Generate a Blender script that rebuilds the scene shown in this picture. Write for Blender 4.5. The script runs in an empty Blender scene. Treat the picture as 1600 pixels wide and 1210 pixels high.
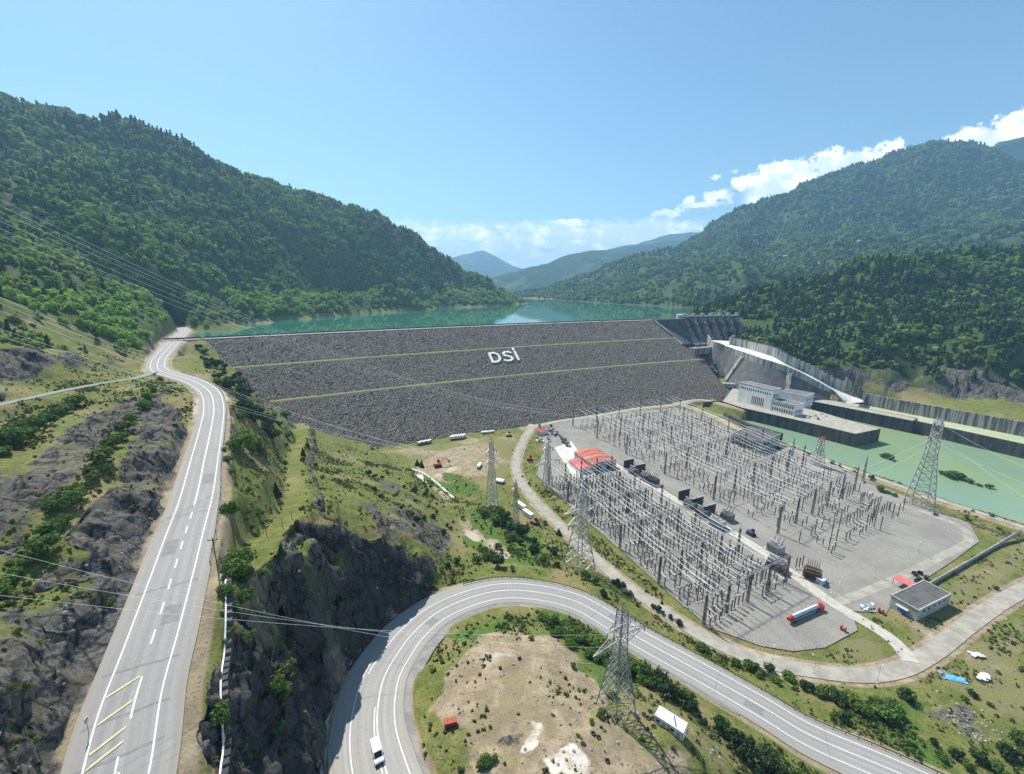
import bpy, math, random
import numpy as np
from mathutils import Vector, Matrix
random.seed(11)
rng = np.random.default_rng(11)
sc = bpy.context.scene
C = sc.collection
R = math.radians
# ------------------------------------------------------------------ camera
F, PITCH, CAMZ = 660.0, R(13.2), 130.0          # focal length in 1600-wide pixels, tilt, height over the valley floor
cam = bpy.data.objects.new('camera', bpy.data.cameras.new('camera'))
C.objects.link(cam); sc.camera = cam
cam.location = (0, 0, CAMZ); cam.rotation_euler = (R(90) - PITCH, 0, 0)
cam.data.sensor_width = 36.0; cam.data.lens = 36.0 * F / 1600.0
cam.data.clip_start = 1.0; cam.data.clip_end = 60000
# ------------------------------------------------------------------ light
SUN_EL, SUN_AZ = R(53), R(-36)                   # azimuth from +Y, negative = left
SUN_STRENGTH, SKY_STRENGTH, EXPOSURE = 4.9, 0.10, 0.56
sv = Vector((math.sin(SUN_AZ)*math.cos(SUN_EL), math.cos(SUN_AZ)*math.cos(SUN_EL), math.sin(SUN_EL)))
sun = bpy.data.objects.new('sun', bpy.data.lights.new('sun', 'SUN')); C.objects.link(sun)
sun.data.energy = SUN_STRENGTH; sun.data.angle = R(0.5); sun.data.color = (1.0, 0.95, 0.86)
sun.rotation_euler = sv.to_track_quat('Z', 'Y').to_euler()
sc.view_settings.view_transform = 'Standard'; sc.view_settings.look = 'None'
sc.view_settings.exposure = EXPOSURE; sc.view_settings.gamma = 1.0
sc.cycles.use_denoising = True
sc.cycles.max_bounces = 6; sc.cycles.diffuse_bounces = 2; sc.cycles.glossy_bounces = 3
sc.cycles.transparent_max_bounces = 8; sc.cycles.volume_bounces = 0
sc.cycles.sample_clamp_indirect = 4.0

class NT:
    """small shorthand for node trees"""
    def __init__(s, tree): s.t = tree; s.n = tree.nodes; s.l = tree.links
    def add(s, kind, **kw):
        nd = s.n.new(kind)
        for k, v in kw.items(): setattr(nd, k, v)
        return nd
    def put(s, sock, v):
        if isinstance(v, bpy.types.NodeSocket): s.l.new(v, sock)
        elif isinstance(v, (tuple, list)) and len(v) == 3 and sock.type == 'RGBA': sock.default_value = (*v, 1)
        else: sock.default_value = v
    def math(s, op, a, b=None, c=None, clamp=False):
        nd = s.add('ShaderNodeMath', operation=op, use_clamp=clamp)
        for i, v in enumerate((a, b, c)):
            if v is not None: s.put(nd.inputs[i], v)
        return nd.outputs[0]
    def mix(s, f, a, b):
        nd = s.add('ShaderNodeMix', data_type='RGBA')
        s.put(nd.inputs[0], f); s.put(nd.inputs[6], a); s.put(nd.inputs[7], b)
        return nd.outputs[2]
    def ramp(s, v, lo, hi):
        nd = s.add('ShaderNodeMapRange', interpolation_type='SMOOTHSTEP')
        s.put(nd.inputs[0], v); s.put(nd.inputs[1], lo); s.put(nd.inputs[2], hi)
        return nd.outputs[0]
    def noise(s, vec, scale, detail=4, rough=.6, out=0, dist=0):
        nd = s.add('ShaderNodeTexNoise')
        if vec is not None: s.put(nd.inputs['Vector'], vec)
        nd.inputs['Scale'].default_value = scale; nd.inputs['Detail'].default_value = detail
        nd.inputs['Roughness'].default_value = rough; nd.inputs['Distortion'].default_value = dist
        return nd.outputs[out]
    def voro(s, vec, scale, out='Color', feature='F1'):
        nd = s.add('ShaderNodeTexVoronoi', feature=feature)
        if vec is not None: s.put(nd.inputs['Vector'], vec)
        nd.inputs['Scale'].default_value = scale
        return nd.outputs[out]
    def scale(s, vec, k):
        nd = s.add('ShaderNodeVectorMath', operation='MULTIPLY'); s.put(nd.inputs[0], vec); nd.inputs[1].default_value = k
        return nd.outputs[0]

# ------------------------------------------------------------------ sky
world = bpy.data.worlds.new('World'); sc.world = world; world.use_nodes = True
def make_world():
    t = NT(world.node_tree); t.n.clear()
    out = t.add('ShaderNodeOutputWorld')
    sky = t.add('ShaderNodeTexSky', sky_type='NISHITA', sun_disc=False)
    sky.sun_elevation = SUN_EL; sky.sun_rotation = SUN_AZ
    sky.altitude = 300; sky.air_density = 1.0; sky.dust_density = 0.6; sky.ozone_density = 1.0
    hs = t.add('ShaderNodeHueSaturation'); hs.inputs['Saturation'].default_value = .96
    tint = t.add('ShaderNodeMix', data_type='RGBA', blend_type='MULTIPLY'); tint.inputs[0].default_value = 1
    t.l.new(sky.outputs[0], tint.inputs[6]); tint.inputs[7].default_value = (.78, 1.03, 1.05, 1); t.l.new(tint.outputs[2], hs.inputs['Color'])
    bg = t.add('ShaderNodeBackground'); t.l.new(hs.outputs[0], bg.inputs[0]); bg.inputs[1].default_value = SKY_STRENGTH
    tc = t.add('ShaderNodeTexCoord'); sep = t.add('ShaderNodeSeparateXYZ'); t.l.new(tc.outputs['Generated'], sep.inputs[0])
    x, y, z = sep.outputs
    az = t.math('MULTIPLY', t.math('ARCTAN2', x, y), 57.2958)
    el = t.math('MULTIPLY', t.math('ARCSINE', z), 57.2958)
    comb = t.add('ShaderNodeCombineXYZ'); t.l.new(az, comb.inputs[0]); t.l.new(el, comb.inputs[1]); v = comb.outputs[0]
    def band(val, a, b, c, d):   # rises a..b, falls c..d
        return t.math('MULTIPLY', t.ramp(val, a, b), t.math('SUBTRACT', 1.0, t.ramp(val, c, d)))
    n_big = t.noise(v, .28, 7, .58); n_fine = t.noise(v, .8, 6, .6)
    # cumulus heap over the right-hand mountain: a lumpy top edge rising to the right
    top = t.math('MULTIPLY_ADD', t.math('SUBTRACT', az, 27.0), .07, 12.6)
    bump = t.math('MULTIPLY', t.math('SUBTRACT', n_big, .5), 6.0)
    lump = t.math('MULTIPLY', t.math('SUBTRACT', t.noise(v, 1.3, 5, .6), .5), 2.6)
    top = t.math('SUBTRACT', top, t.math('MULTIPLY', band(az, 39.6, 41.0, 41.2, 43.6), 2.2))
    dep = t.math('SUBTRACT', t.math('ADD', t.math('ADD', top, bump), lump), el)
    gap = 1.0
    m1 = t.math('MULTIPLY', t.ramp(dep, .0, .7), t.ramp(az, 26.2, 28.5))
    # small detached puffs left of it
    def puff(a0, e0, ra, re, th):
        da = t.math('DIVIDE', t.math('SUBTRACT', az, a0), ra); de = t.math('DIVIDE', t.math('SUBTRACT', el, e0), re)
        r2 = t.math('SQRT', t.math('ADD', t.math('MULTIPLY', da, da), t.math('MULTIPLY', de, de)))
        q = t.math('SUBTRACT', t.math('ADD', 1.0, t.math('MULTIPLY', t.math('SUBTRACT', t.noise(v, 1.0, 6, .62), .5), 2.4)), r2)
        return t.math('MULTIPLY', t.ramp(q, 0.0, .45), th)
    puffs = [puff(19.3, 8.7, 2.6, .55, .95), puff(24.3, 10.2, 2.0, .7, .95), puff(23.0, 9.4, 3.2, .45, .8), puff(21.3, 10.0, .8, .6, .8), puff(26.8, 11.2, 1.6, 1.0, .95),
             puff(25.9, 12.5, .5, .3, .5), puff(23.9, 12.1, .7, .3, .6), puff(20.0, 7.0, 4.0, .8, .9), puff(14.2, 6.9, 3.6, .6, .9), puff(7.3, 8.0, 3.0, .55, .9), puff(1.8, 3.6, 3.0, 1.6, 1.0), puff(-2.3, 3.9, 2.0, 1.0, .95), puff(5.5, 3.6, 2.8, 1.2, 1.0), puff(-8.5, 4.4, 2.4, .7, .9)]
    # low streaky layer over the lake
    vs = t.scale(v, (.22, 1.0, 1.0)); st = t.noise(vs, .8, 7, .6)
    edge = t.math('MULTIPLY', t.math('SUBTRACT', n_fine, .5), 2.4)
    m2 = t.math('MULTIPLY', t.ramp(st, .32, .50), t.math('MULTIPLY', band(t.math('ADD', el, edge), 2.4, 4.4, 7.0, 8.6), band(az, -19, -9, 19, 25)))
    m3 = t.math('MULTIPLY', t.math('MULTIPLY', t.ramp(t.noise(t.scale(v, (.10, .8, 1)), .9, 6), .56, .76), band(el, 6.0, 7.5, 9, 10.5)), t.math('MULTIPLY', band(az, -30, -22, -12, -2), .3))
    m = t.math('MAXIMUM', m1, t.math('MAXIMUM', m2, m3))
    for p in puffs: m = t.math('MAXIMUM', m, p)
    shade = t.ramp(t.math('ADD', t.noise(t.scale(v, (1, 1.3, 1)), .42, 7, .62), t.math('MULTIPLY', t.ramp(dep, 0, 6), -.10)), .36, .60)
    ccol = t.mix(shade, (.56, .66, .78), (.98, .98, 1.0))
    cb = t.add('ShaderNodeBackground'); t.l.new(ccol, cb.inputs[0]); cb.inputs[1].default_value = 1.25
    ms = t.add('ShaderNodeMixShader'); t.l.new(t.math('MULTIPLY', m, .97), ms.inputs[0]); t.l.new(bg.outputs[0], ms.inputs[1]); t.l.new(cb.outputs[0], ms.inputs[2])
    t.l.new(ms.outputs[0], out.inputs[0])
make_world()

# ------------------------------------------------------------------ pixel rays -> places in the valley
cP, sP = math.cos(PITCH), math.sin(PITCH)
def ray(u, v):
    a = (u - 800) / F; b = (605 - v) / F
    return a, cP + b*sP, -sP + b*cP
def W(u, v, z):                                   # where the sight line meets height z
    a, c, e = ray(u, v); t = (z - CAMZ) / e
    return (a*t, c*t, z)
def Dp(u, v, d):                                  # a point at depth d
    a, c, e = ray(u, v)
    return (a*d, c*d, CAMZ + e*d)

# ------------------------------------------------------------------ noise
def _h(ix, iy, s):
    n = (ix.astype(np.int64)*374761393 + iy.astype(np.int64)*668265263 + s*1442695041) & 0xffffffff
    n = ((n ^ (n >> 13)) * 1274126177) & 0xffffffff
    return ((n ^ (n >> 16)) & 0xffff) / 65535.0
def vn(x, y, s=0):
    ix = np.floor(x); iy = np.floor(y); fx = x-ix; fy = y-iy
    fx = fx*fx*fx*(fx*(fx*6-15)+10); fy = fy*fy*fy*(fy*(fy*6-15)+10)
    a = _h(ix, iy, s); b = _h(ix+1, iy, s); c = _h(ix, iy+1, s); d = _h(ix+1, iy+1, s)
    return (a+(b-a)*fx) + ((c+(d-c)*fx)-(a+(b-a)*fx))*fy
def fbm(x, y, sc_, oct=4, s=0, g=.5):
    r = 0; a = 1; tot = 0; f = 1/sc_
    for i in range(oct):
        r = r + a*(vn(x*f+17.3*i, y*f-9.1*i, s+i)*2-1); tot += a; a *= g; f *= 2.03
    return r/tot
def sstep(a, b, x):
    t = np.clip((x-a)/(b-a), 0, 1); return t*t*(3-2*t)

# ------------------------------------------------------------------ object helpers
def tag(o, label=None, cat=None, group=None, kind=None):
    if label: o['label'] = label
    if cat: o['category'] = cat
    if group: o['group'] = group
    if kind: o['kind'] = kind
    return o
def thing(name, label, cat, loc=(0, 0, 0), rz=0, group=None):
    o = bpy.data.objects.new(name, None); C.objects.link(o); o.location = loc; o.rotation_euler = (0, 0, rz)
    o.empty_display_size = .5
    return tag(o, label, cat, group)
class MB:
    def __init__(s): s.v = []; s.f = []
    def add(s, vs, fs):
        k = len(s.v); s.v += [tuple(p) for p in vs]; s.f += [tuple(i+k for i in f) for f in fs]; return s
    def box(s, c, d, rz=0, taper=1.0):
        x, y, z = d[0]/2, d[1]/2, d[2]/2; co, si = math.cos(rz), math.sin(rz); P = []
        for dz, k in ((-z, 1), (z, taper)):
            for dx, dy in ((-x, -y), (x, -y), (x, y), (-x, y)):
                dx, dy = dx*k, dy*k
                P.append((c[0]+dx*co-dy*si, c[1]+dx*si+dy*co, c[2]+dz))
        return s.add(P, [(0,3,2,1),(4,5,6,7),(0,1,5,4),(1,2,6,5),(2,3,7,6),(3,0,4,7)])
    def bar(s, a, b, w, n=4, w2=None):
        a = Vector(a); b = Vector(b); d = b-a
        if d.length < 1e-6: return s
        d.normalize(); q = Vector((0, 0, 1)) if abs(d.z) < .9 else Vector((1, 0, 0))
        e1 = d.cross(q).normalized(); e2 = d.cross(e1); w2 = w if w2 is None else w2; P = []
        for p, r in ((a, w), (b, w2)):
            for i in range(n):
                t = 2*math.pi*(i+.5)/n; P.append(p + (e1*math.cos(t)+e2*math.sin(t))*r*.7)
        return s.add(P, [tuple(range(n-1, -1, -1)), tuple(range(n, 2*n))] + [(i, (i+1) % n, n+(i+1) % n, n+i) for i in range(n)])
    def tube(s, pts, w, n=4):
        for a, b in zip(pts[:-1], pts[1:]): s.bar(a, b, w, n)
        return s
    def lathe(s, c, prof, n=10):
        P = []; Fc = []
        for r, z in prof:
            for i in range(n):
                t = 2*math.pi*i/n; P.append((c[0]+r*math.cos(t), c[1]+r*math.sin(t), c[2]+z))
        for j in range(len(prof)-1):
            for i in range(n): Fc.append((j*n+i, j*n+(i+1) % n, (j+1)*n+(i+1) % n, (j+1)*n+i))
        Fc.append(tuple(range(n-1, -1, -1))); Fc.append(tuple((len(prof)-1)*n+i for i in range(n)))
        return s.add(P, Fc)
    def prism(s, poly, z0, z1):                   # poly: list of (x, y), counter-clockwise or not
        n = len(poly); ar = sum(poly[i][0]*poly[(i+1) % n][1]-poly[(i+1) % n][0]*poly[i][1] for i in range(n))
        if ar < 0: poly = poly[::-1]
        P = [(x, y, z0) for x, y in poly]+[(x, y, z1) for x, y in poly]
        return s.add(P, [tuple(range(n-1, -1, -1)), tuple(range(n, 2*n))]+[(i, (i+1) % n, n+(i+1) % n, n+i) for i in range(n)])
    def build(s, name, m, parent=None, smooth=False, bevel=0):
        me = bpy.data.meshes.new(name); me.from_pydata(s.v, [], s.f); me.update()
        o = bpy.data.objects.new(name, me); C.objects.link(o)
        if m is not None: me.materials.append(m)
        if parent is not None: o.parent = parent
        if smooth: me.polygons.foreach_set('use_smooth', [True]*len(me.polygons))
        if bevel:
            b = o.modifiers.new('edge', 'BEVEL'); b.width = bevel; b.segments = 2; b.limit_method = 'ANGLE'
        return o
def grid_mesh(name, X, Y, Z, m, smooth=True, flip=False):
    nr, nc = X.shape
    me = bpy.data.meshes.new(name)
    co = np.stack([X, Y, Z], -1).reshape(-1, 3).astype(np.float32)
    i = np.arange(nr*nc).reshape(nr, nc)
    q = np.stack([i[:-1, :-1], i[:-1, 1:], i[1:, 1:], i[1:, :-1]], -1).reshape(-1, 4)
    if flip: q = q[:, ::-1]
    me.vertices.add(len(co)); me.vertices.foreach_set('co', co.ravel())
    me.loops.add(q.size); me.loops.foreach_set('vertex_index', q.ravel().astype(np.int32))
    me.polygons.add(len(q)); me.polygons.foreach_set('loop_start', np.arange(0, q.size, 4, dtype=np.int32))
    me.polygons.foreach_set('use_smooth', np.full(len(q), smooth))
    me.update(calc_edges=True)
    o = bpy.data.objects.new(name, me); C.objects.link(o); me.materials.append(m)
    return o

# ------------------------------------------------------------------ materials
M = {}
def mat(name, c1, c2=None, scale=.5, rough=.85, metal=0.0, bump=0.0, bscale=None, detail=6, spec=.3, stretch=None, lo=.35, hi=.65):
    m = bpy.data.materials.new(name); m.use_nodes = True; t = NT(m.node_tree)
    p = t.n['Principled BSDF']; p.inputs['Roughness'].default_value = rough; p.inputs['Metallic'].default_value = metal
    p.inputs['Specular IOR Level'].default_value = spec
    tc = t.add('ShaderNodeTexCoord').outputs['Object']
    if stretch: tc = t.scale(tc, stretch)
    n = t.noise(tc, scale, detail, .65)
    t.put(p.inputs['Base Color'], t.mix(t.ramp(n, lo, hi), c1, c2 or tuple(k*.75 for k in c1)))
    if bump:
        b = t.add('ShaderNodeBump'); b.inputs['Strength'].default_value = min(1, bump); b.inputs['Distance'].default_value = bump*.3
        t.l.new(t.noise(tc, bscale or scale*4, 5, .7), b.inputs['Height']); t.l.new(b.outputs[0], p.inputs['Normal'])
    M[name] = m; return m
def road_mat(name, c1, c2, dust):
    m = bpy.data.materials.new(name); m.use_nodes = True; t = NT(m.node_tree); p = t.n['Principled BSDF']; p.inputs['Roughness'].default_value = .88; p.inputs['Specular IOR Level'].default_value = .25
    o = t.add('ShaderNodeTexCoord').outputs['Object']; la = t.add('ShaderNodeAttribute', attribute_name='lat').outputs['Fac']; lo = t.add('ShaderNodeAttribute', attribute_name='lon').outputs['Fac']; ed = t.add('ShaderNodeAttribute', attribute_name='edge').outputs['Fac']
    cb = t.add('ShaderNodeCombineXYZ'); t.l.new(la, cb.inputs[0]); t.l.new(t.math('MULTIPLY', lo, .03), cb.inputs[1])
    c = t.mix(t.ramp(t.noise(cb.outputs[0], .9, 4, .6), .32, .68), c1, c2)
    wt = t.math('ABSOLUTE', t.math('SINE', t.math('MULTIPLY', t.math('ADD', la, .0), 1.72)))
    c = t.mix(t.math('MULTIPLY', t.ramp(wt, .55, 1.0), .28), c, tuple(k*.72 for k in c2))
    c = t.mix(t.math('MULTIPLY', t.ramp(t.noise(o, .07, 5, .6), .5, .6), .35), c, tuple(k*.82 for k in c1))
    seam = t.math('MULTIPLY', t.ramp(t.noise(o, .5, 6, .75, dist=1.5), .495, .5), t.math('SUBTRACT', 1.0, t.ramp(t.noise(o, .5, 6, .75, dist=1.5), .505, .51)))
    c = t.mix(t.math('MULTIPLY', seam, .5), c, (.10, .098, .095))
    ew = t.math('ADD', ed, t.math('MULTIPLY', t.math('SUBTRACT', t.noise(o, .8, 5, .7), .5), 1.8))
    c = t.mix(t.math('MULTIPLY', t.math('SUBTRACT', 1.0, t.ramp(ew, .0, 1.5)), .75), c, dust)
    t.l.new(c, p.inputs['Base Color']); M[name] = m
road_mat('asphalt', (.345, .335, .315), (.29, .282, .268), (.30, .27, .22))
mat('old_asphalt', (.27, .265, .25), (.19, .185, .175), .3, .95, bump=.2, bscale=2)
mat('line_paint', (.80, .80, .78), (.62, .62, .60), 1.5, .7)
mat('yellow_paint', (.62, .57, .30), (.5, .46, .27), 1.5, .7)
def gravel_mat():
    m = bpy.data.materials.new('gravel'); m.use_nodes = True; t = NT(m.node_tree); p = t.n['Principled BSDF']; p.inputs['Roughness'].default_value = .95; p.inputs['Specular IOR Level'].default_value = .15
    o = t.add('ShaderNodeTexCoord').outputs['Object']; f = t.noise(o, 2.2, 6, .8); b = t.noise(o, .05, 6, .65); s = t.noise(t.scale(o, (1.0, .16, 1)), .35, 5, .7)
    c = t.mix(t.ramp(b, .35, .65), (.36, .34, .295), (.265, .25, .218)); c = t.mix(t.math('MULTIPLY', t.ramp(s, .52, .64), .6), c, (.37, .35, .31)); c = t.mix(t.ramp(f, .36, .70), c, (.17, .162, .148))
    c = t.mix(t.math('MULTIPLY', t.ramp(t.noise(o, .12, 6, .75), .60, .68), .6), c, (.20, .19, .12))
    t.l.new(c, p.inputs['Base Color']); bp = t.add('ShaderNodeBump'); bp.inputs['Strength'].default_value = .8; bp.inputs['Distance'].default_value = .25; t.l.new(f, bp.inputs['Height']); t.l.new(bp.outputs[0], p.inputs['Normal']); M['gravel'] = m
gravel_mat()
mat('gravel_track', (.38, .355, .30), (.27, .25, .205), .2, .95, bump=.4, bscale=2)
mat('concrete', (.40, .39, .37), (.26, .255, .245), .3, .9, bump=.15)
mat('concrete_slab', (.50, .47, .40), (.38, .36, .31), .4, .9)
mat('pale_concrete', (.62, .61, .57), (.48, .47, .43), .15, .85)
mat('spillway_slab', (.80, .80, .77), (.62, .61, .56), .08, .8)
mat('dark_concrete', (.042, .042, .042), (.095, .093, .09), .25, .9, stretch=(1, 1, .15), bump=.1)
mat('stained_concrete', (.33, .32, .29), (.09, .09, .085), .45, .9, stretch=(1, 1, .06), bump=.1, lo=.40, hi=.58)
mat('stained_pale', (.42, .41, .37), (.13, .13, .12), .35, .9, stretch=(1, 1, .08), lo=.42, hi=.62)
mat('steel', (.26, .265, .27), (.17, .17, .175), 1.0, .55, .55)
mat('dark_steel', (.055, .056, .06), (.10, .10, .10), 1.0, .6, .3)
mat('galvanised', (.42, .43, .43), (.28, .29, .29), .8, .5, .5)
mat('porcelain', (.085, .06, .05), (.13, .10, .09), 2.0, .5)
mat('aluminium_wire', (.95, .95, .94), (.88, .88, .88), .3, .45, .0)
mat('white_paint', (.78, .78, .76), (.66, .66, .64), .6, .6)
mat('white_wall', (.74, .74, .73), (.60, .60, .58), .12, .85)
mat('grey_wall', (.40, .42, .40), (.30, .31, .29), .3, .9)
mat('window_dark', (.03, .035, .04), (.05, .055, .06), 1, .2)
mat('roof_grey', (.20, .20, .195), (.13, .13, .125), .25, .9)
mat('roof_tar', (.13, .125, .12), (.085, .083, .08), .3, .95, bump=.2)
mat('roof_red', (.42, .095, .06), (.30, .065, .045), .5, .75)
mat('roof_pink', (.60, .16, .16), (.48, .12, .12), .4, .75)
mat('rust', (.34, .15, .08), (.22, .10, .06), 1.5, .8)
mat('red_paint', (.58, .045, .035), (.42, .03, .025), 1, .5)
mat('orange_paint', (.72, .17, .03), (.55, .12, .03), 1, .55)
mat('blue_paint', (.05, .20, .50), (.04, .13, .36), 1, .5)
mat('light_blue', (.30, .50, .70), (.20, .38, .58), .5, .6)
mat('yellow_machine', (.62, .42, .05), (.48, .33, .05), 1, .6)
mat('rubber', (.018, .018, .018), (.03, .03, .03), 3, .85)
mat('glass_dark', (.015, .018, .022), (.02, .022, .026), 1, .08)
mat('wood', (.16, .12, .09), (.10, .075, .055), 2, .9, stretch=(1, 1, .2))
mat('berm_grass', (.17, .175, .065), (.21, .19, .10), .3, .95, bump=.3)
mat('dry_grass', (.36, .28, .10), (.26, .22, .075), .12, .95, bump=.3)
mat('boulder', (.36, .34, .31), (.20, .19, .18), .6, .95, bump=.3)
mat('far_wall', (.75, .72, .68), None, 1, .9)
# ------------------------------------------------------------------ curves: roads and tracks
def smooth(P, step=2.0):
    P = np.array(P, float); Q = []
    E = np.vstack([2*P[0]-P[1], P, 2*P[-1]-P[-2]])
    for i in range(1, len(E)-2):
        p0, p1, p2, p3 = E[i-1:i+3]
        d01, d12, d23 = [max(1e-3, np.linalg.norm(b-a)**.5) for a, b in ((p0, p1), (p1, p2), (p2, p3))]
        m1 = (p2-p1)+d12*((p1-p0)/d01-(p2-p0)/(d01+d12)); m2 = (p2-p1)+d12*((p3-p2)/d23-(p3-p1)/(d12+d23))
        for t in np.linspace(0, 1, 13)[:-1]:
            a = 2*(p1-p2)+m1+m2; b = -3*(p1-p2)-2*m1-m2
            Q.append(a*t**3+b*t*t+m1*t+p1)
    Q.append(P[-1]); Q = np.array(Q)
    s = np.r_[0, np.cumsum(np.linalg.norm(np.diff(Q[:, :2], axis=0), axis=1))]
    n = max(2, int(s[-1]/step)+1); ss = np.linspace(0, s[-1], n)
    Q = np.stack([np.interp(ss, s, Q[:, k]) for k in range(3)], 1)
    z = Q[:, 2].copy()
    for _ in range(6): z[1:-1] = (z[:-2]+2*z[1:-1]+z[2:])/4
    Q[:, 2] = z
    return Q, ss
def normals(Q):
    T = np.gradient(Q[:, :2], axis=0); T /= np.linalg.norm(T, axis=1)[:, None]+1e-9
    return np.stack([T[:, 1], -T[:, 0]], 1)       # to the right of travel
def offset(Q, o, dz=0.0):
    o = np.broadcast_to(np.asarray(o, float), (len(Q),))
    N = normals(Q); r = Q.copy(); r[:, :2] += N*o[:, None]; r[:, 2] += dz
    return r
def px(L): return [W(*p) for p in L]
UP, UPs = smooth(px([(168,1262,65.2),(181,1210,66),(204,1100,67.8),(236,1002,69.6),(270,895,71.6),(290,830,72.8),(306,780,73.8),(319,720,75),(330,668,76),(334,637,76.6),(327,612,77.2),(303,596,77.8),(275,587,78.2),(250,579,78.6),(247,565,79),(262,545,79.4),(279,527,79.8),(289,516,80),(281,512.5,80.2),(262,510,80.5)]), 2.0)
HP, HPs = smooth(px([(636,1300,30.5),(604,1207,27),(590,1145,24.8),(591,1100,23.4),(601,1057,21.8),(619,1025,20.6),(645,990,19.3),(682,958,17.8),(726,937,16.6),(769,925,15.7),(798,922.5,15),(827,924,14.4),(865,930,13.6),(905,942,12.8),(950,967,12),(1000,998,11.2),(1100,1053,9.6),(1200,1110,8),(1260,1146,7),(1420,1215,5),(1600,1300,3)]), 1.5)
ACC, ACCs = smooth(px([(831,668,0),(813,700,0),(807,735,0),(826,770,0),(868,815,0),(925,868,0),(982,917,0),(1040,957,0),(1100,995,0),(1180,1030,0),(1270,1048,0),(1345,1055,0),(1405,1046,0),(1455,1020,0),(1510,978,0),(1565,940,0),(1660,890,0)]), 2.0)
RIV, RIVs = smooth(px([(1068,633,0),(1090,640,0),(1128,656,0),(1150,668,0),(1210,693,0),(1258,709,0),(1312,727,0),(1385,752,0),(1480,785,0),(1600,824,0),(1760,880,0)]), 3.0)
TOE, TOEs = smooth(px([(829,668,.1),(870,659,.1),(930,650,.1),(1000,638,.1),(1050,633,.1),(1095,625,.5),(1150,636,1)]), 3.0)
SIDE, SIDEs = smooth(px([(-90,652,88.5),(0,632,86.5),(60,619,85.2),(110,608,84),(165,598,82.4),(215,590,80.4),(238,582,79)]), 3.0)
TRK, TRKs = smooth(px([(440,628,31),(462,648,29),(471,684,36),(459,719,44),(464,774,53),(447,806,58),(426,837,62),(398,858,66)]), 3.0)
MIDR, MIDRs = smooth(px([(950,722,0),(985,740,0),(1040,772,0),(1120,818,0),(1195,865,0),(1300,942,0),(1392,998,0),(1425,1035,0)]), 3.0)
LOOP, LOOPs = smooth(px([(1300,944,0),(1340,930,0),(1400,905,0),(1470,870,0),(1512,846,0),(1505,826,0),(1460,806,0),(1400,788,0)]), 3.0)
YTRK, YTRKs = smooth(px([(690,775,0),(655,745,0),(672,718,0),(740,703,0)]), 3.0)
NROAD = len(UP)
# road widths (right of travel is positive)
up_l = np.interp(UP[:, 1], [50, 90, 200, 330, 420, 520], [-6.2, -6.4, -5.4, -6.5, -9, -6]); up_r = np.interp(UP[:, 1], [50, 90, 120, 200, 400, 520], [7.0, 6.6, 5.2, 4.9, 7, 6])
sH = HPs
hp_l = np.interp(sH, [0, 60, 90, 120, 160, 260, 400], [-11.5, -10.5, -8.0, -6.6, -6.2, -5.6, -5.6]); hp_r = np.interp(sH, [0, 90, 150, 200, 260, 400], [6.6, 6.6, 6.4, 7.0, 9, 9])

# ------------------------------------------------------------------ dam frame
CREST, WATER, RIVER = 80.0, 75.0, -10.0
LP = np.array(W(327, 530, CREST)[:2]); RP = np.array(W(1050, 499.5, CREST)[:2])
DL = np.linalg.norm(RP-LP); DD = (RP-LP)/DL; DN = np.array([DD[1], -DD[0]])     # DN points downstream
if DN[1] > 0: DN = -DN
ARCH = 16.0
def crest_xy(s):
    s = np.asarray(s, float); k = ARCH*4*(s/DL)*(1-s/DL)
    k = np.where((s < 0) | (s > DL), 0, k)
    return LP[0]+DD[0]*s-DN[0]*k, LP[1]+DD[1]*s-DN[1]*k
PROF_R = np.array([0, 46, 51, 97, 102, 180.]); PROF_Z = np.array([80, 56.5, 56.2, 31.5, 31.2, -8.5])
def dam_run(x, y):
    s = (x-LP[0])*DD[0]+(y-LP[1])*DD[1]; k = ARCH*4*(s/DL)*(1-s/DL); k = np.where((s < 0) | (s > DL), 0, k)
    return (x-LP[0])*DN[0]+(y-LP[1])*DN[1]+k, s
def dam_z(x, y):
    r, s = dam_run(x, y); return np.interp(r, PROF_R, PROF_Z)
def facept(u, v):
    a, c, e = ray(u, v); t = np.linspace(250, 900, 6500)
    x, y, z = a*t, c*t, CAMZ+e*t
    r, s = dam_run(x, y); k = np.argmax((z <= dam_z(x, y)))
    return (x[k], y[k], z[k])

# ------------------------------------------------------------------ ground heights
cp = []
def P_(z, *L):
    for u, v in L: cp.append(W(u, v, z))
def Z_(*L):
    for u, v, z in L: cp.append(W(u, v, z))
def D_(*L):
    for u, v, d in L: cp.append(Dp(u, v, d))
# valley floor and yard
P_(0, (840,680),(740,690),(660,705),(720,740),(780,770),(850,760),(900,800),(960,720),(1000,660),(1100,700),(1200,760),(1000,800),(1100,850),(1200,900),(1300,850),(1400,830),(1500,870),(1300,970),(1200,1000),(1100,960),(1000,890),(1400,950),(1500,920),(1600,870),(1550,990),(1450,1000),(1380,1040),(1250,1040),(1120,1000),(1030,950),(940,880),(850,800),(640,715),(1050,645),(920,655),(1600,960),(1700,900),(1750,1000),(1180,690),(1290,745),(1450,810))
Z_((1500,1080,0),(1600,1090,0),(1430,1120,1.5),(1380,1090,2),(1530,1150,2),(1600,1200,2),(1480,1180,3),(1700,1150,1),(1300,1075,1.5),(1200,1055,2),(1120,1020,3),(1050,985,4),(990,945,6),(940,905,8),(860,880,8.5),(800,893,12),(900,890,5),(870,850,2),(830,850,3),(790,830,2),(760,800,1.5),(840,885,10.5))
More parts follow.
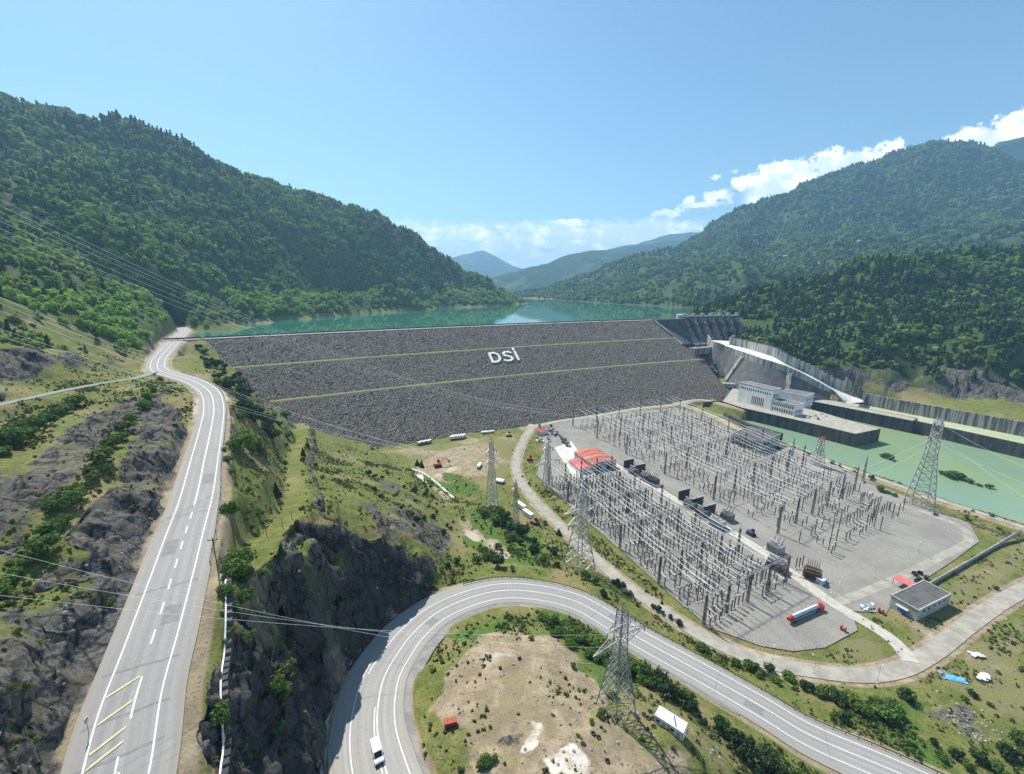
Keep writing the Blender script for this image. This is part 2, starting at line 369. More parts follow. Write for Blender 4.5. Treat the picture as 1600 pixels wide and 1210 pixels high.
# toe of the left-hand hillside and its flank
Z_((705,778,0),(650,732,0),(610,700,-1),(560,690,9),(530,700,22),(600,740,13),(600,765,22),(560,780,40),(650,800,20),(700,830,8),(700,860,13),(620,825,34),(560,828,50),(520,812,56),(500,740,40),(540,740,30),(660,850,24),(690,885,17),(720,880,12.5),(740,862,9),(740,820,3),(660,765,9))
# grassy bench beside the upper road
Z_((352,900,70.5),(345,850,71.3),(365,770,72.6),(372,700,73.2),(374,660,73.5),(372,630,75.4),(400,720,63),(410,690,58),(405,650,60),(420,760,62),(400,800,67),(380,850,69),(430,720,52),(440,690,42),(430,660,43),(392,615,66),(360,595,74.5),(335,580,77),(320,560,78),(345,560,74),(365,585,68),(500,800,56),(480,840,60),(440,870,64),(420,900,65),(395,950,65.5),(370,960,67.5),(345,1000,67.8),(340,1100,65.5),(335,1200,63.8))
for q in ((365,580),(380,600),(430,620),(450,640),(520,668),(560,680)):
    x, y, z = facept(*q); cp.append((x-DD[0]*3, y-DD[1]*3, z+.5)); cp.append((x+DD[0]*14, y+DD[1]*14, z-9))
for q in ((345,555),(333,538)):
    x, y, z = facept(*q); cp.append((x-DD[0]*3, y-DD[1]*3, z+.5)); cp.append((x+DD[0]*12, y+DD[1]*12, z-9))
cp.append((LP[0]-DD[0]*6, LP[1]-DD[1]*6, 79.6)); cp.append((LP[0]+DD[0]*15, LP[1]+DD[1]*15, 62)); cp.append((LP[0]-DN[0]*10+DD[0]*5, LP[1]-DN[1]*10+DD[1]*5, 74))
# cliff: upper rim, ledge, foot
Z_((429,893,63.5),(463,863,61.5),(493,856,58),(537,832,52),(557,826,50.5),(595,836,43),(632,848,35),(659,862,29),(676,876,22),(398,990,64),(385,1023,64),(357,1071,64.5),(368,1139,61),(378,1183,58),(400,940,65))
Z_((441,915,50),(470,900,46),(505,890,42),(545,872,38),(600,866,32),(503,957,45),(551,910,38.5),(581,893,34.5),(639,869,28),(503,986,43),(466,1050,45.5),(463,1088,45),(450,1010,44),(420,1060,50),(430,1150,48),(440,1215,44),(400,1195,54))
Z_((660,895,22),(560,1012,29),(520,1062,31),(495,1100,34),(484,1120,35),(470,1170,38))
Z_((679,932,17.4),(632,963,18.6),(588,1000,20),(551,1037,21.3),(520,1085,23.2),(502,1129,25),(494,1206,27.5),(490,1260,29))
# mound inside the hairpin
Z_((655,1100,24.5),(665,1060,22.5),(690,1020,20.5),(725,985,18.5),(780,960,17.4),(850,950,15.2),(700,1050,24.5),(750,1000,22.5),(800,985,21),(850,1010,24.5),(800,1080,28),(850,1150,28.5),(960,1112,25),(1050,1150,23.5),(700,1150,28),(760,1215,30),(670,1180,28.5),(1000,1210,26.5),(1085,1215,21),(940,1040,19),(900,985,16.5),(985,1065,15.5),(1065,1112,13.5),(1130,1165,12),(1210,1225,10.5),(1150,1215,15),(1000,1090,21),(1100,1160,18),(680,1240,29.5),(900,1260,31),(1200,1290,12),(1350,1260,6.5))
# rock cut and benches left of the upper road
Z_((240,605,83),(205,660,83.5),(170,720,83),(120,790,81.5),(80,840,80.5),(30,900,79),(0,935,78.5),(255,660,79.2),(250,720,78.4),(215,790,77.5),(180,850,76.8),(150,905,76),(225,760,76.5))
Z_((285,650,76.8),(270,760,74.2),(240,860,72.4),(205,960,70.8),(178,1040,69.3),(150,1110,68),(125,1180,67))
Z_((120,632,82.5),(60,660,83.5),(60,690,84.5),(20,715,85.5),(0,760,85),(200,610,80.5),(0,655,83.5),(0,690,85),(0,1000,79),(0,1080,77.5),(0,1210,74.5),(60,1000,76),(60,1100,73.5),(50,1210,70.5),(90,1130,70),(110,950,76.5),(120,1040,71.5),(-150,700,92),(-150,900,84),(-150,1150,78),(-100,1300,75),(90,1290,67.5))
D_((0,603,182),(60,590,202),(120,582,231),(165,578,261),(200,577,290),(0,556,197),(60,549,214),(120,552,242),(165,559,272),(200,566,300),(30,535,232))
Z_((225,566,81.5),(252,540,83.5),(268,525,83))
# left mountain
D_((-150,560,150),(-300,450,300),(0,515,238),(80,530,256),(150,538,296),(220,530,345),(255,515,405),(0,470,262),(100,480,310),(200,495,385),(245,495,440),(272,495,560),(0,400,350),(100,400,440),(180,440,440),(240,460,480),(0,300,540),(100,300,640),(0,230,700),(0,166,820),(-150,230,640),(-150,130,850),(60,186,880),(120,194,930),(190,194,1000),(100,230,780),(200,225,900),(200,300,720),(200,370,580),(235,211,1010),(300,236,1050),(300,320,850),(300,400,690),(290,455,600),(350,262,1080),(400,287,1110),(400,370,900),(400,430,840),(440,306,1150),(500,329,1180),(500,400,1020),(500,442,1020),(550,336,1220),(600,351,1280),(600,400,1220),(600,438,1150),(650,380,1330),(700,405,1430),(700,440,1400),(760,436,1450),(785,457,1530),(420,452,830),(480,450,960),(560,446,1080),(640,449,1180),(720,450,1360),(785,459,1520))
for q in ((60,186,880),(190,194,1000),(300,236,1050),(440,306,1150),(550,336,1220),(650,380,1330),(760,436,1400)):
    x, y, z = Dp(*q); k = 1.45; cp.append((x*k, y*k, z-110)); cp.append((x*2.2, y*2.2, max(60, z-260)))
# wooded spur at the left shore, and the waterline
SPUR = [(300,492,560),(345,477,610),(400,470,695),(450,467,765),(500,464,850),(525,459,895),(560,461,990),(605,454,1035),(640,461,1060),(720,459,1265),(770,462,1375),(800,467,1485)]
D_(*SPUR)
for q in SPUR:
    x, y, z = Dp(*q); cp.append((x*1.09, y*1.09, z-11))
P_(75, (330,523),(400,511),(455,505),(510,499),(550,492),(620,489),(675,482),(760,479),(812,475.5),(820,473))
P_(69, (345,525.5),(400,515),(455,509),(510,503),(550,497),(620,493),(675,486),(720,484.5),(760,482.3),(815,479),(835,476.5))
P_(62, (360,524),(430,514),(500,508),(560,500),(640,495),(700,488),(790,483),(840,476),(500,530),(700,510),(900,500),(1000,494),(880,480),(960,485),(1050,488),(850,465),(830,462.5))
# right shore and green mountain
P_(76, (868,468),(905,470.5),(950,474),(1000,476.5),(1030,478),(1065,480),(1105,481))
D_((868,465,2150),(900,447,2250),(935,427,2350),(967,412,2420),(1010,401,2480),(1060,396,2500),(1082,381,2560),(1102,361,2600),(1130,347,2600),(1150,333,2580),(1200,318,2550),(1250,295,2500),(1300,276,2450),(1350,258,2400),(1400,242,2350),(1450,229,2300),(1500,228,2260),(1530,230,2250),(1600,262,2150),(1700,300,2100),(1850,260,2000))
D_((1050,437,1550),(1110,418,1500),(1160,430,1300),(1000,450,1700),(940,455,1850),(1000,425,2000),(1080,410,1900),(1150,395,1950),(1120,440,1350),(1200,425,1350),(1110,430,1900),(1200,400,1750),(1300,408,1500),(1400,393,1450),(1500,385,1350),(1600,375,1250),(1750,370,1200),(1350,375,1720),(1250,350,2050),(1400,335,1900),(1500,335,1850),(1600,330,1750),(1300,380,1800),(1430,365,1750),(1550,360,1600),(1350,320,2080),(1400,285,2120),(1500,285,2060),(1600,295,1950),(1200,355,2200),(1150,370,2250),(1480,310,1950))
for q in ((935,427,2350),(1060,396,2500),(1130,347,2600),(1250,295,2500),(1350,258,2400),(1450,229,2300),(1530,230,2250)):
    x, y, z = Dp(*q); cp.append((x*1.3, y*1.3, max(60, z-260)))
# wooded hill beyond the spillway
D_((1115,483,840),(1160,462,820),(1250,438,780),(1330,425,770),(1400,416,760),(1500,408,745),(1600,401,720),(1750,395,680),(1900,390,640),(1160,490,760),(1250,480,700),(1350,470,660),(1450,465,630),(1550,460,610),(1650,455,600))
for q in ((1160,462,820),(1330,425,770),(1500,408,745),(1600,401,720),(1750,395,680)):
    x, y, z = Dp(*q); cp.append((x*1.18, y*1.18, z-75)); cp.append((x*1.4, y*1.4, z-110))
Z_((1200,530,62),(1165,505,72),(1300,540,64),(1400,525,72),(1500,525,75),(1600,525,80),(1240,548,47),(1300,575,36),(1330,578,35),(1370,585,31),(1400,577,38),(1450,583,36),(1520,590,36),(1600,590,38),(1750,600,36))
Z_((1350,604,16),(1400,617,13),(1450,622,13),(1500,633,13),(1560,644,13),(1640,660,13),(1750,680,13),(1500,622,14),(1600,640,14),(1420,607,15))
# river bed, under the dam, tail of the chute
P_(-15, (1220,680),(1260,680),(1330,710),(1400,730),(1480,760),(1600,800),(1500,720),(1600,740),(1750,800))
for s, r, z in ((100,40,40),(250,40,30),(400,40,30),(100,100,8),(250,100,-5),(400,100,-5),(520,100,0),(520,40,35),(150,150,-8),(300,150,-12),(450,150,-8),(250,-20,60),(450,-20,60),(100,-20,60)):
    x, y = crest_xy(s); cp.append((float(x)+DN[0]*r, float(y)+DN[1]*r, z))
Z_((1140,612,2),(1110,585,14),(1130,575,16),(1160,560,24),(1170,590,9),(1230,610,3),(1300,632,2),(1150,628,0),(1090,560,26))
for i in range(0, len(UP), 8):
    cp.append(tuple(UP[i]-(0, 0, .3)))
for i in range(0, len(HP), 10): cp.append(tuple(HP[i]-(0, 0, .3)))
for i in range(2, len(SIDE), 8): cp.append(tuple(SIDE[i]-(0, 0, .3)))
for i in range(0, len(TRK), 10): cp.append(tuple(TRK[i]-(0, 0, .2)))
cp = np.array(cp, float)
# thin out points that fall on top of each other
keep = []
for i in range(len(cp)):
    if all((cp[i, 0]-cp[j, 0])**2+(cp[i, 1]-cp[j, 1])**2 > 1.2 for j in keep): keep.append(i)
cp = cp[keep]
KC = 9.0
def _ker(ax, ay, bx, by):
    return np.sqrt((ax[:, None]-bx[None])**2+(ay[:, None]-by[None])**2+KC)
_n = len(cp)
_A = np.zeros((_n+3, _n+3)); _A[:_n, :_n] = _ker(cp[:, 0], cp[:, 1], cp[:, 0], cp[:, 1]) - np.eye(_n)*.25
_A[:_n, _n] = 1; _A[:_n, _n+1] = cp[:, 0]; _A[:_n, _n+2] = cp[:, 1]; _A[_n:, :_n] = _A[:_n, _n:].T
_w = np.linalg.solve(_A, np.r_[cp[:, 2], 0, 0, 0])
def rbf(x, y):
    out = np.empty(len(x)); B = 12000
    wx = _w[:_n].astype(np.float32)
    for i in range(0, len(x), B):
        out[i:i+B] = _ker(x[i:i+B].astype(np.float32), y[i:i+B].astype(np.float32), cp[:, 0].astype(np.float32), cp[:, 1].astype(np.float32)).astype(np.float64) @ _w[:_n] + _w[_n]+_w[_n+1]*x[i:i+B]+_w[_n+2]*y[i:i+B]
    return out
def poly_sd(x, y, P):                             # signed distance, positive inside
    P = np.array([p[:2] for p in P], float); d = np.full(len(x), 1e9); ins = np.zeros(len(x), bool)
    for i in range(len(P)):
        a = P[i]; b = P[(i+1) % len(P)]; ab = b-a
        t = np.clip(((x-a[0])*ab[0]+(y-a[1])*ab[1])/(ab@ab+1e-9), 0, 1)
        d = np.minimum(d, np.hypot(x-a[0]-t*ab[0], y-a[1]-t*ab[1]))
        c = (a[1] > y) != (b[1] > y)
        with np.errstate(divide='ignore', invalid='ignore'):
            xi = (b[0]-a[0])*(y-a[1])/(b[1]-a[1]+1e-12)+a[0]
        ins ^= c & (x < xi)
    return np.where(ins, d, -d)
def line_sd(x, y, Q, reach, step=1):
    """signed side offset to a centre line (right positive), its height and running index; nan beyond reach"""
    off = np.full(len(x), np.nan); zz = np.full(len(x), np.nan); idx = np.full(len(x), np.nan)
    m = np.where((x > Q[:, 0].min()-reach) & (x < Q[:, 0].max()+reach) & (y > Q[:, 1].min()-reach) & (y < Q[:, 1].max()+reach))[0]
    q = Q[::step]; N = normals(q)
    T = np.stack([-N[:, 1], N[:, 0]], 1)
    for i in range(0, len(m), 20000):
        k = m[i:i+20000]; dx = x[k][:, None]-q[None, :, 0]; dy = y[k][:, None]-q[None, :, 1]
        j = np.argmin(dx*dx+dy*dy, axis=1); r = np.arange(len(k))
        ddx = dx[r, j]; ddy = dy[r, j]; d = np.hypot(ddx, ddy); ok = d < reach
        al = ddx*T[j, 0]+ddy*T[j, 1]; st = np.hypot(*(q[1, :2]-q[0, :2]))
        jj = np.clip(j+np.sign(al).astype(int), 0, len(q)-1); w = np.clip(np.abs(al)/st, 0, 1)
        of = ddx*N[j, 0]+ddy*N[j, 1]
        off[k[ok]] = of[ok]; zz[k[ok]] = (q[j, 2]*(1-w)+q[jj, 2]*w)[ok]; idx[k[ok]] = (j*step)[ok]
    return off, zz, idx
YARD = px([(838,742,0),(850,700,0),(846,672,0),(872,661,0),(905,655,0),(1000,643,0),(1062,637,0),(1100,650,0),(1145,672,0),(1215,694,0),(1300,727,0),(1400,770,0),(1440,787,0),(1515,818,0),(1530,846,0),(1490,876,0),(1400,935,0),(1385,958,0),(1330,955,0),(1340,985,0),(1290,1012,0),(1240,1018,0),(1190,1010,0),(1120,985,0),(1060,940,0),(980,868,0),(900,800,0)])
FIELD = px([(590,700,0),(640,693,0),(720,680,0),(828,666,0),(805,740,0),(830,790,0),(760,790,0),(700,770,0),(640,730,0)])
RIVP = px([(1110,630,-10),(1212,687,-10),(1260,707,-10),(1320,727,-10),(1400,752,-10),(1480,781,-10),(1600,818,-10),(1900,915,-10),(1900,770,-10),(1600,705,-10),(1430,668,-10),(1330,650,-10),(1230,628,-10)])
CHUTE, CHUTEs = smooth([W(1128,538,50), W(1155,546,46), W(1207,563,41), W(1262,587,26), W(1320,620,5), W(1336,630,0)], 3.0)
BASIN = px([(1310,628,0),(1350,632,0),(1450,652,0),(1600,683,0),(1700,705,0),(1700,718,0),(1600,696,0),(1431,660,0),(1370,648,0)])
BLD = px([(1395,962,0),(1480,945,0),(1500,925,0),(1430,905,0)])
PILES = [(1300,980)]
CORR = [(UP, up_l, up_r, 4.0), (HP, hp_l, hp_r, 3.5)]
def H(x, y, detail=False):
    x = np.asarray(x, float).ravel(); y = np.asarray(y, float).ravel(); r = np.hypot(x, y)
    z = rbf(x, y)
    big = sstep(280, 600, r)*sstep(84, 150, z)
    gul = 1-np.abs(fbm(x+.25*y, y*.5-x*.2, 150, 4, 5))*2.2
    z = z+big*(gul-.45)*34*sstep(300, 1200, r)+big*fbm(x, y, 45, 3, 8)*7
    hillm = sstep(3, 20, z)*(1-sstep(250, 420, r))
    z = z+hillm*fbm(x, y, 16, 4, 3)*1.5
    z = z+fbm(x, y, 5, 3, 4)*.22*(1-sstep(200, 400, r))
    # riprap of the mound, small heaps
    for P, zz, bl in ((YARD, -.25, 5), (FIELD, -.1, 12)):
        w = sstep(-bl, .5, poly_sd(x, y, P)); z = z*(1-w)+(zz+fbm(x, y, 14, 3, 9)*.12)*w
    w = sstep(-3, 4, poly_sd(x, y, RIVP)); z = z*(1-w)-15*w
    for Q, wl, wr in ((ACC, 3.2, 3.2), (RIV, 3, 3), (TOE, 3.5, 3.5), (SIDE, 3.2, 3.2), (TRK, 3, 3)):
        of, zz, ix = line_sd(x, y, Q, 14, 1); d = np.abs(of)-wl
        w = np.where(np.isnan(of), 0, 1-sstep(.3, 6, np.nan_to_num(d, nan=99))); z = z*(1-w)+np.nan_to_num(zz-.22)*w
    of, zz, ix = line_sd(x, y, CHUTE, 40, 1)
    w = np.where(np.isnan(of), 0, 1-sstep(20, 27, np.abs(np.nan_to_num(of, nan=99)))); z = np.where(w > 0, np.minimum(z, z*(1-w)+(np.nan_to_num(zz)-3.0)*w), z)
    w = sstep(-2, 2, poly_sd(x, y, BASIN)); z = np.minimum(z, z*(1-w)-6*w)
    for Q, L_, R_, mg in CORR:
        of, zz, ix = line_sd(x, y, Q, 22, 1)
        ok = ~np.isnan(of); k = np.nan_to_num(ix).astype(int)
        d = np.where(np.nan_to_num(of) < 0, L_[k]-np.nan_to_num(of), np.nan_to_num(of)-R_[k])
        w = np.where(ok, 1-sstep(.4, mg, d), 0); z = z*(1-w)+(np.nan_to_num(zz)-.25)*w
    # never above the dam face
    rn, s = dam_run(x, y); dz = np.interp(rn, PROF_R, PROF_Z)
    ins = (rn > -8) & (rn < 178) & (s > 40) & (s < DL-6)
    z = np.where(ins, np.minimum(z, np.maximum(dz-2, -2 if False else dz-2)), z)
    return z
def Hs(x, y): return float(H(np.array([x]), np.array([y]))[0])
def G(L):
    """ground points under a list of sight lines (first crossing of the terrain)"""
    L = np.array(L, float); n = len(L); out = np.zeros((n, 3))
    t = np.exp(np.linspace(math.log(45), math.log(2600), 260))
    A = np.array([ray(u, v) for u, v in L])
    X = A[:, 0:1]*t; Y = A[:, 1:2]*t; Zr = CAMZ+A[:, 2:3]*t
    Zt = H(X.ravel(), Y.ravel()).reshape(n, -1)
    hit = np.argmax(Zt >= Zr, axis=1); hit = np.maximum(hit, 1); i = np.arange(n)
    t0 = t[hit-1]; t1 = t[hit]
    for _ in range(7):
        tm = (t0+t1)/2; z = H(A[:, 0]*tm, A[:, 1]*tm); b = z >= CAMZ+A[:, 2]*tm
        t1 = np.where(b, tm, t1); t0 = np.where(b, t0, tm)
    out[:, 0] = A[:, 0]*t1; out[:, 1] = A[:, 1]*t1; out[:, 2] = H(out[:, 0], out[:, 1])
    return out

# ------------------------------------------------------------------ terrain sheet
def ground_material():
    m = bpy.data.materials.new('ground'); m.use_nodes = True; t = NT(m.node_tree); p = t.n['Principled BSDF']
    p.inputs['Roughness'].default_value = .95; p.inputs['Specular IOR Level'].default_value = .15
    o = t.add('ShaderNodeTexCoord').outputs['Object']
    at = t.add('ShaderNodeAttribute', attribute_name='cover'); sp = t.add('ShaderNodeSeparateColor'); t.l.new(at.outputs['Color'], sp.inputs[0])
    rock, dirt, lush = sp.outputs; wood = at.outputs['Alpha']
    nb = t.noise(o, .035, 5, .6); nm = t.noise(o, .22, 6, .7); nf = t.noise(o, 1.6, 6, .75)
    grass = t.mix(t.ramp(nm, .34, .64), (.205, .205, .06), (.11, .14, .034))
    grass = t.mix(t.ramp(nb, .48, .66), grass, (.27, .225, .105))
    grass = t.mix(t.ramp(nf, .47, .66), grass, (.06, .075, .022))
    green = t.mix(t.ramp(nf, .35, .65), (.12, .185, .04), (.055, .10, .02))
    wd = t.mix(t.ramp(nm, .35, .65), (.035, .058, .018), (.075, .105, .03))
    os = t.scale(o, (1, 1, .55)); vr = t.voro(os, 1.7); vg = t.add('ShaderNodeRGBToBW'); t.l.new(vr, vg.inputs[0])
    rk = t.mix(t.ramp(t.math('ADD', t.math('MULTIPLY', vg.outputs[0], .22), t.math('MULTIPLY', nf, .85)), .30, .78), (.050, .047, .044), (.205, .192, .172))
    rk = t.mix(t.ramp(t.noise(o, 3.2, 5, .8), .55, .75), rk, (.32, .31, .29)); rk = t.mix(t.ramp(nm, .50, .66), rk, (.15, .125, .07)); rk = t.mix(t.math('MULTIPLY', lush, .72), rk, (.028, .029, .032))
    sand = t.mix(t.ramp(nm, .36, .62), (.41, .325, .215), (.26, .205, .135))
    sand = t.mix(t.ramp(nf, .50, .68), sand, (.15, .125, .085)); sand = t.mix(t.ramp(nb, .56, .66), sand, (.46, .41, .32)); sand = t.mix(t.math('MULTIPLY', t.ramp(lush, .5, .9), t.ramp(nm, .3, .55)), sand, (.66, .61, .52))
    ve = t.voro(t.scale(o, (1, 1, .35)), .22, 'Distance', 'DISTANCE_TO_EDGE'); rk = t.mix(t.math('MULTIPLY', t.math('SUBTRACT', 1.0, t.ramp(t.math('ADD', ve, t.math('MULTIPLY', t.math('SUBTRACT', nf, .5), .25)), .0, .10)), .8), rk, (.018, .018, .02))
    def wm(a, s=.9): return t.ramp(t.math('ADD', a, t.math('MULTIPLY', t.math('SUBTRACT', t.math('ADD', t.math('MULTIPLY', nm, .55), t.math('MULTIPLY', nf, .45)), .5), s)), .38, .62)
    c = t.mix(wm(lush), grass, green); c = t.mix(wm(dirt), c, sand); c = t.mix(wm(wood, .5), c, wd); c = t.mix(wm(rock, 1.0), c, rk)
    t.l.new(c, p.inputs['Base Color'])
    b = t.add('ShaderNodeBump'); b.inputs['Strength'].default_value = .8; b.inputs['Distance'].default_value = .5
    t.l.new(t.math('ADD', nf, t.math('MULTIPLY', vg.outputs[0], t.math('MULTIPLY', rock, .7))), b.inputs['Height']); t.l.new(b.outputs[0], p.inputs['Normal'])
    return m
M['ground'] = ground_material()
def pmask(x, y, L, soft, z=None):
    return sstep(-soft, soft, poly_sd(x, y, L)+fbm(x, y, soft*2.2, 3, 21)*soft*1.2)
ROCKS = [px([(398,990,64),(429,893,63),(463,863,61),(493,856,58),(537,832,52),(595,836,43),(659,862,29),(684,900,18),(679,934,17),(588,1002,20),(520,1087,23),(494,1206,27),(490,1260,29),(440,1260,42),(380,1230,56),(372,1140,60),(352,1080,64)]),
         px([(222,625,81),(255,620,79),(285,650,77),(268,760,74),(232,860,72),(190,980,70),(150,900,77),(130,850,78),(175,760,81),(205,690,82)]),
         px([(45,705,88),(140,640,84),(225,610,82),(190,680,83),(130,745,82),(85,800,81),(0,870,80),(-60,800,86)]),
         [Dp(*q) for q in ((-100,612,165),(0,604,182),(60,592,202),(120,584,231),(200,579,288),(205,566,302),(170,557,274),(100,549,236),(0,553,199),(-100,560,180))],
         px([(160,900,76),(145,960,75),(60,990,76),(50,950,78)]), px([(0,1050,78),(80,1060,74),(70,1150,72),(0,1160,75)]),
         px([(160,890,76),(200,950,71),(150,1060,70),(95,1010,74),(120,940,76)])]
ROCKCUT = px([(1305,585,30),(1335,568,40),(1400,562,46),(1500,574,42),(1600,582,42),(1700,590,42),(1700,655,16),(1600,634,16),(1500,622,15),(1420,606,15),(1360,598,17)])
PALE = [px([(832,1130,28),(850,1128,28),(858,1150,28),(840,1175,28.5),(812,1180,29),(820,1155,28.5)]), px([(880,1165,28),(905,1160,28),(925,1185,28),(930,1225,28),(860,1225,29),(850,1195,29)])]
CUT = px([(-40,720,86),(45,705,88),(140,645,83),(225,612,81),(285,650,77),(268,760,74),(232,860,72),(190,980,70),(120,1120,67.5),(60,1260,68),(-60,1260,74)])
SCREE = [px([(560,785,40),(640,800,20),(690,825,9),(720,855,9),(700,880,15),(650,845,24),(590,825,42)]), px([(590,745,16),(680,800,9),(600,770,23)]), px([(420,700,52),(432,740,54),(425,790,60),(410,770,61)]),
         px([(1420,1120,1.5),(1500,1100,0),(1570,1150,1),(1500,1165,2)]), px([(860,1150,29),(830,1210,30),(700,1215,29),(690,1150,27)])]
SANDS = [px([(745,990,21.5),(800,975,20),(845,985,22.5),(905,1030,23.5),(960,1090,25),(1000,1150,26),(1090,1170,22),(1060,1260,26),(760,1260,31),(715,1170,29),(672,1110,26),(690,1060,24.5)]),
         px([(700,700,0),(770,690,0),(790,720,0),(760,745,0),(690,740,0),(720,760,0),(680,755,0),(650,730,0)]),
         px([(720,800,5),(760,830,5),(800,862,7),(790,872,9),(740,835,9),(712,808,7)])]
DRY = [px([(1430,935,0),(1500,890,0),(1600,838,0),(1640,860,0),(1560,935,0),(1500,982,0),(1440,1020,0),(1400,1005,0)]), px([(1230,1036,0),(1330,992,0),(1400,1002,0),(1390,1038,0),(1330,1048,0),(1260,1044,0)]), px([(1440,1060,0),(1600,950,0),(1640,1120,0),(1560,1130,0)]), px([(600,705,0),(820,672,0),(800,740,0),(770,760,0),(650,725,0)])]
LUSH = [px([(625,742,0),(700,735,0),(752,765,0),(740,775,0),(690,770,0)]), px([(740,790,0),(850,830,2),(860,890,9),(760,880,10),(720,840,8)]), px([(860,950,15),(980,1010,15),(1000,1060,15),(940,1100,24),(930,1050,20),(860,990,19)]),
        px([(1380,1080,1),(1450,1100,1),(1440,1150,2),(1500,1210,3),(1420,1190,4),(1330,1120,5)]), px([(700,990,20),(800,965,18),(830,1010,24),(760,1030,25)]), px([(1180,1190,11),(1260,1200,9),(1300,1260,8),(1220,1250,9)]), px([(890,1000,19),(930,1100,23),(950,1130,25),(900,1080,24)])]
def build_terrain():
    na, nr = 1150, 980
    th = np.linspace(R(-72), R(66), na); rr = 26*np.exp(np.linspace(0, math.log(3900/26), nr))
    A, Rr = np.meshgrid(th, rr); X = Rr*np.sin(A); Y = Rr*np.cos(A)
    x, y = X.ravel(), Y.ravel(); r = np.hypot(x, y); z = H(x, y)
    Z = z.reshape(X.shape)
    # steepness
    gz_r = np.gradient(Z, axis=0)/np.gradient(Rr, axis=0); gz_a = np.gradient(Z, axis=1)/(np.gradient(A, axis=1)*Rr)
    sl = np.hypot(gz_r, gz_a).ravel()
    rock = np.zeros(len(x))
    near = r < 420
    xn, yn = x[near], y[near]
    for P in ROCKS: rock[near] = np.maximum(rock[near], pmask(xn, yn, P, 2.5))
    mid = (r > 350) & (r < 680) & (x > 150); rock[mid] = np.maximum(rock[mid], pmask(x[mid], y[mid], ROCKCUT, 4))
    rock = np.maximum(rock, sstep(.85, 1.35, sl)*(1-sstep(350, 600, r)))
    soft_ = pmask(x, y, px([(345,590,76),(385,590,66),(440,620,33),(475,660,30),(475,700,40),(462,790,56),(420,860,65),(350,880,70),(352,760,73),(372,680,74)]), 3); rock *= 1-.8*soft_*(r < 330)
    bl = px([(240,605,83),(205,660,83.5),(170,720,83),(120,790,81.5),(80,840,80.5),(30,900,79),(0,935,78.5)]); Qb, _s = smooth(bl, 2.0); of, zz, ix = line_sd(xn, yn, Qb, 12, 1)
    rock[near] = np.maximum(rock[near], .70*pmask(xn, yn, CUT, 3)*np.where(np.isnan(of), 1, sstep(1.2, 3.2, np.abs(np.nan_to_num(of, nan=99)))))
    for P in SCREE: rock[near] = np.maximum(rock[near], .62*pmask(xn, yn, P, 3))
    rock = np.maximum(rock, sstep(.55, .8, sl)*sstep(20, 60, x)*sstep(380, 420, r)*(1-sstep(620, 700, r))*(1-sstep(45, 55, z))*sstep(13, 16, z))
    rock = rock*(.55+.45*sstep(-.35, .05, fbm(x, y, 9, 3, 31)))
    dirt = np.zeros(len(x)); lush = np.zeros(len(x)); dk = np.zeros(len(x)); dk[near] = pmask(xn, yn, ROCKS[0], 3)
    for P in SANDS: dirt[near] = np.maximum(dirt[near], pmask(xn, yn, P, 3)*(.54+.44*sstep(-.35, .3, fbm(xn, yn, 7, 4, 37))))
    for P in DRY: dirt[near] = np.maximum(dirt[near], .47*pmask(xn, yn, P, 4))
    for P in LUSH: lush[near] = np.maximum(lush[near], pmask(xn, yn, P, 4))
    pale = np.zeros(len(x))
    for P in PALE: pale[near] = np.maximum(pale[near], pmask(xn, yn, P, 1.6))
    lush = np.maximum(lush*(1-.9*dirt), .35*sstep(.0, .5, fbm(x, y, 30, 3, 41)))
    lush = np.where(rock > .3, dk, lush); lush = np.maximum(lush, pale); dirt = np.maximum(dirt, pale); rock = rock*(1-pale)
    for Q, hw in ((ACC, 4.4), (RIV, 5), (TOE, 5), (YTRK, 2.5)):
        of, zz, ix = line_sd(x, y, Q, 12, 1); dirt = np.maximum(dirt, np.where(np.isnan(of), 0, .8*(1-sstep(hw-1, hw+2, np.abs(np.nan_to_num(of, nan=99))))))
    shore = sstep(WATER+5, WATER+1.0, z)*sstep(400, 500, r)*(z > 70); dirt = np.maximum(dirt, shore*.12)
    for Q, L_, R_, mg in CORR:
        of, zz, ix = line_sd(x, y, Q, 22, 1); k = np.nan_to_num(ix).astype(int)
        d = np.where(np.nan_to_num(of) < 0, L_[k]-np.nan_to_num(of), np.nan_to_num(of)-R_[k])
        w = np.where(np.isnan(of), 0, 1-sstep(1.8, 3.8, d)); dirt = np.maximum(dirt, w*.6)
    wood = sstep(330, 520, r)*sstep(76, 88, z)
    wood = np.maximum(wood, sstep(430, 500, r)*sstep(17, 25, z)*sstep(150, 250, x))
    wood = np.maximum(wood, .5*sstep(170, 260, r)*sstep(95, 115, z)*(x < 0))
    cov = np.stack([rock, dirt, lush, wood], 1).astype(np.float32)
    # broken rock: push the surface in and out
    amp = sstep(.4, .9, rock)*(1-sstep(620, 760, r))*(1+.8*sstep(380, 450, r))
    blk = np.abs(fbm(x+z*.7, y-z*.5, 9, 5, 61, .62)); blk2 = fbm(x*1.0+z*.9, y+z*.6, 2.6, 3, 66, .6)
    strat = np.abs(fbm(x*.5+z*1.6, y*.5+z*.4, 3.4, 3, 69, .6)); z2 = z+amp*(blk*5.4-1.6+blk2*1.3+strat*2.2)
    dx = fbm(y+z*1.3, z*.9+x*.3, 6, 4, 71)*amp*3.2; dy = fbm(x+z*1.1, z*1.2-y*.3, 6, 4, 75)*amp*3.2
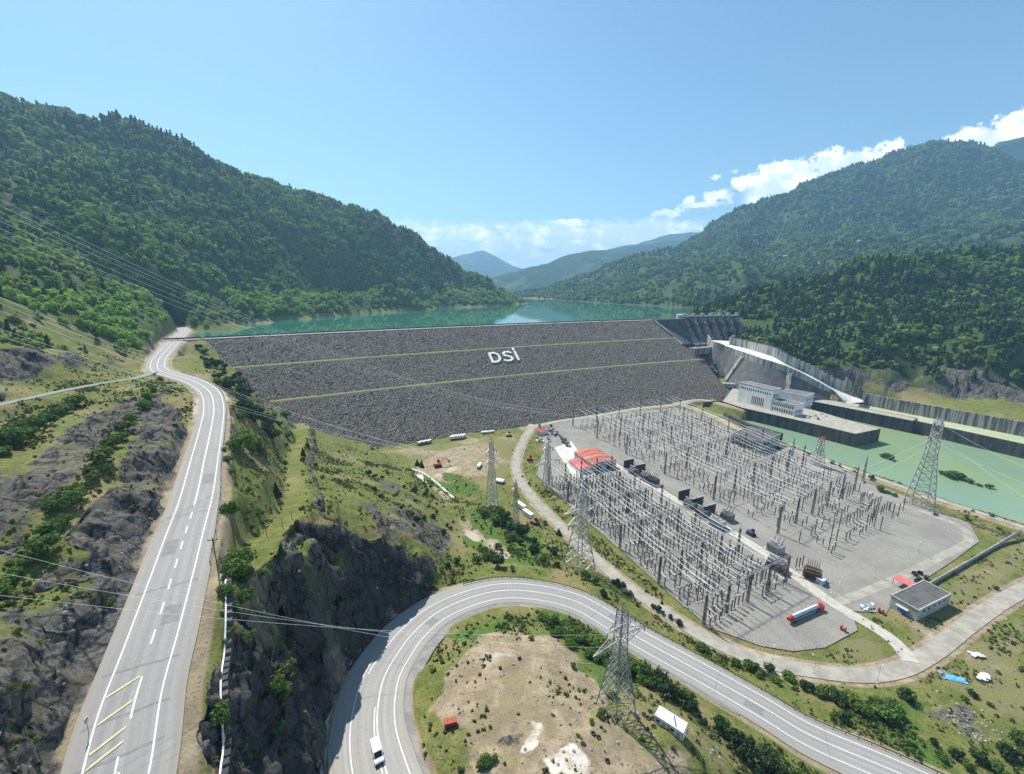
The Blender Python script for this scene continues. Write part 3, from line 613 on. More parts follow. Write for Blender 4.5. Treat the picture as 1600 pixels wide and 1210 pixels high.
    for Q, L_, R_, mg in CORR:   # keep the carriageways clear
        of, zz, ix = line_sd(x, y, Q, 22, 1); k = np.nan_to_num(ix).astype(int)
        d = np.where(np.nan_to_num(of) < 0, L_[k]-np.nan_to_num(of), np.nan_to_num(of)-R_[k])
        w = np.where(np.isnan(of), 1, sstep(.6, 3.5, d)); z2 = z+(z2-z)*w; dx *= w; dy *= w
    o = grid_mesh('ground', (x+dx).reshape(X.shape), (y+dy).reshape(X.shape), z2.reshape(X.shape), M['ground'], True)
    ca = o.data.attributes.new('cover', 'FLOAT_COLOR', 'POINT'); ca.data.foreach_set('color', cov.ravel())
    tag(o, 'hilly valley ground with grass slopes, dark rock cuts and wooded mountains', 'terrain', kind='structure')
    return x, y, z, cov, sl
GX, GY, GZ, GCOV, GSL = build_terrain()

# ------------------------------------------------------------------ roads
def ribbon(name, Q, l, r, m, dz=0.0, skirt=.5, parent=None, crown=0.0):
    n = len(Q); la = np.broadcast_to(np.asarray(l, float), (n,)); ra = np.broadcast_to(np.asarray(r, float), (n,))
    ins = np.minimum(.8, .3*(ra-la)); cols = [la, la+ins, (la+ra)/2, ra-ins, ra]; edge = [0, .8, 2.5, .8, 0]; zo = [0]*5
    if skirt > 0: cols = [la]+cols+[ra]; edge = [0]+edge+[0]; zo = [-skirt]+zo+[-skirt]
    k = len(cols); V = np.stack([offset(Q, c, dz+z) for c, z in zip(cols, zo)], 1); mb = MB()
    mb.add(V.reshape(-1, 3).tolist(), [(k*i+j+1, k*i+j, k*(i+1)+j, k*(i+1)+j+1)[::-1] for i in range(n-1) for j in range(k-1)]); ob = mb.build(name, m, parent)
    S_ = np.r_[0, np.cumsum(np.linalg.norm(np.diff(Q[:, :2], axis=0), axis=1))]
    for nm_, arr_ in (('lat', np.stack(cols, 1)), ('lon', np.repeat(S_, k)), ('edge', np.tile(edge, n))):
        at_ = ob.data.attributes.new(nm_, 'FLOAT', 'POINT'); at_.data.foreach_set('value', np.asarray(arr_, np.float32).ravel())
    return ob
def sub(Q, S, a, b, step=.75):
    ss = np.arange(a, b+1e-6, step); return np.stack([np.interp(ss, S, Q[:, k]) for k in range(3)], 1), ss
def arr(f, S, ss): return np.interp(ss, S, f)
def line(name, Q, S, off, a, b, w, m, parent, dz=.012):
    q, ss = sub(Q, S, a, b); o = off if np.isscalar(off) else arr(off, S, ss)
    # offsets are taken from the dense curve's own normals
    N = np.stack([np.interp(ss, S, normals(Q)[:, k]) for k in range(2)], 1); N /= np.linalg.norm(N, axis=1)[:, None]
    o = np.broadcast_to(np.asarray(o, float), ss.shape); mb = MB(); V = []
    for i in range(len(ss)):
        for e in (-w/2, w/2): V.append((q[i, 0]+N[i, 0]*(o[i]+e), q[i, 1]+N[i, 1]*(o[i]+e), q[i, 2]+dz))
    mb.add(V, [(2*i, 2*i+1, 2*i+3, 2*i+2) for i in range(len(ss)-1)]); return mb.build(name, m, parent)
LINES_DZ = .03
def near_s(Q, S, u, v, z):
    x, y, _ = W(u, v, z); return S[np.argmin((Q[:, 0]-x)**2+(Q[:, 1]-y)**2)]
road = ribbon('mountain_road', UP, up_l, up_r, M['asphalt'])
tag(road, 'grey two lane mountain road climbing to the left end of the dam', 'road', kind='structure')
Lup = UPs[-1]
line('edge_line', UP, UPs, -3.75, 2, Lup-30, .24, M['line_paint'], road, LINES_DZ)
line('edge_line', UP, UPs, 3.75, 2, Lup-30, .24, M['line_paint'], road, LINES_DZ)
s_a = near_s(UP, UPs, 262, 925, 71); s_b = near_s(UP, UPs, 303, 790, 73.5)
line('centre_line', UP, UPs, 0.0, s_b, Lup-40, .3, M['line_paint'], road, LINES_DZ)
for k in range(7):
    a = near_s(UP, UPs, 240, 1000, 69.6)+k*(s_b-near_s(UP, UPs, 240, 1000, 69.6))/7
    line('centre_dash', UP, UPs, 0.1, a, a+3.6, .28, M['line_paint'], road, LINES_DZ)
s0 = near_s(UP, UPs, 225, 1040, 69); 
line('centre_line', UP, UPs, .3, 0, s0-16, .3, M['line_paint'], road, LINES_DZ); line('centre_line', UP, UPs, -.15, max(0, s0-22), s0-14, .25, M['line_paint'], road, LINES_DZ); line('centre_line', UP, UPs, .45, s0-9, s0-2, .28, M['line_paint'], road, LINES_DZ)
N_UP = normals(UP)
for k in range(9):
    a = s0-2-k*3.6
    if a < 0: break
    i = int(np.argmin(abs(UPs-a))); j = max(0, i-1); p = UP[i]; q = UP[j]
    A = np.r_[p[:2]+N_UP[i]*.1, p[2]+LINES_DZ]; B = np.r_[q[:2]-N_UP[j]*3.5, q[2]+LINES_DZ]; T = np.r_[-N_UP[i][1], N_UP[i][0], 0]*.3
    MB().add([tuple(A-T), tuple(A+T), tuple(B+T), tuple(B-T)], [(0, 1, 2, 3)]).build('hatch_stripe', M['yellow_paint'], road)
# gravel shoulders are the bare verge of the terrain; hairpin
hair = ribbon('hairpin_road', HP, hp_l, hp_r, M['asphalt'])
tag(hair, 'grey hairpin road curving round the sandy mound', 'road', kind='structure')
LH = HPs[-1]
hl = np.interp(HPs, [0, 60, 95, 130, 400], [-6.6, -6.3, -4.6, -3.9, -3.6]); hr = np.interp(HPs, [0, 90, 150, 400], [4.2, 4.3, 4.1, 3.7])
line('edge_line', HP, HPs, hr, 1, LH-1, .24, M['line_paint'], hair, LINES_DZ); line('centre_line', HP, HPs, 0.0, 1, LH-1, .24, M['line_paint'], hair, LINES_DZ)
s1 = near_s(HP, HPs, 600, 1040, 21)
hb = np.interp(HPs, [0, s1-25, s1, 400], [-6.6, -6.4, -6.0, -4.5])
line('edge_line', HP, HPs, hb, 1, s1+2, .24, M['line_paint'], hair, LINES_DZ)
hc = np.interp(HPs, [0, s1-3, s1+14, s1+40, 400], [-5.4, -4.9, -4.5, -4.0, -3.6])
line('edge_line', HP, HPs, hc, s1-3, LH-1, .24, M['line_paint'], hair, LINES_DZ)
line('centre_line', HP, HPs, np.interp(HPs, [0, s1-30, s1, 400], [-.9, -.8, -.6, -.6]), 1, s1-14, .24, M['line_paint'], hair, LINES_DZ)
# tar seams and repair patches
mat('tar', (.255, .25, .24), (.205, .20, .195), 1.2, .9)
def seam(Q, S, s, l, r, w, parent, nm='tar_seam'):
    i = int(np.argmin(abs(S-s))); N = normals(Q)[i]; T = np.array([-N[1], N[0]]); g = (Q[min(i+1, len(Q)-1), 2]-Q[max(i-1, 0), 2])/max(.1, np.linalg.norm(Q[min(i+1, len(Q)-1), :2]-Q[max(i-1, 0), :2])); p = Q[i]; mb = MB(); V = []
    for k in range(9):
        o = l+(r-l)*k/8; j = rng.normal()*.1
        for e in (-w/2, w/2): V.append((p[0]+N[0]*o+T[0]*(e+j), p[1]+N[1]*o+T[1]*(e+j), p[2]+.016+g*(e+j)))
    mb.add(V, [(2*k, 2*k+1, 2*k+3, 2*k+2) for k in range(8)]); mb.build(nm, M['tar'], parent)
for u, v, z in ((190,1180,66),(206,1105,67.8),(222,1035,69),(262,915,71.2),(300,800,73.4),(322,705,75.3)): seam(UP, UPs, near_s(UP, UPs, u, v, z), -5.2, 5.0, .38, road)
for u, v, z, l, r, w in ((245,965,70,.6,3.2,4.5),(285,850,72.5,-3.2,-.8,6),(312,750,74.5,.6,3.3,7)): seam(UP, UPs, near_s(UP, UPs, u, v, z), l, r, w, road, 'repair_patch')
for u, v, z in ((592,1090,23.2),(612,1036,21),(700,947,17.2),(930,955,12.3),(1120,1064,9.3),(1290,1160,6.5)): seam(HP, HPs, near_s(HP, HPs, u, v, z), -5.4, 5.4, .25, hair)
for u, v, z, l, r, w in ((955,970,12,-3.2,-1.0,3.0),(1180,1098,8.2,.5,3.2,5),(668,968,18.2,.6,3.4,4)): seam(HP, HPs, near_s(HP, HPs, u, v, z), l, r, w, hair, 'repair_patch')
# concrete gutter apron inside the bend
q, ss = sub(HP, HPs, 2, near_s(HP, HPs, 960, 985, 12), 1.5)
ap = ribbon('gutter_apron', offset(HP, hp_r+.1)[(HPs > 2) & (HPs < 190)], 0.0, np.interp(HPs, [0, 60, 110, 150, 190], [3.4, 3.4, 2.6, 2.6, .6])[(HPs > 2) & (HPs < 190)], M['old_asphalt'], -.02)
tag(ap, 'dark concrete gutter apron inside the hairpin bend', 'gutter', kind='structure')
for nm, Q, a, b, m, lb in (('access_road', ACC, -3, 3, 'gravel_track', 'pale gravel access road round the switchyard'), ('river_road', RIV, -2.6, 2.6, 'gravel_track', 'pale dirt road along the green river'), ('toe_road', TOE, -3, 3, 'gravel_track', 'pale gravel road along the foot of the dam'),
                           ('side_road', SIDE, -2.6, 2.6, 'old_asphalt', 'narrow side road climbing left above the rock cut')):
    tag(ribbon(nm, Q, a, b, M[m], 0.0, .4), lb, 'road', kind='structure')
# switchyard platform and its concrete drives
yd = MB(); yd.v = [(x, y, .05) for x, y, z in YARD]; yd.f = [tuple(range(len(YARD)))[::-1]]
tag(yd.build('gravel_yard', M['gravel']), 'grey gravel platform of the electrical switchyard', 'yard', kind='structure')
tag(ribbon('yard_drive', MIDR, -2.7, 2.7, M['concrete_slab'], .10, .2), 'pale concrete drive through the middle of the switchyard', 'road', kind='structure')
tag(ribbon('yard_loop', LOOP, -2.0, 2.0, M['gravel_track'], .085, .2), 'pale gravel drive looping round the empty end of the switchyard', 'road', kind='structure')
# ------------------------------------------------------------------ water
def water(name, deep, rough, wscale, wamt, tint=None):
    m = bpy.data.materials.new(name); m.use_nodes = True; t = NT(m.node_tree); p = t.n['Principled BSDF']
    o = t.add('ShaderNodeTexCoord').outputs['Object']
    t.put(p.inputs['Base Color'], t.mix(t.ramp(t.noise(o, .012, 4), .4, .65), deep, tint or deep))
    p.inputs['Roughness'].default_value = rough; p.inputs['IOR'].default_value = 1.33
    b = t.add('ShaderNodeBump'); b.inputs['Strength'].default_value = wamt; b.inputs['Distance'].default_value = .25
    t.l.new(t.noise(o, wscale, 3, .6), b.inputs['Height']); t.l.new(b.outputs[0], p.inputs['Normal'])
    M[name] = m; return m
water('lake_water', (.035, .165, .115), .03, .25, .05, (.04, .18, .135))
water('tail_water', (.235, .315, .17), .15, .8, .06, (.19, .29, .19))
lake_pts = [crest_xy(s) for s in np.linspace(-60, DL+80, 30)]
lake = [(float(a)-DN[0]*3, float(b)-DN[1]*3) for a, b in lake_pts]
lake += [(1000, 900), (1500, 2000), (2600, 6800), (-1500, 6800), (-700, 1500), (-520, 640)]
lk = MB(); lk.v = [(x, y, WATER) for x, y in lake]; lk.f = [tuple(range(len(lake)))]
tag(lk.build('lake', M['lake_water']), 'turquoise reservoir behind the dam', 'water', kind='structure')
rv = MB(); rp = px([(1090,622,-10),(1160,668,-10),(1212,695,-10),(1320,742,-10),(1480,800,-10),(1600,840,-10),(2000,980,-10),(2000,760,-10),(1600,690,-10),(1420,655,-10),(1300,632,-10)])
rv.v = [(x, y, RIVER) for x, y, z in rp]; rv.f = [tuple(range(len(rp)))[::-1]]
tag(rv.build('river', M['tail_water']), 'pale green river below the power station', 'water', kind='structure')
# ------------------------------------------------------------------ far ranges (lofted from a ridge line down to both feet)
def forest_far(name, a, b, c):
    m = bpy.data.materials.new(name); m.use_nodes = True; t = NT(m.node_tree); p = t.n['Principled BSDF']
    p.inputs['Roughness'].default_value = 1; p.inputs['Specular IOR Level'].default_value = 0
    o = t.add('ShaderNodeTexCoord').outputs['Object']
    k = t.mix(t.ramp(t.noise(o, .012, 8, .7), .35, .65), a, b); k = t.mix(t.ramp(t.noise(o, .003, 5, .6), .56, .68), k, c)
    t.l.new(k, p.inputs['Base Color']); bp = t.add('ShaderNodeBump'); bp.inputs['Distance'].default_value = 18; t.l.new(t.noise(o, .03, 6, .7), bp.inputs['Height']); t.l.new(bp.outputs[0], p.inputs['Normal'])
    M[name] = m
forest_far('far_forest', (.03, .055, .018), (.055, .085, .03), (.12, .14, .06))
def far_range(ridge, run, label, amp, seed, foot=60):
    Q = np.array([Dp(*q) for q in ridge]); n = 150
    s = np.r_[0, np.cumsum(np.linalg.norm(np.diff(Q[:, :2], axis=0), axis=1))]; ss = np.linspace(0, s[-1], n)
    Q = np.stack([np.interp(ss, s, Q[:, k]) for k in range(3)], 1); N = normals(Q)
    if (N[n//2]*Q[n//2, :2]).sum() > 0: N = -N
    N = N*0+N.mean(0); N /= np.linalg.norm(N, axis=1)[:, None]
    T = np.linspace(-1, 1, 61); X = Q[:, 0][None]+N[:, 0][None]*T[:, None]*run; Y = Q[:, 1][None]+N[:, 1][None]*T[:, None]*run
    k = np.abs(T)[:, None]; Z = foot+(Q[:, 2][None]-foot)*(1-k)**1.15
    rid = 1-np.abs(fbm(X, Y, run*.35, 4, seed))*2
    Z = Z+(rid-.5)*amp*np.minimum(1, k*4)*(1-k)+fbm(X, Y, run*.07, 3, seed+5)*amp*.12
    return tag(grid_mesh('hills', X, Y, Z, M['far_forest']), label, 'hills', kind='structure')
far_range([(560,470,9500),(640,432,9300),(700,405,9000),(722,398,9000),(740,394,9000),(755,392,9000),(772,399,9000),(800,415,9000),(830,425,9100),(900,440,9300)], 2600, 'pale blue cone shaped mountain at the end of the lake', 160, 3)
far_range([(690,470,4300),(760,438,4300),(805,424,4350),(860,410,4450),(880,400,4500),(900,395,4600),(940,391,4800),(985,386,5000),(1050,376,5200),(1150,372,5400),(1300,360,5600)], 1500, 'blue green hills falling to the far lake shore', 130, 9)
far_range([(860,420,7000),(940,392,7000),(985,383,6900),(1047,367,6700),(1097,362,6600),(1200,350,6500),(1350,340,6500)], 2200, 'hazy blue ridge behind the right lake shore', 160, 15)
far_range([(1380,330,3300),(1480,262,3250),(1530,238,3200),(1560,224,3150),(1600,214,3100),(1700,205,3100),(1900,240,3000)], 480, 'dark wooded peak behind the right mountain', 90, 21)
far_range([(290,330,2500),(360,285,2500),(383,274,2500),(396,271,2500),(412,279,2500),(440,295,2480),(490,322,2450),(560,352,2400),(640,400,2350)], 600, 'wooded ridge peeping out behind the left mountain', 60, 27)

# ------------------------------------------------------------------ rockfill dam
def rockfill():
    m = bpy.data.materials.new('rockfill'); m.use_nodes = True; t = NT(m.node_tree); p = t.n['Principled BSDF']
    p.inputs['Roughness'].default_value = .95; p.inputs['Specular IOR Level'].default_value = .15
    o = t.add('ShaderNodeTexCoord').outputs['Object']
    g = t.add('ShaderNodeRGBToBW'); t.l.new(t.voro(o, 1.3), g.inputs[0]); n = t.noise(o, 1.1, 4, .8); big = t.noise(o, .03, 5, .6)
    v = t.math('ADD', t.math('MULTIPLY', g.outputs[0], .75), t.math('MULTIPLY', n, .4))
    c = t.mix(t.ramp(v, .3, .78), (.072, .063, .054), (.168, .150, .128)); c = t.mix(t.ramp(v, .74, .94), c, (.40, .385, .355))
    c = t.mix(t.math('MULTIPLY', t.ramp(big, .5, .68), .45), c, (.13, .12, .085))
    t.l.new(c, p.inputs['Base Color'])
    b = t.add('ShaderNodeBump'); b.inputs['Strength'].default_value = 1; b.inputs['Distance'].default_value = .55; t.l.new(v, b.inputs['Height']); t.l.new(b.outputs[0], p.inputs['Normal'])
    M['rockfill'] = m
rockfill()
def s_of(u, v):
    x, y, z = facept(u, v); return dam_run(x, y)
ends = [(1022, 501.5), (1066, 539.5), (1092, 556), (1138, 612)]
eR = [0]; eS = [s_of(1022, 502.5)[1]]
for q in ends[1:]:
    r, s = s_of(*q); eR.append(r); eS.append(s)
eR.append(181); eS.append(eS[-1])
dam = thing('rockfill_dam', 'long dark grey rockfill dam with two grassy berms across the valley', 'dam', (0, 0, 0))
def build_dam():
    rr = np.arange(0, 178.1, 1.15); n = 560
    X = np.zeros((len(rr), n)); Y = X.copy(); Z = X.copy()
    for i, r in enumerate(rr):
        s1 = np.interp(r, eR, eS); ss = np.linspace(-25, s1, n); x, y = crest_xy(ss)
        X[i] = x+DN[0]*r; Y[i] = y+DN[1]*r; Z[i] = np.interp(r, PROF_R, PROF_Z)
    bench = np.minimum(abs(rr-48.5), abs(rr-99.5))[:, None] > 3.2
    j = rng.random(X.shape); Z += np.where(bench, (j-.5)*.9+(j > .97)*.6, 0); k = (rng.random(X.shape)-.5)*.7*bench
    X += DD[0]*k; Y += DD[1]*k
    o = grid_mesh('rock_face', X, Y, Z, M['rockfill'], False, True); o.parent = dam
    for r0, s_end in ((48.5, np.interp(48.5, eR, eS)), (99.5, np.interp(99.5, eR, eS))):
        ss = np.linspace(-10, s_end, 260); x, y = crest_xy(ss); z = np.interp(r0, PROF_R, PROF_Z)
        wv = 1.7+.9*fbm(ss, ss*0, 12, 4, 5); mb = MB(); V = []
        for a, b, w in zip(x, y, wv): V += [(a+DN[0]*(r0-w), b+DN[1]*(r0-w), z+.75), (a+DN[0]*(r0+w), b+DN[1]*(r0+w), z+.35), (a+DN[0]*(r0+w+1.2), b+DN[1]*(r0+w+1.2), z-.6)]
        mb.add(V, [q for i in range(259) for q in ((3*i, 3*i+1, 3*i+4, 3*i+3), (3*i+1, 3*i+2, 3*i+5, 3*i+4))]); mb.build('grassy_berm', M['berm_grass'], dam)
    ss = np.linspace(-60, eS[0]+2, 160); x, y = crest_xy(ss); Q = np.stack([x, y, np.full(len(ss), CREST)], 1)
    ribbon('crest_road', Q, -11, .6, M['gravel_track'], .25, 1.0, dam)
    mb = MB(); pts = [(a-DN[0]*9.5, b-DN[1]*9.5, CREST+.6) for a, b in zip(x, y)]; V = []
    for a, b, z in pts: V += [(a, b, z-.8), (a, b, z+1.0), (a-DN[0]*.6, b-DN[1]*.6, z+1.0), (a-DN[0]*.6, b-DN[1]*.6, z-6)]
    mb.add(V, [(4*i+j, 4*i+j+1, 4*i+j+5, 4*i+j+4) for i in range(159) for j in range(3)]); mb.build('upstream_parapet', M['dark_concrete'], dam)
    mb = MB(); V = []
    for a, b in zip(x, y): V += [(a-DN[0]*9, b-DN[1]*9, CREST), (a-DN[0]*40, b-DN[1]*40, CREST-16)]
    mb.add(V, [(2*i, 2*i+1, 2*i+3, 2*i+2) for i in range(159)]); mb.build('upstream_face', M['rockfill'], dam)
build_dam()
# white letters of laid stones
def letter(name, label, strokes, w=2.7):
    mb = MB()
    for st in strokes:
        P = [facept(*q) for q in st]
        for a, b in zip(P[:-1], P[1:]):
            a = np.array(a); b = np.array(b); d = b-a; L = np.linalg.norm(d); d /= L; nrm = np.array([DN[0]*.447, DN[1]*.447, .894]); e = np.cross(nrm, d); e /= np.linalg.norm(e)
            a = a-d*w*.4; b = b+d*w*.4; V = []
            for p in (a, b):
                for x, h in ((-w/2, .2), (w/2, .2), (w/2, 1.7), (-w/2, 1.7)): V.append(tuple(p+e*x+nrm*h))
            mb.add(V, [(0,1,2,3),(7,6,5,4),(0,4,5,1),(1,5,6,2),(2,6,7,3),(3,7,4,0)])
    return tag(mb.build(name, M['white_paint']), label, 'letter', 'white letters laid out on the dam face')
letter('stone_letter', 'white letter D laid in stones on the dam face', [[(764,554),(770,567.3)], [(764,554),(771,553),(776,554.5),(779.5,558),(781,562),(779.5,565.3),(775.5,566.8),(770,567.3)]])
letter('stone_letter', 'white letter S laid in stones between the other two letters on the dam', [[(797.5,552.5),(793,551.2),(788,551.8),(785.8,554),(788,556.8),(793.5,557.8),(798.5,559),(800.5,561.8),(798,564.4),(793,565.2),(788.5,564.3)]])
letter('stone_letter', 'white dotted letter İ laid in stones on the dam face', [[(803.8,551),(810,563.3)], [(800.8,545.6),(802,548)]])

# ------------------------------------------------------------------ spillway: gates, chute, basin walls
SPD = np.array([.905, .425])
E0 = np.array(crest_xy(eS[0])).ravel()             # end of the rock face at crest level
G0 = np.array(W(1068, 499, CREST)[:2]); G1 = np.array(W(1150, 497.5, CREST)[:2]); GDv = (G1-G0)/np.linalg.norm(G1-G0); GL = np.linalg.norm(G1-G0); GN = np.array([GDv[1], -GDv[0]])
def gp(s, r): p = G0+GDv*s+GN*r; return float(p[0]), float(p[1])
grz = math.atan2(GDv[1], GDv[0])
spill = thing('gated_spillway', 'dark concrete gated spillway with tall piers at the right end of the dam', 'spillway', (0, 0, 0))
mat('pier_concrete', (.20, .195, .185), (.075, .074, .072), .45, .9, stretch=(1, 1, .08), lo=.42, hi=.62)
def build_spillway():
    n = 6; pw = 3.6
    # ogee body
    prof = [(-14, 72), (-6, 64), (-2, 66), (2, 65), (8, 60), (16, 52), (26, 46), (36, 43), (36, 20), (-14, 20)]
    mb = MB(); V = [(*gp(s, r), z) for s in (0, GL) for r, z in prof]; k = len(prof)
    mb.add(V, [tuple(range(k)), tuple(range(2*k-1, k-1, -1))]+[(i, (i+1) % k, k+(i+1) % k, k+i) for i in range(k)]); mb.build('ogee_weir', M['stained_pale'], spill)
    for i in range(n+1):
        s = i*GL/n; mb = MB(); pr = [(-13, 60), (-13, 84.5), (4, 84.5), (6, 79), (13, 74), (18, 66), (27, 46), (30, 44), (16, 40), (-13, 40)]
        V = [(*gp(s+o, r), z) for o in (-pw/2, pw/2) for r, z in pr]; k = len(pr)
        mb.add(V, [tuple(range(k)), tuple(range(2*k-1, k-1, -1))]+[(a, (a+1) % k, k+(a+1) % k, k+a) for a in range(k)]); mb.build('pier', M['pier_concrete'], spill)
        c = gp(s, 1); MB().box((c[0], c[1], 87.0), (4.6, 6.5, 5), grz).build('hoist_house', M['concrete'], spill)
    for i in range(n):
        s = (i+.5)*GL/n; w = GL/n-pw; mb = MB(); V = []
        for a in np.linspace(-.6, .75, 8):
            for o in (-w/2, w/2): V.append((*gp(s+o, 11*math.cos(a)-6), 72+9.5*math.sin(a)))
        mb.add(V, [(2*j, 2*j+1, 2*j+3, 2*j+2) for j in range(7)])
        for o in (-w/2+1, w/2-1):
            for zz in (68, 76): mb.bar((*gp(s+o, 3), zz), (*gp(s+o, 13), 74), .7)
        mb.build('radial_gate', M['dark_steel'], spill)
        c = gp(s, 3.4); MB().box((c[0], c[1], 82.2), (w, 1.2, 2.2), grz).build('hoist_beam', M['dark_concrete'], spill)
    c = gp(GL/2, -7); MB().box((c[0], c[1], 84.0), (GL+6, 7.5, 1.6), grz).build('bridge_deck', M['concrete'], spill)
    mb = MB()
    for r in (-10.5, -3.6):
        c = gp(GL/2, r); mb.box((c[0], c[1], 85.6), (GL+6, .25, .25), grz)
        for s in np.arange(-2, GL+3, 4): mb.box((*gp(s, r), 85.2), (.25, .25, 1.0), grz)
    mb.build('bridge_railing', M['galvanised'], spill)
    # dark wing wall between the rockfill and the gates
    a = np.array(E0)+DN*1.0; b = np.array(facept(1066, 539.5)); c = np.array([*gp(-1, 8), 0]); d = np.array([*gp(-1, 30), 0])
    mb = MB(); V = [(a[0], a[1], 80.6), (a[0]+1, a[1]-1, 40), (b[0]+2, b[1], b[2]+1.5), (d[0], d[1], 44), (c[0], c[1], 80.6), (d[0], d[1], 20), (b[0]+2, b[1], 20)]
    mb.add(V, [(0, 2, 3, 4), (0, 1, 2), (2, 6, 5, 3)]); mb.build('wing_wall', M['dark_concrete'], spill)
    # wall cap running down the edge of the rockfill
    mb = MB(); P = [facept(u, v) for u, v in ((1023, 502.5), (1037, 514.5), (1052, 527.5), (1066, 539.5))]
    mb.tube([(p[0], p[1], p[2]+1.2) for p in P], 1.8); mb.build('wall_cap', M['concrete'], spill)
    # abutment platform right of the dam crest, over the left pier
    mb = MB(); pp = [gp(-34, -12), gp(8, -14), gp(8, 2), gp(-2, 4), (E0[0]+2, E0[1]-1), (E0[0]-4, E0[1]+10)]
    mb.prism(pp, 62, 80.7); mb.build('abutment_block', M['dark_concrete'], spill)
    mb = MB(); c = gp(3, -9); mb.lathe((c[0], c[1], 80.5), [(9, 0), (9, 6.5), (8.6, 6.8), (0.1, 6.9)], 20); mb.build('intake_tower', M['pale_concrete'], spill)
build_spillway()
c = gp(-40, -10)
t = thing('crest_gantry', 'low dark steel gantry frame on the dam crest beside the spillway', 'gantry', (c[0]-10, c[1]+3, 80.5), grz)
mb = MB()
for x in (-14, -7, 0, 7, 14):
    for y in (-2.5, 2.5): MB().bar((x, y, 0), (x, y, 6), .5).build('column', M['dark_steel'], t)
for y in (-2.5, 2.5): mb.box((0, y, 6.2), (29, .6, .9))
for x in (-14, -7, 0, 7, 14): mb.box((x, 0, 6.1), (.5, 5, .6))
mb.build('beam', M['dark_steel'], t); MB().box((4, 0, 7.4), (5, 5, 1.8)).build('trolley', M['steel'], t)

def wall_strip(name, pts, thick, m, parent, side=1):
    """wall from a list of (x, y, z_bottom, z_top); thick goes to the given side"""
    P = np.array([p[:2] for p in pts]); N = normals(np.c_[P, P[:, 0]])*side; V = []
    for i, p in enumerate(pts):
        q = P[i]+N[i]*thick; V += [(p[0], p[1], p[2]), (p[0], p[1], p[3]), (q[0], q[1], p[3]), (q[0], q[1], p[2])]
    n = len(pts); mb = MB(); mb.add(V, [(4*i+j, 4*i+(j+1) % 4, 4*(i+1)+(j+1) % 4, 4*(i+1)+j) for i in range(n-1) for j in range(4)]+[(0, 1, 2, 3), (4*n-4, 4*n-1, 4*n-2, 4*n-3)])
    return mb.build(name, m, parent)
chute = thing('spillway_chute', 'long white concrete spillway chute curving down right of the dam', 'chute', (0, 0, 0))
def build_chute():
    Q = CHUTE.copy(); S = CHUTEs
    h = np.array(gp(GL*.45, 34)); first = np.array([[h[0], h[1], 47.5]]); Q = np.vstack([first, Q]); Q, S = smooth(Q[np.r_[0:2, 3:len(Q):4, len(Q)-1]], 2.5)
    hw = np.interp(S, [0, 60, S[-1]*.7, S[-1]], [17, 13, 13, 17])
    ribbon('chute_floor', Q, -hw, hw, M['spillway_slab'], 0, 3, chute)
    A = offset(Q, hw); B = offset(Q, -hw)
    if A[len(A)//2, 0] > B[len(B)//2, 0]: Lw, Rw, sl = B, A, -1
    else: Lw, Rw, sl = A, B, 1
    hl = np.interp(S, [0, 50, 85, S[-1]*.8, S[-1]], [8.5, 7.0, 2.4, 1.8, 1.2]); hr = np.interp(S, [0, S[-1]*.7, S[-1]], [9, 12, 12])
    wall_strip('left_wall', [(p[0], p[1], p[2]-6.5, p[2]+k) for p, k in zip(Lw, hl)], 1.6, M['stained_pale'], chute, sl)
    wall_strip('right_wall', [(p[0], p[1], p[2]-4, p[2]+k) for p, k in zip(Rw, hr)], 1.6, M['stained_pale'], chute, -sl)
    # coping and counterforts along the right wall, rows of piers under the left one
    mb = MB(); N = normals(Q)*(-sl)
    for i in range(2, len(Q)-1, 2):
        p = Rw[i]; mb = MB(); mb.box((p[0]-N[i][0]*-2.6, p[1]-N[i][1]*-2.6, p[2]+hr[i]-3), (1.2, 4, 8), math.atan2(N[i][1], N[i][0])+math.pi/2); mb.build('counterfort', M['stained_concrete'], chute)
    pass
    # sloping panelled apron between the chute and the station yard
    n = len(Q); ii = [i for i in range(n) if S[i] > 62]; V = []
    for i in ii:
        p = Lw[i]; N_ = normals(Q)[i]*sl; z0 = p[2]-5.5; out = max(0, z0-2)*.55+2
        V += [(p[0]+N_[0]*2.2, p[1]+N_[1]*2.2, z0), (p[0]+N_[0]*(2.2+out), p[1]+N_[1]*(2.2+out), 1.5), (p[0]+N_[0]*(2.2+out), p[1]+N_[1]*(2.2+out), -12)]
    mb = MB(); mb.add(V, [(3*i+j, 3*i+j+1, 3*i+j+4, 3*i+j+3) for i in range(len(ii)-1) for j in (0, 1)]); mb.build('apron', M['chute_apron'], chute)
    for f in (.35, .62):
        i = ii[int(len(ii)*f)]; p = Lw[i]; N_ = normals(Q)[i]*sl; z0 = p[2]-5.5; out = max(0, z0-2)*.55+2; T_ = np.array([-N_[1], N_[0]])*2.5; V = []
        for o in (-1, 1):
            b = np.array(p[:2])+T_*o; V += [(*(b+N_*1.5), z0+1), (*(b+N_*4.5), z0+1), (*(b+N_*(out+5)), 1.0), (*(b+N_*1.5), 1.0)]
        MB().add(V, [(0,1,2,3),(7,6,5,4),(0,4,5,1),(1,5,6,2),(2,6,7,3)]).build('buttress', M['stained_pale'], chute)
mat('chute_apron', (.14, .138, .132), (.085, .083, .08), .2, .95, stretch=(1, 1, .4))
build_chute()
basin = thing('stilling_basin', 'pale flooded stilling basin with tall stained concrete walls at the chute foot', 'basin', (0, 0, 0))
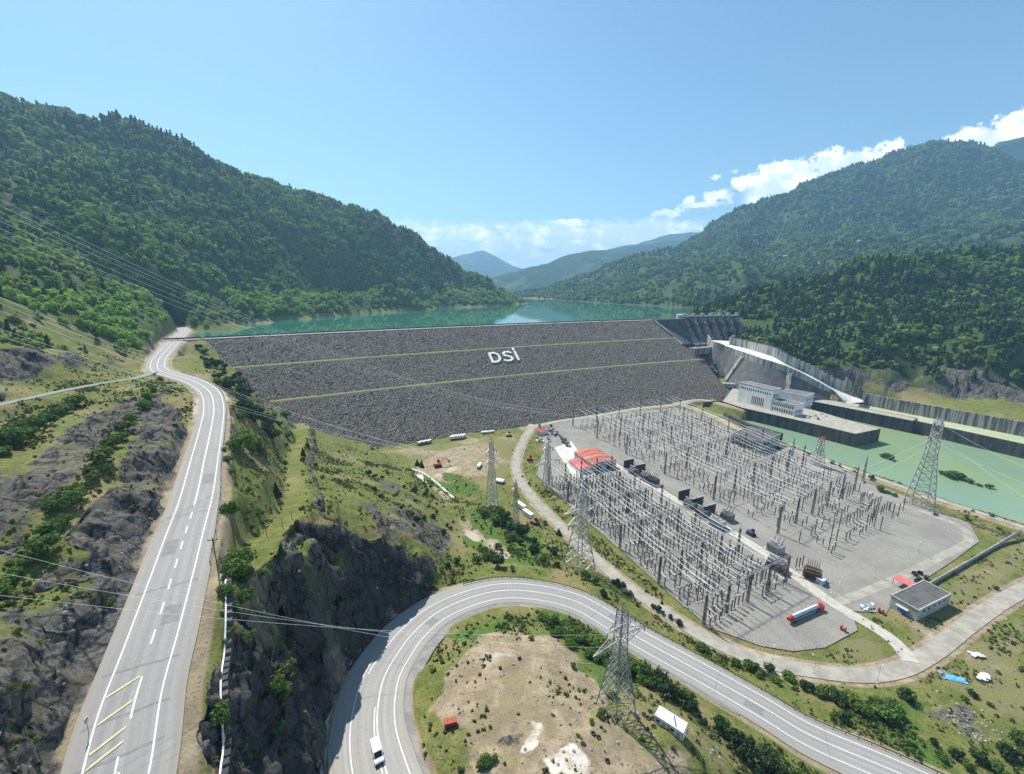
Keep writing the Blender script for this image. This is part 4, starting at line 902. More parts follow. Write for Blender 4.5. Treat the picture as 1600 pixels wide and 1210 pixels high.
def build_basin():
    fl = px([(1312,629,.5),(1349,632.5,.5),(1450,653,.5),(1600,683,.5),(1750,713,.5),(1750,730,.5),(1600,695,.5),(1431,658.5,.5),(1370,645,.5)])
    mb = MB(); mb.v = [(x, y, .5) for x, y, z in fl]; mb.f = [tuple(range(len(fl)))[::-1]]; o = mb.build('basin_floor', M['basin_water'], basin)
    far = [(1348,632.5),(1400,643),(1450,653),(1500,663),(1550,673),(1600,683),(1680,699),(1750,713)]
    pts = [W(u, v, .5) for u, v in far]; wall_strip('training_wall', [(p[0], p[1], -6, 13.5) for p in pts], 2.5, M['stained_concrete'], basin, -1)
    for i in range(0, 54):
        f = i/53; p = np.array(pts[0])*(1-f)+np.array(pts[-2])*f
    near = [(1428,658),(1480,669),(1540,682),(1600,695),(1680,712),(1750,728)]
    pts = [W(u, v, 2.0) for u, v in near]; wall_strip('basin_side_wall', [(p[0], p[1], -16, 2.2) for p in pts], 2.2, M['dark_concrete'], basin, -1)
    # return wall that closes the chute's right side, higher up the slope
    q = [W(1349, 612.5, 14), W(1335, 603, 22), W(1322, 591, 32)]
    wall_strip('return_wall', [(p[0]+3, p[1]+3, p[2]-10, p[2]+1) for p in q], 1.5, M['stained_concrete'], basin, 1)
def basin_mat():
    m = mat('basin_water', (.52, .55, .36), (.42, .48, .28), .03, .25, spec=.4)
basin_mat(); build_basin()
station_plat = thing('station_platform', 'long gravelled platform with dark sheer concrete walls standing in the river', 'platform', (0, 0, 0))
def build_platform():
    top = [(1128,627),(1160,637),(1240,655),(1337,678.5),(1376,670.5),(1330,658),(1268,640),(1265,630),(1272,612),(1150,600)]
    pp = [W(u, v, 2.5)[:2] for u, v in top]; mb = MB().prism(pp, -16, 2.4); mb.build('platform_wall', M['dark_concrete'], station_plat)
    i2 = [(1129,627.5),(1160,637.3),(1240,655.2),(1337,678),(1374.5,670.3),(1330,658),(1268,640),(1265,630),(1272,613),(1150,601)]
    pp = [W(u, v, 2.5)[:2] for u, v in i2]; mb = MB(); mb.v = [(x, y, 2.5) for x, y in pp]; mb.f = [tuple(range(len(pp)))]; o = mb.build('platform_gravel', M['platform_gravel'], station_plat)
    d2 = [(1268,627),(1300,633),(1428,658),(1434,653.5),(1330,634),(1300,622)]
    pp = [W(u, v, 2.9)[:2] for u, v in d2]; MB().prism(pp, -16, 2.8).build('divider_wall', M['dark_concrete'], station_plat)
    pp = [W(u, v, 3.0)[:2] for u, v in [(1270,627.2),(1300,633),(1426,657.6),(1432,654),(1330,634.5),(1300,622.5)]]; mb = MB(); mb.v = [(x, y, 2.95) for x, y in pp]; mb.f = [tuple(range(len(pp)))]; mb.build('divider_top', M['platform_gravel'], station_plat)
    # low inlet walls on the near bank
    q = [W(1136,645,-2), W(1175,663,-2), W(1224,677,-2)]; wall_strip('bank_wall', [(p[0], p[1], -16, -2) for p in q], 4, M['dark_concrete'], station_plat, 1)
    q = [W(1100,629,1), W(1120,650,1), W(1138,664,1)]; 
    q = [W(1100,629.5,1), W(1128,627.5,1)]; wall_strip('head_wall', [(p[0], p[1], -16, 1.5) for p in q], 2, M['dark_concrete'], station_plat, -1)
mat('platform_gravel', (.40, .375, .32), (.30, .275, .225), .25, .95, bump=.3)
build_platform()
# ------------------------------------------------------------------ boxy buildings from corner sight lines
def building(name, label, cat, base, z, h, wall, roof, win=None, parapet=.6, part_roof='roof', group=None, extra=None, depth=None):
    """base: near-left, near-right, far-right ground corners as pixels at height z"""
    a, b, c = [np.array(W(u, v, z)) for u, v in base]; L = np.linalg.norm((b-a)[:2]); ux = (b-a)/L; rz = math.atan2(ux[1], ux[0]); nrm = np.array([-ux[1], ux[0]])
    Dp_ = depth or abs(((c-b)[:2]*nrm).sum()); ctr = (a+b)[:2]/2+nrm*Dp_/2
    t = thing(name, label, cat, (ctr[0], ctr[1], z), rz, group)
    MB().box((0, 0, h/2-.3), (L, Dp_, h+.6)).build('wall', M[wall], t)
    mb = MB()
    mb.box((0, 0, h+.16), (L+.5, Dp_+.5, .3)); r = mb.build(part_roof, M[roof], t)
    if parapet:
        mb = MB()
        for x, y, dx, dy in ((0, -Dp_/2, L+.9, .45), (0, Dp_/2, L+.9, .45), (-L/2, 0, .45, Dp_-.1), (L/2, 0, .45, Dp_-.1)): mb.box((x, y, h+.1+parapet/2), (dx, dy, parapet))
        mb.build('parapet', M[wall], r)
    for (side, x0, x1, n, z0, z1, wf) in (win or []):
        LL = L if side in 'fb' else Dp_
        for i in range(n):
            x = -LL/2+LL*(x0+(x1-x0)*((i+.5)/n)); w = LL*(x1-x0)/n*wf; zc = h*(z0+z1)/2; dz = h*(z1-z0)
            pos = {'f': (x, -Dp_/2-.02, zc, 0), 'l': (-L/2-.02, -x, zc, math.pi/2), 'r': (L/2+.02, x, zc, math.pi/2)}[side]
            MB().box(pos[:3], (w, .14, dz), pos[3]).build('window', M['window_dark'], t)
    return t, L, Dp_, h
ph, L, Dd, h = building('power_station', 'tall white power station hall with tall window slots on the river platform', 'power station', [(1152,627.5),(1203,641.5),(1216,627)], 2.5, 22, 'white_wall', 'roof_grey', [('f', .03, .97, 14, .74, .84, .45), ('f', .42, .80, 7, .10, .50, .45), ('r', .15, .85, 3, .6, .8, .4)], 1.0, depth=13)
building('station_annex', 'low white power station annex with two rows of windows', 'annex', [(1203.5,641.5),(1240,651),(1262,640)], 2.5, 11.5, 'white_wall', 'roof_grey', [('f', .04, .96, 11, .62, .84, .55), ('f', .04, .96, 9, .12, .42, .5), ('r', .1, .9, 6, .3, .5, .5)], .6, depth=15)
building('machine_hall', 'wide grey roofed machine hall behind the white power station', 'hall', [(1216,630),(1256,638),(1273,626)], 2.5, 13, 'white_wall', 'roof_grey', [('r', .1, .9, 7, .55, .75, .5)], .7, depth=22)
ctl, L, Dd, h = building('control_building', 'grey flat roofed control building at the river side of the switchyard', 'building', [(1141,693),(1187,707),(1212,693)], .1, 8.5, 'grey_wall', 'roof_tar', [('f', .04, .96, 9, .5, .8, .5), ('f', .04, .96, 7, .12, .35, .45), ('r', .1, .9, 4, .45, .75, .6)], .7)
# penstock block: dark stepped concrete and rock between dam and chute
pen = thing('penstock_block', 'dark rocky penstock block stepping down between the dam and the chute', 'penstock', (0, 0, 0))
def build_pen():
    for k in range(4):
        u0, v0 = 1096+k*13, 552+k*2.0; a = np.array(W(u0, v0, 36-k*1.0)); b = np.array(W(u0+30, v0+44, 5)); d = b-a; m = (a+b)/2
        mb = MB(); mb.bar(a, b, 5.2, 8); mb.build('penstock_pipe', M['dark_concrete'], pen)
        for f in (.2, .5, .8):
            p = a+d*f; MB().box((p[0], p[1], p[2]-4), (9, 4, 11), .5).build('anchor_block', M['dark_concrete'], pen)
    for k in range(15):
        f = (k % 5)/4; u = 1100+f*44+rng.normal()*4; v = 553+f*40+(k//5)*5+rng.normal()*2; z = 34-f*29-(k//5)*2
        p = W(u, v, z); mb = MB(); mb.box((0, 0, 0), (8+rng.random()*5, 7+rng.random()*4, 9), 0, .6+.3*rng.random()); o = mb.build('rock_block', M['dark_concrete'], pen); o.location = (p[0], p[1], z-3.5); o.rotation_euler = (.3*rng.normal(), .3*rng.normal(), rng.random()*3)
    p = W(1095, 545, 44); MB().box((p[0]+5, p[1]+4, 41), (46, 12, 9), .42).build('valve_gallery', M['stained_concrete'], pen)
    p = W(1143, 606, 3); MB().box((p[0], p[1]+4, 5), (18, 8, 6), -.3).build('service_block', M['concrete'], pen)
build_pen()
# ------------------------------------------------------------------ vegetation
def leaf_mat(name, c1, c2, c3, trans=.25):
    m = bpy.data.materials.new(name); m.use_nodes = True; t = NT(m.node_tree); p = t.n['Principled BSDF']
    p.inputs['Roughness'].default_value = .75; p.inputs['Specular IOR Level'].default_value = .2
    oi = t.add('ShaderNodeObjectInfo'); o = t.add('ShaderNodeTexCoord').outputs['Object']
    big_ = t.ramp(t.noise(oi.outputs['Location'], .012, 4, .65), .36, .62); c = t.mix(t.math('ADD', t.math('MULTIPLY', oi.outputs['Random'], .5), t.math('MULTIPLY', big_, .5)), c1, c2); c = t.mix(t.ramp(t.noise(o, 1.2, 3, .7), .42, .66), c, c3)
    t.l.new(c, p.inputs['Base Color'])
    tr = t.add('ShaderNodeBsdfTranslucent'); t.l.new(c, tr.inputs[0]); mx = t.add('ShaderNodeMixShader'); mx.inputs[0].default_value = trans
    t.l.new(p.outputs[0], mx.inputs[1]); t.l.new(tr.outputs[0], mx.inputs[2]); t.l.new(mx.outputs[0], t.n['Material Output'].inputs[0])
    M[name] = m
leaf_mat('leaf_green', (.075, .15, .03), (.14, .22, .045), (.045, .09, .02), .3)
leaf_mat('leaf_bright', (.15, .25, .05), (.11, .20, .035), (.08, .14, .028), .35)
leaf_mat('leaf_dark', (.028, .062, .020), (.052, .095, .028), (.02, .042, .014), .15)
leaf_mat('leaf_olive', (.16, .165, .05), (.10, .125, .035), (.09, .095, .035))
leaf_mat('forest_leaf', (.085, .18, .04), (.27, .37, .075), (.07, .13, .03), .4)
leaf_mat('forest_pine', (.032, .07, .028), (.075, .125, .04), (.022, .048, .018), .2)
mat('bark', (.10, .075, .055), (.06, .045, .035), 2, .95)
def crown_arrays(n, rx, rz, leaf, seed, kind='round', lumps=6):
    g = np.random.default_rng(seed)
    if kind == 'cone':
        h = g.random(n)**1.35; ring = np.floor(h*9)/9; rad = rx*(1-h)*(.72+.28*(1-(h-ring)*9))*np.sqrt(.35+.65*g.random(n)); a = g.random(n)*2*np.pi
        P = np.stack([rad*np.cos(a), rad*np.sin(a), h*rz*2], 1); nd = np.stack([np.cos(a)*.8, np.sin(a)*.8, np.full(n, .6)], 1)
    else:
        c = g.normal(size=(lumps, 3)); c /= np.linalg.norm(c, axis=1)[:, None]; c *= (.30+.55*g.random(lumps))[:, None]; c[:, 2] = np.abs(c[:, 2])*.9-.1
        c = np.vstack([c, [[0, 0, 0]]]); lr = np.r_[.24+.30*g.random(lumps), .5]
        k = g.integers(0, lumps+1, n); d = g.normal(size=(n, 3)); d /= np.linalg.norm(d, axis=1)[:, None]
        P = c[k]+d*(lr[k]*(.72+.33*g.random(n)))[:, None]; nd = d.copy(); P[:, :2] *= rx; P[:, 2] = (P[:, 2]+.72)*rz*1.1
        P[:, 2] = np.maximum(P[:, 2], .02*rz)
    nd = nd+g.normal(size=(n, 3))*.55; nd /= np.linalg.norm(nd, axis=1)[:, None]
    q = g.normal(size=(n, 3)); e1 = np.cross(nd, q); e1 /= np.linalg.norm(e1, axis=1)[:, None]; e2 = np.cross(nd, e1)
    sz = leaf*(.55+.9*g.random(n))[:, None]
    V = np.stack([P-e1*sz-e2*sz*.6, P+e1*sz*.9-e2*sz*.75, P+e1*sz*.55+e2*sz*.85, P-e1*sz*.8+e2*sz*.6], 1).reshape(-1, 3)
    return V
def quads_mesh(name, V, m, extra=None):
    mb = MB(); mb.v = [tuple(p) for p in V]; mb.f = [(4*i, 4*i+1, 4*i+2, 4*i+3) for i in range(len(V)//4)]
    if extra: extra(mb)
    me = bpy.data.meshes.new(name); me.from_pydata(mb.v, [], mb.f); me.materials.append(m); me.update(); return me
def trunk_mesh(h, r, seed, limbs=3):
    g = random.Random(seed); mb = MB(); mb.bar((0, 0, -.4), (0.1*h, 0, h*.55), r, 6, r*.6)
    for i in range(limbs):
        a = i*6.28/limbs+g.random(); mb.bar((.05*h, 0, h*(.25+.08*i)), (math.cos(a)*h*.3, math.sin(a)*h*.3, h*(.6+.05*i)), r*.45, 5, r*.2)
    me = bpy.data.meshes.new('trunk'); me.from_pydata(mb.v, [], mb.f); me.materials.append(M['bark']); me.update(); return me
# unit-size kinds (about 1 m radius, 2 m tall); scaled where they stand
BUSH = {k: [(quads_mesh('crown', crown_arrays(n, 1.0, .95, lf, s, kd, lu), M[mm]), trunk_mesh(1.6, .07, s)) for s in range(3)]
        for k, n, lf, kd, lu, mm in (('g', 800, .10, 'round', 13, 'leaf_green'), ('b', 800, .10, 'round', 13, 'leaf_bright'), ('d', 900, .09, 'round', 11, 'leaf_dark'), ('c', 1100, .08, 'cone', 0, 'leaf_dark'), ('o', 420, .10, 'round', 9, 'leaf_olive'))}
def plant(name, label, cat, pos, size, kind, group, tall=1.0):
    cr, tr = BUSH[kind][rng.integers(0, 3)]
    t = thing(name, label, cat, tuple(pos), float(rng.random()*6.28), group)
    s = float(size)/2; wob = float(.85+.3*rng.random())
    a = bpy.data.objects.new('crown', cr); C.objects.link(a); a.parent = t; a.scale = (s*wob, s/wob, s*tall*float(.85+.3*rng.random()))
    b = bpy.data.objects.new('trunk', tr); C.objects.link(b); b.parent = t; b.scale = (s, s, s*tall)
    return t
def plants(name, label, cat, group, kind, L, size, tall=1.0, jitter=.45, where=None):
    P = where if where is not None else G([(u, v) for u, v, *_ in L])
    for q, p in zip(L, P):
        sz = (q[2] if len(q) > 2 else size)*(1+jitter*(rng.random()*2-1)); kd = q[3] if len(q) > 3 else kind
        plant(name, label, cat, (p[0], p[1], p[2]-.15), sz, kd, group, tall)
def scatter_px(poly, n, seed):
    g = np.random.default_rng(seed); P = np.array(poly, float); out = []
    while len(out) < n:
        u, v = P.min(0)+(P.max(0)-P.min(0))*g.random(2)
        if poly_sd(np.array([u]), np.array([v]), P)[0] > 0: out.append((u, v))
    return out
plants('bench_shrub', 'dark green bush in the upper row on the grassy bench below the side road', 'bush', 'bushes on the upper rock bench', 'g', [(18,700),(34,692),(48,683),(60,672),(74,664),(90,652),(102,646),(118,634),(6,712),(28,682),(84,640)], 5.5)
plants('bench_shrub', 'green bush on the lower bench of the rock cut beside the mountain road', 'bush', 'bushes on the lower rock bench', 'g', [(240,612,3.5),(233,626),(226,640),(216,652),(206,660),(199,672),(190,688),(179,700),(169,714),(158,724),(163,738),(147,752),(133,764),(122,780),(106,790),(114,772),(171,700,3.5),(142,738),(98,800,3.5),(251,597,3),(186,668,3)], 4.6)
plants('roadcut_bush', 'round bush among the dark rocks at the left picture edge', 'bush', 'bushes at the left picture edge', 'g', [(76,836,4.2),(74,862,3.6),(40,884,4,'b'),(26,898,3.6,'b'),(12,912,3.4,'b'),(92,826,2.6),(0,930,3.5,'b'),(104,818,2),(172,944,1.6,'b'),(60,1010,1.3,'b'),(30,990,1.2,'o'),(84,1120,1.1,'o'),(40,1150,1.3,'o'),(20,1080,1.2,'o'),(100,1060,1,'o')], 3)
plants('slope_bush', 'green bush on the grassy slope between the mountain road and the dam', 'bush', 'bushes on the grassy slope', 'g',
       [(384,632,6,'d'),(394,645,6,'d'),(402,650,5,'d'),(429,652,6),(447,652,5.5),(415,673,6,'d'),(427,687,6,'d'),(386,680,4),(381,706,6.5,'b'),(398,706,6.5,'b'),(410,710,6.5,'g'),(358,722,4.5,'b'),(361,740,4.5,'b'),(450,684,4.5),(447,698,4.5,'d'),(474,721,3.4,'d'),(493,730,3.6,'d'),(504,748,3.4),(357,800,4,'b'),(365,806,3,'b'),(385,805,3.4),(405,806,2.6),(516,795,2.6,'b'),(541,819,2),(394,827,3),(377,884,5,'b'),(366,902,4,'b'),(385,908,3.5),(408,903,3),(419,893,2.6),(353,930,2.6),(385,938,3.6),(368,960,2),(363,986,2.5),(350,705,3,'b'),(418,655,4,'d'),(437,665,5,'d'),(410,690,4,'d'),(368,760,1.6,'o'),(390,770,2.2,'o'),(372,690,2),(378,655,4),(365,640,2.5),(340,600,4),(325,575,5,'d'),(315,560,5,'d'),(335,590,4,'d'),(350,580,3,'d'),(310,545,6,'d'),(320,552,5)], 3.5)
plants('slope_conifer', 'small dark conifer on the grassy slope by the grass track', 'conifer', 'small conifers on the grassy slope', 'c', [(433,776,4.6),(481,700,4.6),(467,832,4.2),(471,845,3.6),(462,822,3),(652,727,4.5),(659,730,3.5),(806,775,3.6),(440,868,2.4),(474,712,3)], 4, 1.25)
plants('cliff_bush', 'bush growing on a ledge of the dark cliff', 'bush', 'bushes on the cliff', 'g', [(452,1012,3.6),(434,1066,4.5,'o'),(446,1088,4.2),(430,1080,3.5),(354,1006,2.6),(347,1124,2.4),(364,1170,2.6,'d'),(388,1000,2.4),(459,1038,2.8),(436,1142,1.8,'b'),(420,1030,2.4),(600,880,2,'o'),(520,940,1.6),(700,886,3.2,'d'),(706,897,2.4),(690,892,2)], 3)
plants('abutment_shrub', 'dark shrub scattered on the steep grass beside the left end of the dam', 'shrub', 'shrubs beside the left end of the dam', 'd', [(u, v, s) for (u, v), s in zip(scatter_px([(300,535),(335,552),(372,588),(410,622),(440,650),(420,690),(385,660),(360,615),(325,580)], 64, 13), 2.2+3.6*np.random.default_rng(14).random(64)**1.6)], 3)
# scattered shrubs on the flank above the valley floor
plants('flank_shrub', 'small dark shrub dotted over the dry flank above the valley floor', 'shrub', 'shrubs on the dry flank', 'd', [(u, v, s) for (u, v), s in zip(scatter_px([(500,690),(560,690),(640,735),(710,785),(720,840),(660,835),(560,760)], 60, 3), 1.2+2.0*np.random.default_rng(4).random(60)**2)], 2)
plants('valley_bush', 'green bush in the dense thicket at the foot of the slope by the lattice pylon', 'bush', 'thicket at the foot of the slope', 'g', [(785,822,8,'d'),(797,830,8,'d'),(808,828,7,'d'),(774,818,6),(790,810,6),(780,805,5),(815,838,6,'d'),(834,850,5.5,'d'),(831,865,4.5,'d'),(813,850,4.5,'g'),(838,862,4,'d'),(803,842,5),(795,845,4)], 6)
plants('valley_shrub', 'single shrub standing on the valley grass beside the access road', 'shrub', 'single shrubs on the valley grass', 'g', [(857,858,4,'d'),(866,866,3.6,'d'),(873,836,3.4,'c'),(852,819,2.4),(780,858,3.4),(778,886,5.5,'d'),(801,892,4.5),(871,886,4.5,'d'),(757,806,4),(730,792,3.4,'b'),(816,746,2.6,'c'),(827,757,2,'c'),(665,762,3,'d'),(668,768,2.6,'d'),(723,811,2.4),(637,804,2.4),(616,776,2.2),(655,815,2.6,'d'),(745,880,3.2),(760,875,3,'b'),(715,880,2.6,'d'),(820,870,3,'b'),(848,878,2.6),(915,905,3.4),(930,912,3),(900,898,3,'o'),(845,772,1.6,'c'),(672,748,2),(645,745,2.4)], 3)
plants('verge_bush', 'bush on the verge between the hairpin road and the access road', 'bush', 'bushes between the two roads', 'g', [(943,930,2.8,'d'),(963,914,3.4,'d'),(972,920,3,'d'),(981,930,3.4,'d'),(996,947,2.6,'d'),(1021,950,2.8,'d'),(1028,955,3,'d'),(1036,961,3.2,'d'),(1047,967,3,'d'),(1060,976,3.2,'d'),(1034,944,1.8,'c'),(1095,1016,3),(1105,1020,3.2),(1080,1004,2.6),(1150,1040,3),(1132,1030,2.4,'o')]+
       [(1172+i*9+5*math.sin(i*2.3), 1047+i*3.1+7*math.sin(i*1.7), 3.6+1.2*math.sin(i*3.1), 'gbgdgb'[i % 6]) for i in range(26)]+[(1414,1092,4,'d'),(1320,1128,3,'d'),(1300,1122,2.4),(1425,1168,3,'d'),(1440,1160,2.6),(1380,1112,4),(1365,1098,4),(1395,1108,3.5)], 3.4)
plants('rubble_bush', 'bush among the grass and rubble in the lower right corner', 'bush', 'bushes in the lower right corner', 'g', [(1520,1088,2.6,'d'),(1507,1096,2.2),(1523,934,2.4,'d'),(1556,921,3,'o'),(1572,1184,4.6,'d'),(1527,1190,4,'d'),(1494,1184,3.4,'d'),(1459,1164,3.4,'d'),(1592,1160,4.5),(1548,1104,1.6),(1560,1052,1.8),(1545,1060,1.4,'o'),(1590,860,1.8),(1575,880,1.4,'o'),(1510,1200,3.4),(1555,1205,3.5),(1470,1186,3),(1600,1186,4.5)], 3)
plants('mound_bush', 'bright green bush in the hedge between the sandy mound and the hairpin road', 'bush', 'bright hedge along the mound', 'b', [(848+i*8.2+3*math.sin(i*2.1), 968+i*4.9+5*math.sin(i*1.3), 4.0+.9*math.sin(i*2.7)) for i in range(21)]+[(1000+i*3, 1052+i*3, 3.6) for i in range(3)]+[(856+i*9, 984+i*5.6+4*math.sin(i*1.9), 2.6) for i in range(14)], 3)
plants('roadside_tree', 'dark green tree in the row on the mound edge above the hairpin road', 'tree', 'dark trees along the mound edge', 'd', [(1007,1066,4.6),(1029,1070,4.8),(1036,1086,4.8),(1055,1092,4.2),(1073,1100,4.6),(1079,1112,4.6),(1100,1132,3.4),(1124,1142,5),(1138,1152,4.6),(1147,1168,4.8),(1170,1168,4.4),(1166,1190,4.6),(1192,1196,4.6),(1200,1186,3.8),(1208,1210,4.6),(1185,1214,4.2),(1220,1222,4)], 4.6, 1.2)
plants('mound_shrub', 'small shrub on the sandy mound inside the hairpin', 'shrub', 'small shrubs on the mound', 'g', [(896,1044,2,'g'),(760,1195,2.6,'b'),(770,1190,2.4,'b'),(750,1200,2.2,'b'),(665,1180,1.6),(662,1166,1.4),(763,963,1.6,'d'),(793,962,1.2),(726,1008,1.6,'d'),(735,990,1.6,'b'),(760,978,1.6,'b'),(690,1035,1.6),(676,1050,1.5),(700,1055,1.4,'o'),(830,1000,1.6),(812,1030,1.4,'o'),(940,1120,2,'b'),(925,1130,1.8,'b'),(955,1090,2,'b'),(680,1150,1.3,'o'),(738,1112,1,'o'),(1052,1172,1.2,'o'),(880,1215,1.4,'b'),(720,1205,1.6,'b'),(812,986,1.4,'b'),(840,958,2.2,'b'),(860,975,2,'b')], 1.6)
wl = [(1378,711,5),(1388,714,6),(1397,719,3),(1470,738,5),(1482,742,7),(1492,745,8),(1503,748,7),(1515,752,6),(1530,757,5),(1545,760,4)]
plants('river_shrub', 'dark shrub standing in the shallow green river', 'shrub', 'shrubs standing in the river', 'g', wl, 3, .75, where=[np.array(W(u, v+3, RIVER)) for u, v, s in wl])
plants('bank_bush', 'bush on the river bank beside the dirt road', 'bush', 'bushes on the river bank', 'g', [(1478,780,6,'b'),(1488,783,5.5,'g'),(1470,777,4,'b'),(1205,690,4,'d'),(1240,702,3,'d'),(1262,712,2.6),(1300,725,3,'d'),(1312,730,3,'d'),(1335,738,2.6),(1362,748,3,'d'),(1215,704,4,'d'),(1375,768,4,'b'),(1386,772,4.5,'b'),(1396,776,4,'b'),(1350,756,2.4,'o'),(1520,800,2.6,'o'),(1550,808,2.6),(1570,812,2.2,'o'),(1510,812,2.6,'o'),(1560,828,2.4,'o'),(1590,838,2.4),(1460,806,3,'o'),(1235,706,2.6,'o')], 3)
# --- scatter masses: forest and low scrub, through geometry nodes
kinds = {}
def kind_coll(name, meshes):
    cl = bpy.data.collections.new(name)
    for i, me in enumerate(meshes): cl.objects.link(bpy.data.objects.new('%s_kind' % name, me))
    return cl
def tree_core(rx, rz, z0):
    def f(mb):
        mb.lathe((0, 0, z0), [(rx*.25, 0), (rx*.62, rz*.35), (rx*.66, rz*.8), (rx*.45, rz*1.25), (rx*.1, rz*1.5)], 6)
    return f
broad = [quads_mesh('broad', crown_arrays(85, 1.0, .95, .30, 40+s, 'round', 7), M['forest_leaf'], tree_core(1.0, .95, .1)) for s in range(4)]
pine = [quads_mesh('pine', crown_arrays(80, .62, 1.15, .26, 50+s, 'cone'), M['forest_pine'], tree_core(.45, 1.1, .1)) for s in range(3)]
scrub = [quads_mesh('scrub', crown_arrays(26, 1.0, .7, .34, 60+s, 'round', 4), M[m_]) for s, m_ in enumerate(('leaf_olive', 'leaf_green', 'leaf_bright', 'leaf_olive'))]
def stuff(name, label, cat, pts, scl, cl, mtl):
    me = bpy.data.meshes.new(name); me.vertices.add(len(pts)); me.vertices.foreach_set('co', np.asarray(pts, np.float32).ravel()); me.materials.append(mtl)
    a = me.attributes.new('scl', 'FLOAT', 'POINT'); a.data.foreach_set('value', np.asarray(scl, np.float32))
    me.update(); o = bpy.data.objects.new(name, me); C.objects.link(o)
    g = bpy.data.node_groups.new(name, 'GeometryNodeTree'); g.interface.new_socket('Geometry', in_out='INPUT', socket_type='NodeSocketGeometry'); g.interface.new_socket('Geometry', in_out='OUTPUT', socket_type='NodeSocketGeometry')
    n = g.nodes; gi = n.new('NodeGroupInput'); go = n.new('NodeGroupOutput'); ip = n.new('GeometryNodeInstanceOnPoints'); ci = n.new('GeometryNodeCollectionInfo')
    ci.inputs['Collection'].default_value = cl; ci.inputs['Separate Children'].default_value = True; ci.inputs['Reset Children'].default_value = True
    rv_ = n.new('FunctionNodeRandomValue'); rv_.data_type = 'FLOAT_VECTOR'; rv_.inputs[0].default_value = (-.08, -.08, 0); rv_.inputs[1].default_value = (.08, .08, 6.283)
    na = n.new('GeometryNodeInputNamedAttribute'); na.data_type = 'FLOAT'; na.inputs[0].default_value = 'scl'
    ip.inputs['Pick Instance'].default_value = True
    g.links.new(gi.outputs[0], ip.inputs['Points']); g.links.new(ci.outputs[0], ip.inputs['Instance']); g.links.new(rv_.outputs[0], ip.inputs['Rotation']); g.links.new(na.outputs[0], ip.inputs['Scale']); g.links.new(ip.outputs[0], go.inputs[0])
    md = o.modifiers.new('scatter', 'NODES'); md.node_group = g
    return tag(o, label, cat, kind='stuff')
_r = np.hypot(GX, GY)
_area = _r*(R(138)/1150)*(_r*(math.log(3900/26)/980))
def pick(dens, seed):
    g = np.random.default_rng(seed); w = _area*dens; n = g.poisson(w); i = np.repeat(np.arange(len(n)), n)
    dr = _r[i]*(math.log(3900/26)/980); da = _r[i]*(R(138)/1150); jx = (g.random(len(i))-.5); jy = (g.random(len(i))-.5); th = np.arctan2(GX[i], GY[i])
    x = GX[i]+np.sin(th)*dr*jx+np.cos(th)*da*jy; y = GY[i]+np.cos(th)*dr*jx-np.sin(th)*da*jy
    return np.stack([x, y, GZ[i]], 1), i
_infr = np.abs(np.arctan2(GX, GY)) < R(60)
_dam = (dam_run(GX, GY)[0] > -14) & (dam_run(GX, GY)[0] < 182) & (dam_run(GX, GY)[1] > 0) & (dam_run(GX, GY)[1] < DL+10)
_away = np.ones(len(GX))
for Q, d_ in ((UP, 13), (SIDE, 5), (CHUTE, 27), (TRK, 5)):
    of, zz, ix = line_sd(GX, GY, Q, 40, 1); _away *= np.where(np.isnan(of), 1, np.abs(np.nan_to_num(of, nan=99)) > d_)
_away *= (poly_sd(GX, GY, px([(1340,600,14),(1400,612,14),(1450,617,14),(1600,636,14),(1800,670,14),(1800,740,2),(1600,700,2),(1350,650,2)])) < 0)
clear = fbm(GX, GY, 90, 4, 77)
woodd = GCOV[:, 3]*((GZ > WATER+2.5) | ((GX > 120) & (GZ > 30) & (_r < 800)))*_infr*(~_dam)*_away
right_hill = (GX > 120) & (_r < 1000) & (GX > GY*.42)
clump = sstep(-.28, .15, fbm(GX, GY, 26, 3, 78))
isfield = (GX > 300) & (_r > 1150) & (GZ < 330) & (clear > -.1)
dens = woodd*np.where(right_hill, (.045*(.3+.7*clump)), np.minimum(.034, .034*(900/_r)**1.0)*(.28+.72*clump))*np.where(_r > 3860, 0, 1)
nearhill = (GX < 0) & (GZ > 90) & (_r > 110) & (_r < 480) & _infr & (poly_sd(GX, GY, px([(30,515,115),(130,535,102),(110,550,98),(-20,540,105)])) < 0)
dens = np.maximum(dens, nearhill*_away*.034*(.1+.9*sstep(-.2, .2, fbm(GX, GY, 22, 3, 83)))*(1-GCOV[:, 0]*.8))
dens = dens*np.where(isfield, .25, 1)*np.where((_r < 420) & (GX < 0), .6, 1)
up_pine = .12+.5*sstep(-.1, .35, fbm(GX, GY, 140, 3, 79)+.0009*(GZ-250))
fp = np.where(right_hill, .75, np.clip(up_pine, 0, .8))
rkm = 1-.85*sstep(.4, .8, GCOV[:, 0])
P1, i1 = pick(dens*(1-fp)*rkm, 1); P2, i2 = pick(dens*fp*rkm, 2)
keep2 = ~((P2[:, 0] < 130) & (P2[:, 2] < 118) & (_r[i2] > 430) & (_r[i2] < 1650)); P2 = P2[keep2]; i2 = i2[keep2]
far_k = lambda i: np.clip((_r[i]/900)**.55, .8, 1.9)
g_ = np.random.default_rng(5)
spur = (GX[i1] < 130) & (P1[:, 2] < 124) & (_r[i1] > 420) & (_r[i1] < 1650)
S1 = (2.8+4.6*g_.random(len(P1))**1.6)*far_k(i1)*np.where(_r[i1] < 420, .62, 1)
leaf_mat('leaf_shore_lit', (.24, .40, .07), (.34, .50, .10), (.12, .22, .04), .4)  # brighter forest leaf; the spur's sunlit look is painted into the colour
